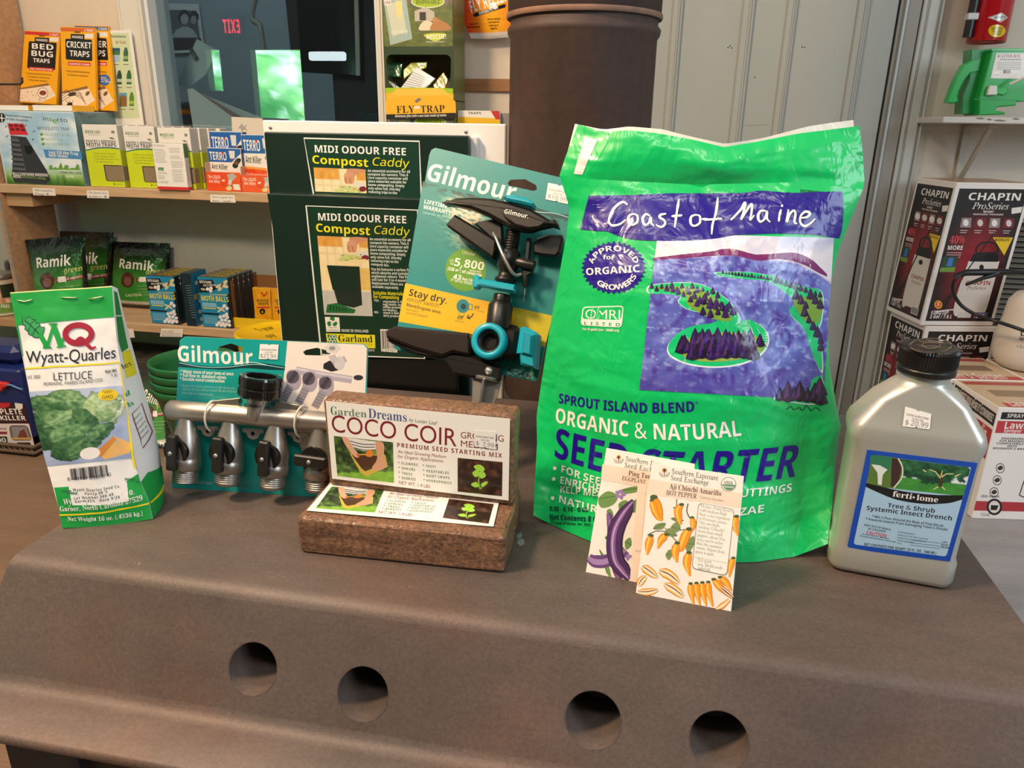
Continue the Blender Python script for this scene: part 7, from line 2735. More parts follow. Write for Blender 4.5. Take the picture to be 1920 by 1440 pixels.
m.grid(hp, 24, 30, org)
m.grid(Patch(hbB, hbT, hbL, hbR, lambda u, v: .01 * np.sin(math.pi * u) * np.sin(math.pi * v), (0, 1, 0)), 8, 8, 'd9d2c6', flip=True)
m.T(hp, 'FLY RELIEF', (884, 24), (954, 2), 22, 'f1ede8', 'B', shear=.1)
m.P(hp, [(887, 28), (890, 25), (945, 8), (949, 9), (947, 14), (890, 32)], '171412')
m.T(hp, 'DISPOSABLE FLY TRAP', (899, 28), (935, 16), 5, 'f1ede8', 'B')
m.T(hp, 'Attracts in', (880, 47), (895, 46), 3.5, '3a1c0c', 'B')
m.T(hp, 'most disposable', (877, 52), (900, 52), 3.5, '3a1c0c', 'B')
for i, s_ in enumerate(('Add water and hang', 'insecticide free', 'builds up to', '20,000 flies')):
    m.T(hp, s_, (914 + i * 2, 37.5 + i * 6), (938 - i * 2, 36.5 + i * 6), 3.2, '4a2c0c', 'B')
m.P(hp, [(917, 6), (925, 3), (933, 13), (928, 18), (922, 14)], 'efece6')
m.build('fly_bag', FILM, label='orange fly relief bag hanging on the wall beside the pipe', cat='bag')

# --- small yellow boxes beside the pipe
for (a, b, tl, y, cols4, lab) in (((858, 240), (936, 240), (857, 207), 2.26, 1, 'white and yellow pack behind the board, left of the pipe'), ((940, 240), (975, 240), (938, 212), 2.28, 0, 'small clear pack behind the board, next to the pipe')):
    m, f, q = fbox(a, b, tl, y, SZ1, .04, 'e9e2d6' if cols4 else '8a7f78')
    if cols4:
        m.P(f, [(858, 219), (937, 222), (938, 240), (858, 240)], 'e8b41c')
        m.P(f, [(920, 208), (936, 208), (938, 224), (930, 224)], 'c42c2c')
        m.T(f, 'TRAPS', (878, 214), (902, 214), 4, '4a3a1c', 'B')
    m.build('small_pack', CARD, label=lab, cat='box')

# ------------------------------------------------------------------ lower shelf
def pouch(c4, y0, y1, lab, parent=None, z_floor=None, full=True, seed=0):
    """dark green foil bag: TL TR BR BL pixels, foot at depth y0, top at depth y1"""
    yy = lambda t: y0 + (y1 - y0) * t
    TL, TR, BR, BL = c4
    B = [ony(*bil(c4, u, 1), y0) for u in (0, .5, 1)]
    for b in B:
        b[2] = z_floor + .0015
    Tt = [ony(*bil(c4, u, 0), y1) for u in (0, .25, .5, .75, 1)]
    L = [B[0]] + [B[0] * (1 - t) + Tt[0] * t for t in (.3, .6)] + [Tt[0]]
    Rr = [B[-1]] + [B[-1] * (1 - t) + Tt[-1] * t for t in (.3, .6)] + [Tt[-1]]
    bul = lambda u, v: np.clip(1 - (2 * u - 1) ** 2, 0, 1) ** .5 * np.interp(v, [0, .1, .4, .8, .9, 1], [.012, .028, .032, .012, .003, 0]) + .005 * (fbm(u * 7 + seed, v * 8, 2) - .5) * np.sin(math.pi * v)
    f = Patch(B, Tt, L, Rr, bul, (0, -1, 0))
    m = MB()

    def cc(u, v):
        g_ = mixc(rgb('3c8a34'), rgb('10210f'), np.clip((v - .45) * 2.2, 0, 1))
        g_ = np.where((v < .12)[..., None], rgb('cfcfc8'), g_)
        g_ = np.where(((v < .06) | (v > .9) | (u < .05) | (u > .95))[..., None], rgb('0e130f'), g_)
        return s2l(g_)
    m.grid(f, 30, 40, cc)
    m.grid(Patch(B, Tt, L, Rr, lambda u, v: np.clip(1 - (2 * u - 1) ** 2, 0, 1) ** .5 * np.interp(v, [0, .1, .6, .9, 1], [.01, .03, .02, .004, 0]), (0, 1, 0)), 14, 16, '0d0f0e', flip=True)
    q = lambda u, v: bil(c4, u, v)
    hg = (q(0, 1) - np.array(q(0, 0)))[1]
    m.T(f, 'Ramik', q(.12, .34), q(.72, .335 + .02 * seed), hg * .12, 'f0ece4', 'B')
    m.T(f, 'green', q(.58, .42), q(.92, .40), hg * .06, 'b9c06a', 'I')
    m.E(f, q(.26, .50), hg * .085, hg * .10, '4a2f22')
    m.E(f, q(.26, .52), hg * .05, hg * .06, '7a5442')
    for d in (-1, 1):
        m.E(f, q(.26 + d * .06, .45), hg * .03, hg * .03, '5a3a2a')
    m.P(f, [q(.40, .48), q(.92, .45), q(.94, .485), q(.42, .53)], '7a2622')
    m.T(f, 'KILLS RATS AND MICE', q(.44, .515), q(.90, .478), hg * .025, 'e9ded2', 'B')
    m.P(f, [q(.46, .46), q(.60, .455), q(.60, .52), q(.46, .525)], 'eae6de')
    for i in range(4):
        m.Ln(f, [q(.42, .58 + i * .04), q(.86 - .05 * i, .565 + i * .04)], 1.0, '8fb87a')
    m.T(f, 'CAUTION', q(.22, .72), q(.5, .71), hg * .035, 'cfe0b8', 'B')
    return m.build('bait_pouch', FILM2, label=lab, cat='bag', group='dark green bait pouches')


pouch([(112, 433), (213, 436), (205, 606), (118, 606)], 2.39, 2.42, 'dark green bait pouch at the back, between the two front ones', z_floor=SZ2, seed=1)
pouch([(46, 450), (158, 440), (172, 606), (78, 606)], 2.215, 2.235, 'dark green bait pouch nearest the side panel, above the seed bag', z_floor=SZ2, seed=0)
pouch([(209, 453), (319, 456), (318, 596), (214, 596)], 2.405, 2.422, 'dark green bait pouch left of the moth ball boxes', z_floor=SZ2, seed=2)

def mothball(BL, BR, TL, y, rz=0.0):
    m, f, q = fbox(BL, BR, TL, y, SZ2, .030, '1d4a60', cols=[None, '1a2830', None, None, None, '54503c'], rz=rz)
    z = lambda u, v: proj(q['o'] + q['ux'] * q['w'] * u + V3(0, 0, q['h'] * (1 - v)))
    P_ = lambda *a: [z(*p) for p in a]
    hg = (z(0, 1) - z(0, 0))[1]
    m.P(f, P_((.01, .01), (.99, .01), (.99, .99), (.01, .99)), '2289b4')
    m.P(f, P_((.01, .07), (.50, .05), (.62, .22), (.40, .30), (.02, .32)), '14181c')
    m.P(f, P_((.90, .35), (.995, .30), (.995, .99), (.80, .99), (.92, .7)), '14181c')
    m.T(f, 'MOTH GUARD', z(.06, .13), z(.46, .13), hg * .05, 'f0ece6', 'B')
    m.T(f, 'KILLS MOTHS', z(.18, .19), z(.60, .17), hg * .035, 'f0ece6', 'B')
    for a_ in (-35, 20, 120, 160):
        m.E(f, (z(.80, .14)[0] + 5 * math.cos(R_(a_)), z(.80, .14)[1] + 6 * math.sin(R_(a_))), hg * .085, hg * .035, 'd9cfa8', rot=a_, n=12)
    m.E(f, z(.80, .14), 2, 6, '6a5a3a', rot=20)
    m.E(f, z(.15, .25), hg * .05, hg * .025, 'b9a982', rot=15, n=10)
    m.T(f, 'OLD FASHIONED', z(.36, .36), z(.94, .35), hg * .03, 'd9d23c', 'B')
    m.T(f, 'MOTH BALLS', z(.06, .475), z(.96, .475), hg * .10, 'f0d81c', 'B')
    for i in range(4):
        m.Ln(f, [z(.06, .52 + i * .022), z(.54, .52 + i * .022)], .9, 'bfe0ec')
    m.Ln(f, [z(.08, .62), z(.5, .62)], 2, 'd9d23c')
    for a_ in (-30, 30, 140, 200):
        m.E(f, (z(.68, .62)[0] + 4 * math.cos(R_(a_)), z(.68, .62)[1] + 5 * math.sin(R_(a_))), hg * .05, hg * .02, 'd9cfa8', rot=a_, n=10)
    m.Ln(f, [z(.02, .73), z(.6, .73)], 3, '14181c')
    for i in range(6):
        m.Ln(f, [z(.06, .79 + i * .026), z(.52, .79 + i * .026)], .9, '8fc4d9')
    for (u, v) in ((.30, .24), (.42, .22), (.40, .27), (.80, .55), (.88, .60), (.84, .72), (.62, .78), (.74, .76), (.86, .78), (.66, .84), (.78, .84), (.90, .86), (.56, .90), (.68, .91), (.80, .92), (.90, .935), (.48, .945), (.62, .945), (.74, .95)):
        m.E(f, z(u, v), hg * .035, hg * .035, 'eeeaea', n=12)
    tp = q['top']
    zt = lambda u, w: proj(q['o'] + q['ux'] * q['w'] * u + q['uy'] * .030 * w + V3(0, 0, q['h']))
    m.T(tp, 'MOTH BALLS', zt(.28, .3), zt(.9, .3), 4, 'b9a83c', 'B')
    m.P(tp, [zt(.05, .2), zt(.22, .2), zt(.22, .7), zt(.05, .7)], '9a7a6a')
    return m, q


for BL, BR, TL, cn in (((288, 612), (340, 613), (274, 516), 'left'), ((381, 611), (436, 611), (371, 518), 'right')):
    m, q = mothball(BL, BR, TL, 2.215)
    b = m.build('moth_ball_box', CARD, label='blue moth ball box at the front of the %s row' % cn, cat='box', group='blue moth ball boxes')
    if cn == 'left':
        b.location[0] -= .004
    for k in range(1, 5):
        c = b.copy()
        COL.objects.link(c)
        c.location = (b.location[0] + .001 * k, b.location[1] + .0312 * k, b.location[2])
        c['label'] = 'blue moth ball box, %s from the front in the %s row' % (('second', 'third', 'fourth', 'fifth', 'sixth')[k - 1], cn)
m, f, q = fbox((351, 614), (369, 610), (339, 512), 2.212, SZ2, .09, '1c2c36', cols=[None, '2289b4', None, None, None, '1c3a4c'])
for i in range(14):
    m.Ln(f, [(348 + i * .9, 536 + i * 4.6), (358 + i * .8, 535 + i * 4.6)], 1.2, '5f7a88')
sd_ = q['side']
zz = lambda v, w: proj(q['o'] + q['ux'] * q['w'] + V3(0, .09 * w, q['h'] * (1 - v)))
for v, w in ((.2, .3), (.55, .4), (.62, .7), (.75, .3), (.8, .6), (.9, .35), (.92, .7)):
    m.E(sd_, zz(v, w), 3, 4, 'eeeaea', n=10)
m.T(sd_, 'MOTH BALLS', zz(.5, .05), zz(.5, .95), 9, 'f0d81c', 'B')
b = m.build('moth_ball_box', CARD, label='blue moth ball box turned sideways between the two rows, dark narrow side forward', cat='box', group='blue moth ball boxes')

# mouse traps in a carton
f = Plane((0, 2.23, 0), (0, -1, 0))
ct = thing('carton_tray', 'brown cardboard tray with a yellow front holding mouse trap packs', 'tray', tuple(f.at(480, 606) * (1, 1, 0) + V3(0, .06, SZ2)))
x0, x1 = f.at(439, 606)[0], f.at(545, 606)[0]
zt_ = f.at(470, 562)[2]
m = MB()
m.abox(x0, x0 + .003, 2.23, 2.40, SZ2, zt_ + .06, '8a5f38', .0006)
m.abox(x1 - .003, x1, 2.23, 2.40, SZ2, zt_, '8a5f38', .0006)
m.abox(x0, x1, 2.397, 2.40, SZ2, zt_ + .05, '8a5f38', .0006)
m.abox(x0, x1, 2.23, 2.397, SZ2, SZ2 + .003, '8a5f38', .0006)
m.abox(x0, x1, 2.227, 2.23, SZ2, f.at(450, 602)[2] + .012, 'e8c01c', .0006, cols=[None, None, 'e8c01c', None, None, None])
f2 = Plane((0, 2.2268, 0), (0, -1, 0))
m.build('tray', CARD, ct)
for k, (xa_, xb_, yy, lab) in enumerate(((475, 508, 2.262, 'yellow mouse trap pack at the left of the carton tray'), (509, 540, 2.266, 'yellow mouse trap pack beside it, half behind the board'))):
    fc = Plane((0, yy, 0), (0, -1, 0))
    m = MB()
    x0_, x1_ = fc.at(xa_, 570)[0], fc.at(xb_, 570)[0]
    m.abox(x0_, x1_, yy, yy + .02, SZ2 + .0035, fc.at(490, 540)[2], 'd9a41c', .003)
    m.pic(fc, [(xa_ + 1, 541), (xb_ - 1, 540), (xb_, 600), (xa_ + 3, 600)], 12, 16, lambda X, Y: mixc(rgb('f0b41c'), rgb('d98a1c'), fbm(X * 6, Y * 6, 3)))
    m.Ln(fc, [(xa_ + 15, 548), (xa_ + 20, 556), (xa_ + 26, 547)], 3, 'c8281c')
    m.T(fc, 'MOUSE', (xa_ + 7, 566), (xa_ + 29, 566), 5, '1f1a10', 'B')
    m.T(fc, 'TRAPS', (xa_ + 9, 572), (xa_ + 29, 572), 5, '1f1a10', 'B')
    m.P(fc, [(xa_ + 6, 575), (xa_ + 31, 575), (xa_ + 31, 578), (xa_ + 6, 578)], 'd0402c')
    m.E(fc, (xa_ + 17, 584), 5.5, 5.5, '1f1a10')
    m.T(fc, '4', (xa_ + 15, 587), (xa_ + 19, 587), 5, 'f0b41c', 'B')
    m.build('mouse_trap_pack', FILM2, label=lab, cat='pack', group='yellow mouse trap packs')
# yellow tub
ly = 2.03
lc = ony(521, 620, ly)
tub = thing('yellow_tub', 'yellow tub with handwriting on its round lid, in front of the lower shelf', 'tub', (lc[0], ly, 0))
lr = lc[0] - ony(450, 622, ly)[0]
m = MB()
m.lathe((lc[0], ly, 0), (0, 0, 1), [(lr * .8, 0), (lr * .82, .01), (lr * .95, lc[2] - .02)], 'd9c02c', 40)
m.build('tub_body', SATIN, tub)
m = MB()
m.lathe((lc[0], ly, 0), (0, 0, 1), [(lr * .97, lc[2] - .022), (lr, lc[2] - .020), (lr, lc[2] - .003), (lr * .985, lc[2]), (lr * .94, lc[2]), (lr * .92, lc[2] - .004), (lr * .2, lc[2] - .004)], 'efc412', 48)
lp_ = Plane((lc[0], ly, lc[2] - .004), (0, 0, 1), (0, 1, 0))
m.T(lp_, '1 year', (489, 622), (518, 616), 7, '2a2412', 'T', h=.0012)
m.T(lp_, 'qq', (502, 633), (518, 630), 6, '2a2412', 'T', h=.0012)
m.build('lid', SATIN, tub)

# jars beyond the side panel, on a board of their own
sh = MB().abox(PXX - .6, PXX - .022, SY + .01, WY - .01, SZ2 - .05, SZ2 - .02, 'b98f68', .002)
sh.build('side_shelf', WOOD, label='short wooden shelf board left of the side panel', cat='shelf')
JY = 2.28
jc = ony(2, 565, JY)
jr = .062
jx = ony(30, 560, JY)[0] - jr
jar = thing('glass_jar', 'jar with a silver lid and a picture label, left of the side panel', 'jar', (jx, JY, SZ2 - .02))
zt_ = ony(5, 512, JY)[2]
m = MB()
z0 = SZ2 - .02
m.lathe((jx, JY, 0), (0, 0, 1), [(jr * .9, z0), (jr, z0 + .006), (jr, zt_ - .03), (jr * .9, zt_ - .018)], 'b9a58a', 36)
lf2 = Lathe((jx, JY, 0), [z0, zt_ - .03], [jr + .0004, jr + .0004])


def jl(u, v):
    t = (v - z0) / (zt_ - .03 - z0)
    n = fbm(u * 6, v * 60, 3)
    c = mixc(rgb('e9d2b4'), rgb('b9683c'), (n - .35) * 2.4)
    c = np.where((t < .42)[..., None], rgb('6f9a44') + .1 * (n[..., None] - .5), c)
    c = np.where((t < .1)[..., None], rgb('d9cdb8'), c)
    c = np.where(((u > -.75) & (t > .55))[..., None], rgb('23301f'), c)
    return s2l(np.clip(c, 0, 1))


m.grid(lf2, 40, 24, jl, h=.0003, u=(-math.pi, 0), v=(z0 + .004, zt_ - .034))
m.T(lf2, 'BLENDS', (-6, 576), (18, 577), 6, 'f1ece2', 'B')
m.build('jar_body', SATIN, jar)
m = MB().lathe((jx, JY, 0), (0, 0, 1), [(jr * .92, zt_ - .02), (jr * .94, zt_ - .018), (jr * .94, zt_ - .002), (jr * .9, zt_)], 'b5ada3', 36)
m.build('lid', ALU, jar)
jx2 = jx - .004
m = MB().lathe((jx2, JY + .115, 0), (0, 0, 1), [(.045, SZ2 - .02), (.05, SZ2 - .01), (.05, ony(8, 492, 2.39)[2]), (.045, ony(8, 486, 2.39)[2])], '1f1d1c', 28)
m.build('dark_jar', SHINY, label='dark jar behind the silver lidded jar', cat='jar')

# ------------------------------------------------------------------ on the floor at the left
# bait pouch and pots
pouch([(256, 690), (312, 697), (322, 862), (268, 862)], 1.72, 1.95, 'dark green bait pouch leaning low behind the seed bag and pots', z_floor=0.002, seed=3)
py_ = 1.66
pc = ony(362, 672, py_)
prr = pc[0] - ony(293, 682, py_)[0]
for k in range(4):
    zt4 = ony(362, 672, py_)[2] - k * .0215
    z0 = zt4 - .16
    m = MB()
    m.lathe((pc[0], py_, 0), (0, 0, 1), [(prr * .62, max(z0, .002 + .004 * (3 - k))), (prr * .93, zt4 - .0205), (prr * .985, zt4 - .019), (prr, zt4 - .004), (prr * .99, zt4), (prr * .955, zt4), (prr * .90, zt4 - .024), (prr * .60, max(z0, .002 + .004 * (3 - k)) + .003)], '1c6a3a', 48, caps=(False, True))
    m.build('plant_pot', SATIN, loc=(pc[0], py_, max(z0, 0.0)), label='green plastic pot, %s of the nested stack behind the manifold card' % ('topmost', 'second from the top', 'third from the top', 'lowest')[k], cat='pot', group='nested green pots')
# stand that lifts the pots
zs_ = pc[2] - 3 * .0215 - .16
if zs_ > .02:
    m = MB().lathe((pc[0], py_, 0), (0, 0, 1), [(prr * .5, 0), (prr * .7, .01), (prr * .66, zs_ - .002)], '16231b', 32)
    m.build('upturned_pot', SATIN, label='upturned dark pot carrying the stack of green pots', cat='pot')

# blue container on a wicker tray
by_ = 1.60
bz = ony(30, 858, by_)[2]
tray = thing('wicker_tray', 'low wicker tray under the blue insect killer container', 'basket', (ony(10, 870, by_)[0], by_ + .07, 0))
m = MB()
xr_ = ony(78, 868, by_)[0]
for zz in (.012, max(bz - .008, .03)):
    m.tube([(xr_ - .42, by_ - .015, zz), (xr_, by_ - .015, zz), (xr_, by_ + .2, zz)], .006, '5a4634', 6)
n_ = 24
for i in range(n_):
    x = xr_ - .42 * i / n_
    m.tube([(x, by_ - .015, .012), (x - .0175, by_ - .015, max(bz - .008, .03))], .003, '6f5842', 5)
    m.tube([(x - .0175, by_ - .015, .012), (x, by_ - .015, max(bz - .008, .03))], .003, '6f5842', 5)
m.abox(xr_ - .42, xr_ - .002, by_ - .008, by_ + .2, .0, max(bz - .004, .02), '2e261f', .003)
m.build('woven_rim', WOOD, tray)
bz = max(bz, .025) + .020
can = thing('insect_killer_container', 'dark blue insect killer container with a red sprayer, behind the lettuce bag', 'container', (ony(20, 800, by_)[0], by_ + .08, bz))
x1_ = ony(66, 845, by_)[0]
m = MB()
ztb = ony(40, 690, by_ + .02)[2]
m.box((x1_ - .32, by_, bz), (.32, 0, 0), (0, .15, 0), (0, 0, ztb - bz), '1a2a66', .006)
m.box((x1_ - .32, by_ + .03, ztb), (.29, 0, 0), (0, .10, 0), (0, 0, ony(30, 648, by_ + .05)[2] - ztb), '16225a', .016)
m.build('container_body', SATIN, can)
cfp = Plane((0, by_, 0), (0, -1, 0))
m = MB()
m.slab(cfp, [(-30, 751), (46, 757), (66, 838), (-30, 836)], .0002, .0009, '3a1016')
m.h0 = .001
m.P(cfp, [(-30, 754), (20, 755), (18, 762), (8, 765), (-30, 764)], 'c42a34')
m.P(cfp, [(28, 755), (43, 757), (43, 766), (30, 766)], 'ece6e4')
m.T(cfp, 'COMPLETE', (-33, 776), (43, 777), 10, 'f3eeec', 'B')
m.T(cfp, 'INSECT KILLER', (-52, 787), (50, 788), 8, 'f3eeec', 'B')
m.P(cfp, [(-30, 794), (55, 794), (66, 838), (-30, 836)], 'e4d4d2')
m.Rr(cfp, [(17, 797), (52, 797), (62, 826), (22, 826)], 8, '6a6468')
m.P(cfp, [(22, 800), (49, 800), (56, 820), (25, 820)], '8f8a90')
m.P(cfp, [(34, 820), (38, 808), (46, 804), (53, 820)], '7a3a2c')
m.P(cfp, [(22, 820), (58, 820), (60, 824), (23, 824)], 'c9a05c')
m.T(cfp, '3 MONTHS', (-14, 806), (13, 806), 4, '3a1016', 'B')
m.P(cfp, [(-30, 809), (14, 809), (14, 814), (-30, 814)], '8a2a34')
m.Rr(cfp, [(-24, 818), (14, 818), (15, 831), (-24, 831)], 3, '2a2224')
m.T(cfp, '500', (-12, 829), (13, 829), 8, 'f3eeec', 'B')
m.Rr(cfp, [(32, 829), (57, 829), (59, 834), (33, 834)], 2, '4a3a3c')
m.build('front_label', CARD, can, label='dark red and white front label')
m = MB()
yq = by_ - .012
m.tube(spline([ony(-4, 716, yq), ony(8, 722, yq), ony(20, 722, yq), ony(34, 728, yq), ony(42, 730, yq)], 5), .0025, '5f86b4', 8)
m.build('hose', SATIN, can)
m = MB()
m.slab(Plane((0, yq, 0), (0, -1, 0)), [(-6, 716), (8, 718), (14, 720), (13, 725), (6, 727), (4, 733), (-2, 731), (-6, 728)], -.010, .004, 'd0342c', .002)
m.build('trigger', SATIN, can, label='red sprayer trigger')

# ================================================================== right side
# stacked sprayer cartons
def sprayer_carton(N, hgt, tilt, lab, lower):
    ul = unit(onz(1662, 577, .372) - onz(1723, 605, .372))
    ul[2] = 0
    ul = unit(ul)
    urt = V3(ul[1], -ul[0], 0)
    upv = unit(V3(0, 0, 1) + urt * tilt)
    a, b = ul * .19, urt * .205
    m = MB()
    c = upv * hgt
    m.box(N, a, b, c, 'ece6e0', .002, cols=[None, None, None, None, None, 'b08a62'])
    fr = Plane(N, np.cross(b, c), tuple(upv))
    fl = Plane(N, np.cross(a, c), tuple(upv))
    zr = lambda u, v: proj(N + b * u + c * (1 - v))
    zl = lambda u, v: proj(N + a * (1 - u) + c * (1 - v))
    for f, z, left in ((fr, zr, 0), (fl, zl, 1)):
        P_ = lambda *q: [z(*p) for p in q]
        hg = (z(0, 1) - z(0, 0))[1]

        def redp(X, Y):
            t = np.clip(np.sin(math.pi * np.clip(X * .8 + .1, 0, 1)) * np.sin(math.pi * np.clip(Y * .9 - .02, 0, 1)) * 1.5 - .35, 0, 1)
            return mixc(rgb('16100f'), rgb('8f1420'), t)
        m.pic(f, P_((.05, .04), (.95, .04), (.95, .965), (.05, .965)), 16, 24, redp)
        m.T(f, 'CHAPIN', z(.20, .115), z(.88, .115), hg * .05, 'f1ece6', 'B')
        m.T(f, 'ProSeries', z(.28, .175), z(.76, .175), hg * .045, 'f1ece6', 'T')
        m.T(f, 'Sprayer', z(.44, .197), z(.58, .197), hg * .015, 'f1ece6', 'B')
        m.T(f, 'Hand Control / Pulverizador', z(.32, .215), z(.72, .215), hg * .012, 'e9e0d8', 'B')
        for k in range(4):
            u = .18 + k * .19
            m.P(f, P_((u, .235), (u + .13, .235), (u + .15, .30), (u + .01, .30)), '7a2028' if k % 2 else '9a8a88')
            m.E(f, z(u + .07, .268), hg * .02, hg * .025, 'd9d2cc' if k % 2 else 'f1ece6', n=10)
            m.Ln(f, P_((u + .02, .32), (u + .12, .32)), 1, 'e9e0d8')
            m.Ln(f, P_((u + .03, .335), (u + .11, .335)), 1, 'e9e0d8')
        m.T(f, '40%', z(.10, .41), z(.30, .41), hg * .05, 'e84a50', 'S')
        m.T(f, 'MORE', z(.10, .455), z(.30, .455), hg * .03, 'f1ece6', 'B')
        for i in range(3):
            m.Ln(f, P_((.10, .475 + i * .015), (.30, .475 + i * .015)), 1, 'e9d9d4')
        m.P(f, P_((.66, .365), (.93, .365), (.88, .49)), 'f0c81c')
        m.T(f, 'BONUS!', z(.70, .392), z(.90, .392), hg * .02, '1c1408', 'B')
        m.P(f, P_((.07, .50), (.27, .50), (.27, .61), (.07, .61)), '2f4a34')
        m.P(f, P_((.15, .51), (.21, .51), (.22, .57), (.14, .57)), '3f7ac4')
        m.P(f, P_((.07, .58), (.27, .575), (.27, .61), (.07, .61)), '6f9a3c')
        if not lower:
            m.P(f, spline(P_((.42, .56), (.46, .53), (.80, .53), (.84, .56), (.85, .76), (.84, .90), (.78, .93), (.74, .91), (.52, .91), (.46, .93), (.40, .89), (.39, .74)), 3, True), 'ded6ce')
            m.P(f, P_((.44, .535), (.46, .48), (.80, .48), (.82, .535)), '151314')
            m.Ln(f, spline(P_((.50, .48), (.48, .44), (.54, .405), (.70, .405), (.77, .44), (.76, .47), (.62, .475)), 4), 3.5, '151314', True)
            m.E(f, z(.62, .575), hg * .016, hg * .02, '1c1a1a', n=10)
            m.T(f, 'CHAPIN', z(.47, .70), z(.80, .70), hg * .028, '9a2028', 'B')
            m.T(f, 'ProSeries', z(.50, .735), z(.76, .735), hg * .025, '5a1c20', 'T')
            m.Ln(f, P_((.66, .335), (.42, .62), (.32, .80)), 2.2, '151010')
            m.Ln(f, P_((.34, .74), (.18, .86)), 3, '151010')
            m.Ln(f, P_((.30, .78), (.26, .88)), 5, '151010')
            m.Ln(f, spline(P_((.16, .90), (.24, .89), (.40, .88)), 4), 2.5, 'd9d2ca')
            m.T(f, '#26021XP', z(.10, .915), z(.34, .915), hg * .025, 'f1ece6', 'I')
            m.T(f, '2 Gal / 7.6 L', z(.10, .945), z(.40, .945), hg * .025, 'f1ece6', 'I')
            if not left:
                m.E(f, z(.17, .845), hg * .028, hg * .03, 'e8a02c')
                m.E(f, z(.17, .845), hg * .018, hg * .02, 'd8402c')
                m.T(f, '5', z(.155, .855), z(.185, .855), hg * .025, 'f6f0e0', 'B')
                m.P(f, P_((.70, .90), (.88, .90), (.88, .945), (.70, .945)), '5a5a8a')
                m.T(f, 'USA', z(.73, .94), z(.85, .94), hg * .03, 'e4dcdc', 'B')
                m.P(f, P_((.46, .90), (.66, .90), (.66, .94), (.48, .94)), 'cfcac4')
            else:
                m.P(f, P_((.68, .89), (.86, .89), (.86, .945), (.68, .945)), 'e9e6e0')
                for i in range(8):
                    m.Ln(f, P_((.70 + i * .02, .895), (.70 + i * .02, .94)), 1, '1c1a1a')
        m.P(f, P_((.80, .165), (.94, .155), (.94, .195), (.82, .205)), 'e9e4dc')
    return m.build('sprayer_carton', CARD, loc=tuple(N), label=lab, cat='box', group='stacked sprayer cartons')


Nx = V3(.758, 2.185, 0)
sprayer_carton(Nx, .3695, 0.0, 'dark red sprayer carton at the bottom of its stack', True)
sprayer_carton(V3(.743, 2.185, .3702), .385, .055, 'dark red sprayer carton tilted on top of the other', False)

# lawn sprayer cartons
NN = V3(*onz(1822, 972, 0))
hL = ony(1877, 764, NN[1])[2]
lt0 = onz(1790, 712, hL)
top_n = NN + V3(0, 0, hL)
dL = unit((lt0 - top_n) * (1, 1, 0))
dR = V3(dL[1], -dL[0], 0)
lenL = np.linalg.norm((lt0 - top_n)[:2])


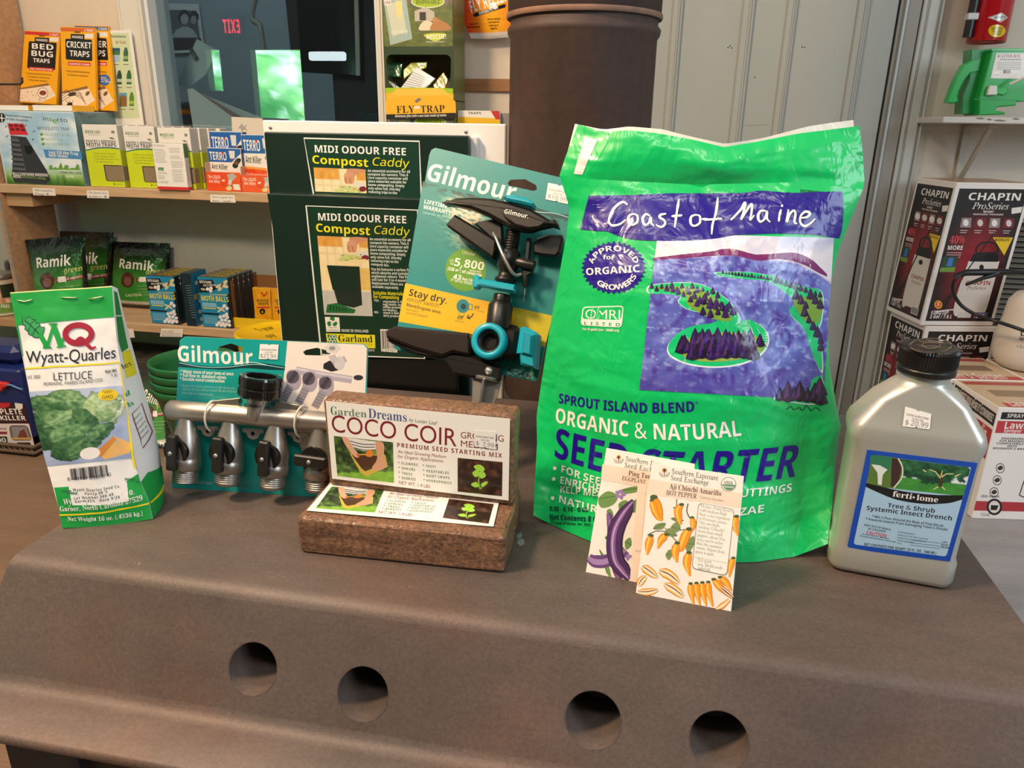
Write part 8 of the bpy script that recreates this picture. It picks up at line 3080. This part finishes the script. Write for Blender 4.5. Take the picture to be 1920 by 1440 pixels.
def lawn_carton(N, lab, txtL, small):
    m = MB()
    a, b, c = dL * lenL, dR * .23, V3(0, 0, hL)
    m.box(N, a, b, c, 'f0ebe8', .0015, cols=[None, None, None, None, None, 'd2b795'])
    fl, fr, tp = Plane(N, np.cross(a, c)), Plane(N, np.cross(b, c)), Plane(N + c, (0, 0, 1), tuple(dL))
    zl = lambda u, v: proj(N + a * (1 - u) + c * (1 - v))
    zr = lambda u, v: proj(N + b * u + c * (1 - v))
    zt = lambda u, w: proj(N + b * u + a * w + c)
    P_ = lambda z, *q: [z(*p) for p in q]
    hg = (zl(1, 1) - zl(1, 0))[1]
    m.P(fl, P_(zl, (.04, .03), (.98, .06), (.98, .17), (.04, .14)), '1c1818')
    m.T(fl, small, zl(.08, .115), zl(.94, .145), hg * .05, 'e9e2dc', 'B')
    m.P(fl, P_(zl, (.03, .17), (.98, .20), (.98, .46), (.03, .42)), 'b5343e')
    m.T(fl, txtL, zl(.10, .30), zl(.88, .33), hg * .09, 'f1ece6', 'B')
    m.T(fl, 'Pulvérisateur', zl(.10, .37), zl(.42, .385), hg * .035, 'f1d9d4', 'I')
    m.P(fr, P_(zr, (.04, .04), (1, .04), (1, .10), (.04, .10)), '1c1818')
    m.T(fr, 'SPRAY IT YOURSELF & SAVE', zr(.10, .085), zr(.80, .085), hg * .035, 'e9e2dc', 'B')
    m.P(fr, P_(zr, (.02, .115), (1, .115), (1, .22), (.02, .22)), 'c23a42')
    m.T(fr, 'Lawn & Garden', zr(.10, .18), zr(.80, .18), hg * .06, 'f1ece6', 'B')
    m.T(fr, 'Sprayer', zr(.10, .212), zr(.28, .212), hg * .03, 'f1ece6', 'I')
    for i, s_ in enumerate(('ENGINEERED', 'FOR MAXIMUM', 'COMPATIBILITY', 'WITH', 'ROUNDUP & BAYER')):
        w = .012 * len(s_)
        m.T(fr, s_, zr(.22 - w, .275 + i * .022), zr(.22 + w, .275 + i * .022), hg * .018, '1c1818', 'B')
    for i in range(3):
        m.E(fr, zr(.16, .53 + i * .11), hg * .04, hg * .045, '3a3232')
        m.E(fr, zr(.16, .53 + i * .11), hg * .034, hg * .038, 'f0ebe8')
        m.P(fr, spline(P_(zr, (.13, .53 + i * .11), (.16, .505 + i * .11), (.19, .53 + i * .11), (.16, .55 + i * .11)), 3, True), '3a3232')
    m.T(fr, 'ISO 14001', zr(.04, .80), zr(.22, .80), hg * .02, '1c1818', 'B')
    m.P(fr, P_(zr, (.0, .835), (1, .835), (1, .915), (.0, .925)), 'b5343e')
    m.E(fr, zr(.20, .885), hg * .07, hg * .075, '1c1818')
    m.E(fr, zr(.20, .885), hg * .05, hg * .055, 'e9e2dc')
    m.P(fr, P_(zr, (.16, .87), (.24, .87), (.23, .915), (.17, .915)), '1c1818')
    m.T(fr, '1G/4L', zr(.08, .975), zr(.18, .975), hg * .03, '1c1818', 'R')
    m.Ln(fr, spline(P_(zr, (.42, .77), (.44, .6), (.52, .5), (.54, .42)), 4), 2, '3a3232')
    m.Ln(fr, spline(P_(zr, (.42, .77), (.5, .79), (.6, .77)), 4), 2, '3a3232')
    m.P(tp, P_(zt, (.10, .02), (1, .02), (1, .16), (.10, .16)), 'c23a42')
    m.T(tp, 'Lawn & Garden', zt(.16, .05), zt(.84, .05), 9, 'f1e4d8', 'B')
    for i in range(8):
        m.Ln(tp, P_(zt, (.16, .40 + i * .03), (.84, .40 + i * .03)), 1.0, '8a6f58')
    m.P(tp, P_(zt, (.04, .82), (.96, .82), (.96, .94), (.04, .94)), 'b5484a')
    return m.build('lawn_sprayer_carton', CARD, loc=tuple(N), label=lab, cat='box', group='white lawn sprayer cartons')


lawn_carton(NN, 'white lawn sprayer carton nearest the camera, red band on its side', 'Pelouse et Jardin', 'PULVÉRISEZ VOUS-MÊME ET ÉCONOMISEZ')
N2 = NN + dL * (lenL + .006) - dR * .05
lawn_carton(N2, 'white lawn sprayer carton behind the nearer one, partly behind the bottle cap', 'Lawn & Garden', 'SPRAY IT YOURSELF AND SAVE MONEY')
N3 = NN + dL * (lenL + .004) + dR * .187
lawn_carton(N3, 'white lawn sprayer carton under the sprayer tank at the right edge', 'Lawn & Garden', 'SPRAY IT YOURSELF AND SAVE MONEY')

# sprayer tank with wand
ty = (N3 + dL * .11 + dR * .10)
tb_ = None
tcx = onz(1908, 700, hL)
tcx = tcx + unit((tcx - CAM) * (1, 1, 0)) * .07
tank = thing('pump_sprayer', 'translucent white pump sprayer tank with a black hose and wand', 'sprayer', tuple(tcx * (1, 1, 0) + V3(0, 0, hL)))
tr = .085
topz = ony(1915, 545, tcx[1])[2]
th = topz - hL
m = MB()
m.lathe((tcx[0] + .012, tcx[1], hL + .0005), (0, 0, 1), [(tr * .55, 0), (tr * .78, .004), (tr * .97, .028), (tr * 1.0, .05), (tr * .98, th * .45), (tr * .90, th * .62), (tr * .88, th * .72), (tr * .84, th * .86), (tr * .66, th * .97), (tr * .34, th)], 'd6cec4', 48)
tf = Lathe((tcx[0] + .012, tcx[1], hL), [0.0, .05, th * .45, th * .62, th * .8], [tr * .8, tr * 1.0, tr * .98, tr * .90, tr * .86])
m.T(tf, 'LG', (1914, 630), (1934, 630), 9, '2a2624', 'B')
m.T(tf, 'Sprayer', (1911, 637), (1940, 637), 6, '2a2624', 'I')
m.T(tf, '1 G / 3.8 L', (1906, 652), (1940, 652), 5, '2a2624', 'R')
m.build('tank', TANK, tank)
m = MB()
m.lathe((tcx[0] + .012, tcx[1], hL + th), (0, 0, 1), [(tr * .42, -.006), (tr * .45, 0), (tr * .43, .030), (tr * .30, .036), (tr * .2, .05), (tr * .12, .10)], '171616', 32)
m.build('pump_cap', PLAS, tank)
m = MB()
wy = tcx[1] - .02
wp = lambda x, y, d=0: ony(x, y, wy - d)
m.tube([wp(1788, 518, .03), wp(1812, 511, .03), wp(1880, 510, .02), wp(1930, 512, .0)], [.006, .0085, .0085, .004], '141313', 12)
m.tube([wp(1811, 534, .03), wp(1842, 522, .03), wp(1870, 512, .022)], [.004, .005, .009], '141313', 10)
m.build('wand_handle', PLAS, tank)
m = MB()
m.tube(spline([wp(1812, 511, .03), wp(1796, 518, .04), wp(1787, 533, .04), wp(1789, 552, .04), wp(1803, 573, .04), wp(1830, 590, .05), wp(1870, 603, .09), wp(1925, 622, .10), wp(1960, 640, .06)], 8), .0045, '1a1918', 10)
m.build('hose', PLAS, tank)

# vent grille in the wall
vg = thing('vent_grille', 'dark louvred vent grille low on the wall behind the cartons', 'vent', tuple(ony(1900, 640, WY)))
vx0, vx1 = ony(1862, 520, WY)[0] - .12, ony(1862, 520, WY)[0] + .36
vz0, vz1 = .05, ony(1900, 416, WY)[2]
m = MB()
m.abox(vx0, vx1, WY - .004, WY, vz0, vz1, '3b3833', .001)
m.build('backing', MATT, vg)
m = MB()
for s_ in ((vx0 - .02, vx1 + .02, vz1, vz1 + .012), (vx0 - .02, vx0, vz0, vz1), (vx1, vx1 + .02, vz0, vz1), (vx0 - .02, vx1 + .02, vz1 + .030, vz1 + .036)):
    m.abox(s_[0], s_[1], WY - .02, WY, s_[2], s_[3], 'a39c8e', .001)
m.build('frame', SATIN, vg)
k = 0
z = vz0 + .005
while z < vz1 - .008 and k < 60:
    m = MB()
    m.box((vx0 + .001, WY - .017, z), (vx1 - vx0 - .002, 0, 0), (0, .010, .008), (0, .0008, -.0015), '7d776a', .0003)
    m.build('slat', SATIN, vg)
    z += .0155
    k += 1

# bracket shelf with scatter box
BSY = 2.22
bz0, bz1 = ony(1800, 231, BSY)[2], ony(1800, 219, BSY)[2]
bx0 = ony(1769, 220, BSY)[0]
bs = thing('wall_shelf', 'worn white painted shelf on metal brackets at the right', 'shelf', (bx0 + .2, 2.33, bz1))
m = MB().abox(bx0, bx0 + .6, BSY, WY - .001, bz0, bz1, 'cfcac2', .002)
sfp = Plane((0, BSY, 0), (0, -1, 0))
for (x, y, w) in ((1838, 222, 10), (1875, 226, 14), (1855, 224, 6), (1905, 223, 8)):
    m.P(sfp, [(x - w, y - 1), (x, y - 2), (x + w, y), (x + w * .4, y + 2), (x - w * .5, y + 1.5)], '7d756c')
m.build('board', DOORM, bs)
bxx = ony(1846, 235, 2.30)[0]
for dx in (0, .33):
    m = MB()
    m.abox(bxx + dx, bxx + dx + .02, WY - .012, WY - .001, bz0 - .26, bz0 - .001, 'bfb8a8', .001)
    m.box((bxx + dx, BSY + .05, bz0 - .010), (.02, 0, 0), (0, WY - BSY - .06, 0), (0, 0, .009), 'bfb8a8', .001)
    m.box((bxx + dx + .004, BSY + .06, bz0 - .012), (.012, 0, 0), (0, .004, .010), (0, .16, -.16), 'bfb8a8', .001)
    m.build('bracket', SATIN, bs)
cl_ = onx(1890, 290, bxx + .02)
SG, SGD = '25a84a', '1b8a3c'
sc_y = 2.235
sb_ = thing('scatter_box', 'bright green plastic hand spreader with a white label on the wall shelf', 'spreader', tuple(ony(1850, 216, sc_y) * (1, 1, 0) + V3(0, .06, bz1)))
sp_ = Plane((0, sc_y, 0), (0, -1, 0))
GRN = mat('green_plastic', 0.25, coat=0.3, sss=0.15)
m = MB()
m.slab(sp_, [(1861, 92), (1935, 91), (1935, 190), (1906, 191), (1905, 198), (1872, 201), (1868, 203), (1868, 208), (1884, 210), (1884, 215), (1836, 216), (1836, 186)], -.11, 0, SG, .003)
sx = ony(1861, 92, sc_y)[0]
m.box((sx - .003, sc_y - .002, ony(1861, 96, sc_y)[2]), (.2, 0, 0), (0, .115, 0), (0, 0, .006), '2fb554', .001)
m.Ln(sp_, [(1824, 186), (1911, 188)], 1.2, SGD, h=.0004)
m.build('hopper', GRN, sb_)
m = MB()
sh2 = Plane((0, sc_y + .03, 0), (0, -1, 0))
m.slab(sh2, [(1842, 108), (1824, 112), (1806, 122), (1793, 145), (1783, 170), (1775, 192), (1786, 195), (1798, 191), (1797, 180), (1800, 170), (1810, 150), (1820, 138), (1838, 134)], -.03, 0, '27ad4c', .004, smooth_pts=False)
m.slab(sh2, [(1822, 92), (1862, 92), (1838, 186), (1838, 214), (1804, 214), (1806, 180), (1818, 150)], -.06, -.002, SGD, .002)
m.build('handle', GRN, sb_)
m = MB()
m.slab(sp_, [(1868, 100), (1935, 100), (1935, 148), (1857, 147)], .0002, .0010, 'ece6de')
m.h0 = .001
m.T(sp_, 'SCATTER BOX', (1869, 108), (1912, 108), 5.5, '9a3038', 'S')
m.T(sp_, 'All Purpose Spreading Machine', (1874, 113), (1914, 113), 3, '3a5a3c', 'B')
for i in range(5):
    m.Ln(sp_, [(1869, 117 + i * 3.2), (1914, 117 + i * 3.2)], .9, '8a8a84')
for i in range(9):
    m.Ln(sp_, [(1881 + i * 1.6, 131), (1881 + i * 1.6, 138)], rnd.choice([.7, 1.1]), '1c1a1a')
m.P(sp_, [(1862, 134), (1874, 134), (1873, 144), (1861, 144)], 'f6f2ec')
m.T(sp_, '$ 14.99', (1862, 142), (1872, 142), 2.6, '6a6660', 'R')
m.build('paper_label', CARD, sb_)
m = MB()
m.slab(sp_, [(1853, 161), (1866, 161), (1866, 178), (1848, 179), (1849, 170)], .001, .014, 'ddd9d0', .002)
m.slab(sp_, [(1866, 164), (1882, 162), (1888, 166), (1888, 174), (1880, 179), (1866, 176)], .001, .006, '2fb554', .002)
m.build('slide_lever', SATIN, sb_)
m = MB()
m.tube([ony(1894, 158, sc_y - .03), ony(1945, 134, sc_y - .06)], .0035, 'd6d8cf', 8)
m.build('crank_rod', SATIN, sb_)

# fire extinguisher
ey = WY - .075
ec = ony(1852, 60, ey)
er = (ony(1884, 60, ey)[0] - ony(1811, 60, ey)[0]) / 2
ez0 = ony(1850, 81, ey)[2]
fe = thing('fire_extinguisher', 'red fire extinguisher with a black hose on the right wall', 'fire extinguisher', (ec[0], ey, ez0))
m = MB()
RED = 'b8141f'
m.lathe((ec[0], ey, 0), (0, 0, 1), [(er * .9, ez0 + .004), (er * .96, ez0), (er, ez0 + .004), (er, ez0 + .34), (er * .8, ez0 + .38), (er * .35, ez0 + .41)], RED, 48)
ef2 = Lathe((ec[0], ey, 0), [ez0, ez0 + .35], [er, er])
m.P(ef2, [(1852, 33), (1878, 24), (1889, 33), (1876, 42)], 'ece6e0')
m.Ln(ef2, [(1855, 33), (1877, 26), (1886, 33), (1875, 40)], 1, '3a2a2a', True)
m.T(ef2, 'AMEREX', (1864, 35), (1886, 34), 4, '1c1818', 'B')
m.E(ef2, (1869, 58), 16, 12, 'e8c01c')
for i in range(6):
    m.Ln(ef2, [(1858 + i, 52 + i * 2.6), (1881 - i, 52 + i * 2.6)], 1.0, '3a300c')
m.build('cylinder', SHINY, fe)
m = MB()
m.tube([(ec[0], ey, ez0 + .41), (ec[0], ey, ez0 + .47)], .014, '8f8a84', 12)
m.abox(ec[0] - .05, ec[0] + .02, ey - .012, ey + .012, ez0 + .45, ez0 + .475, '1c1a1a', .004)
m.build('valve', PLAS, fe)
m = MB()
hx_ = ec[0] - er - .006
m.tube(spline([(hx_, ey - .02, ony(1810, 72, ey)[2]), (hx_ + .001, ey - .02, ez0 + .12), (hx_ - .002, ey - .02, ez0 + .32), (ec[0] - .03, ey - .01, ez0 + .46)], 6), .0125, '1a1818', 12)
m.abox(hx_ - .0135, hx_ + .0135, ey - .034, ey - .006, ony(1818, 40, ey)[2], ony(1818, 27, ey)[2], 'c9c4c0', .002)
m.build('hose', PLAS, fe)
m = MB().abox(ec[0] - .02, ec[0] + .02, ey + er - .002, WY, ez0 + .1, ez0 + .3, '8f1018', .002)
m.build('wall_bracket', SATIN, fe)
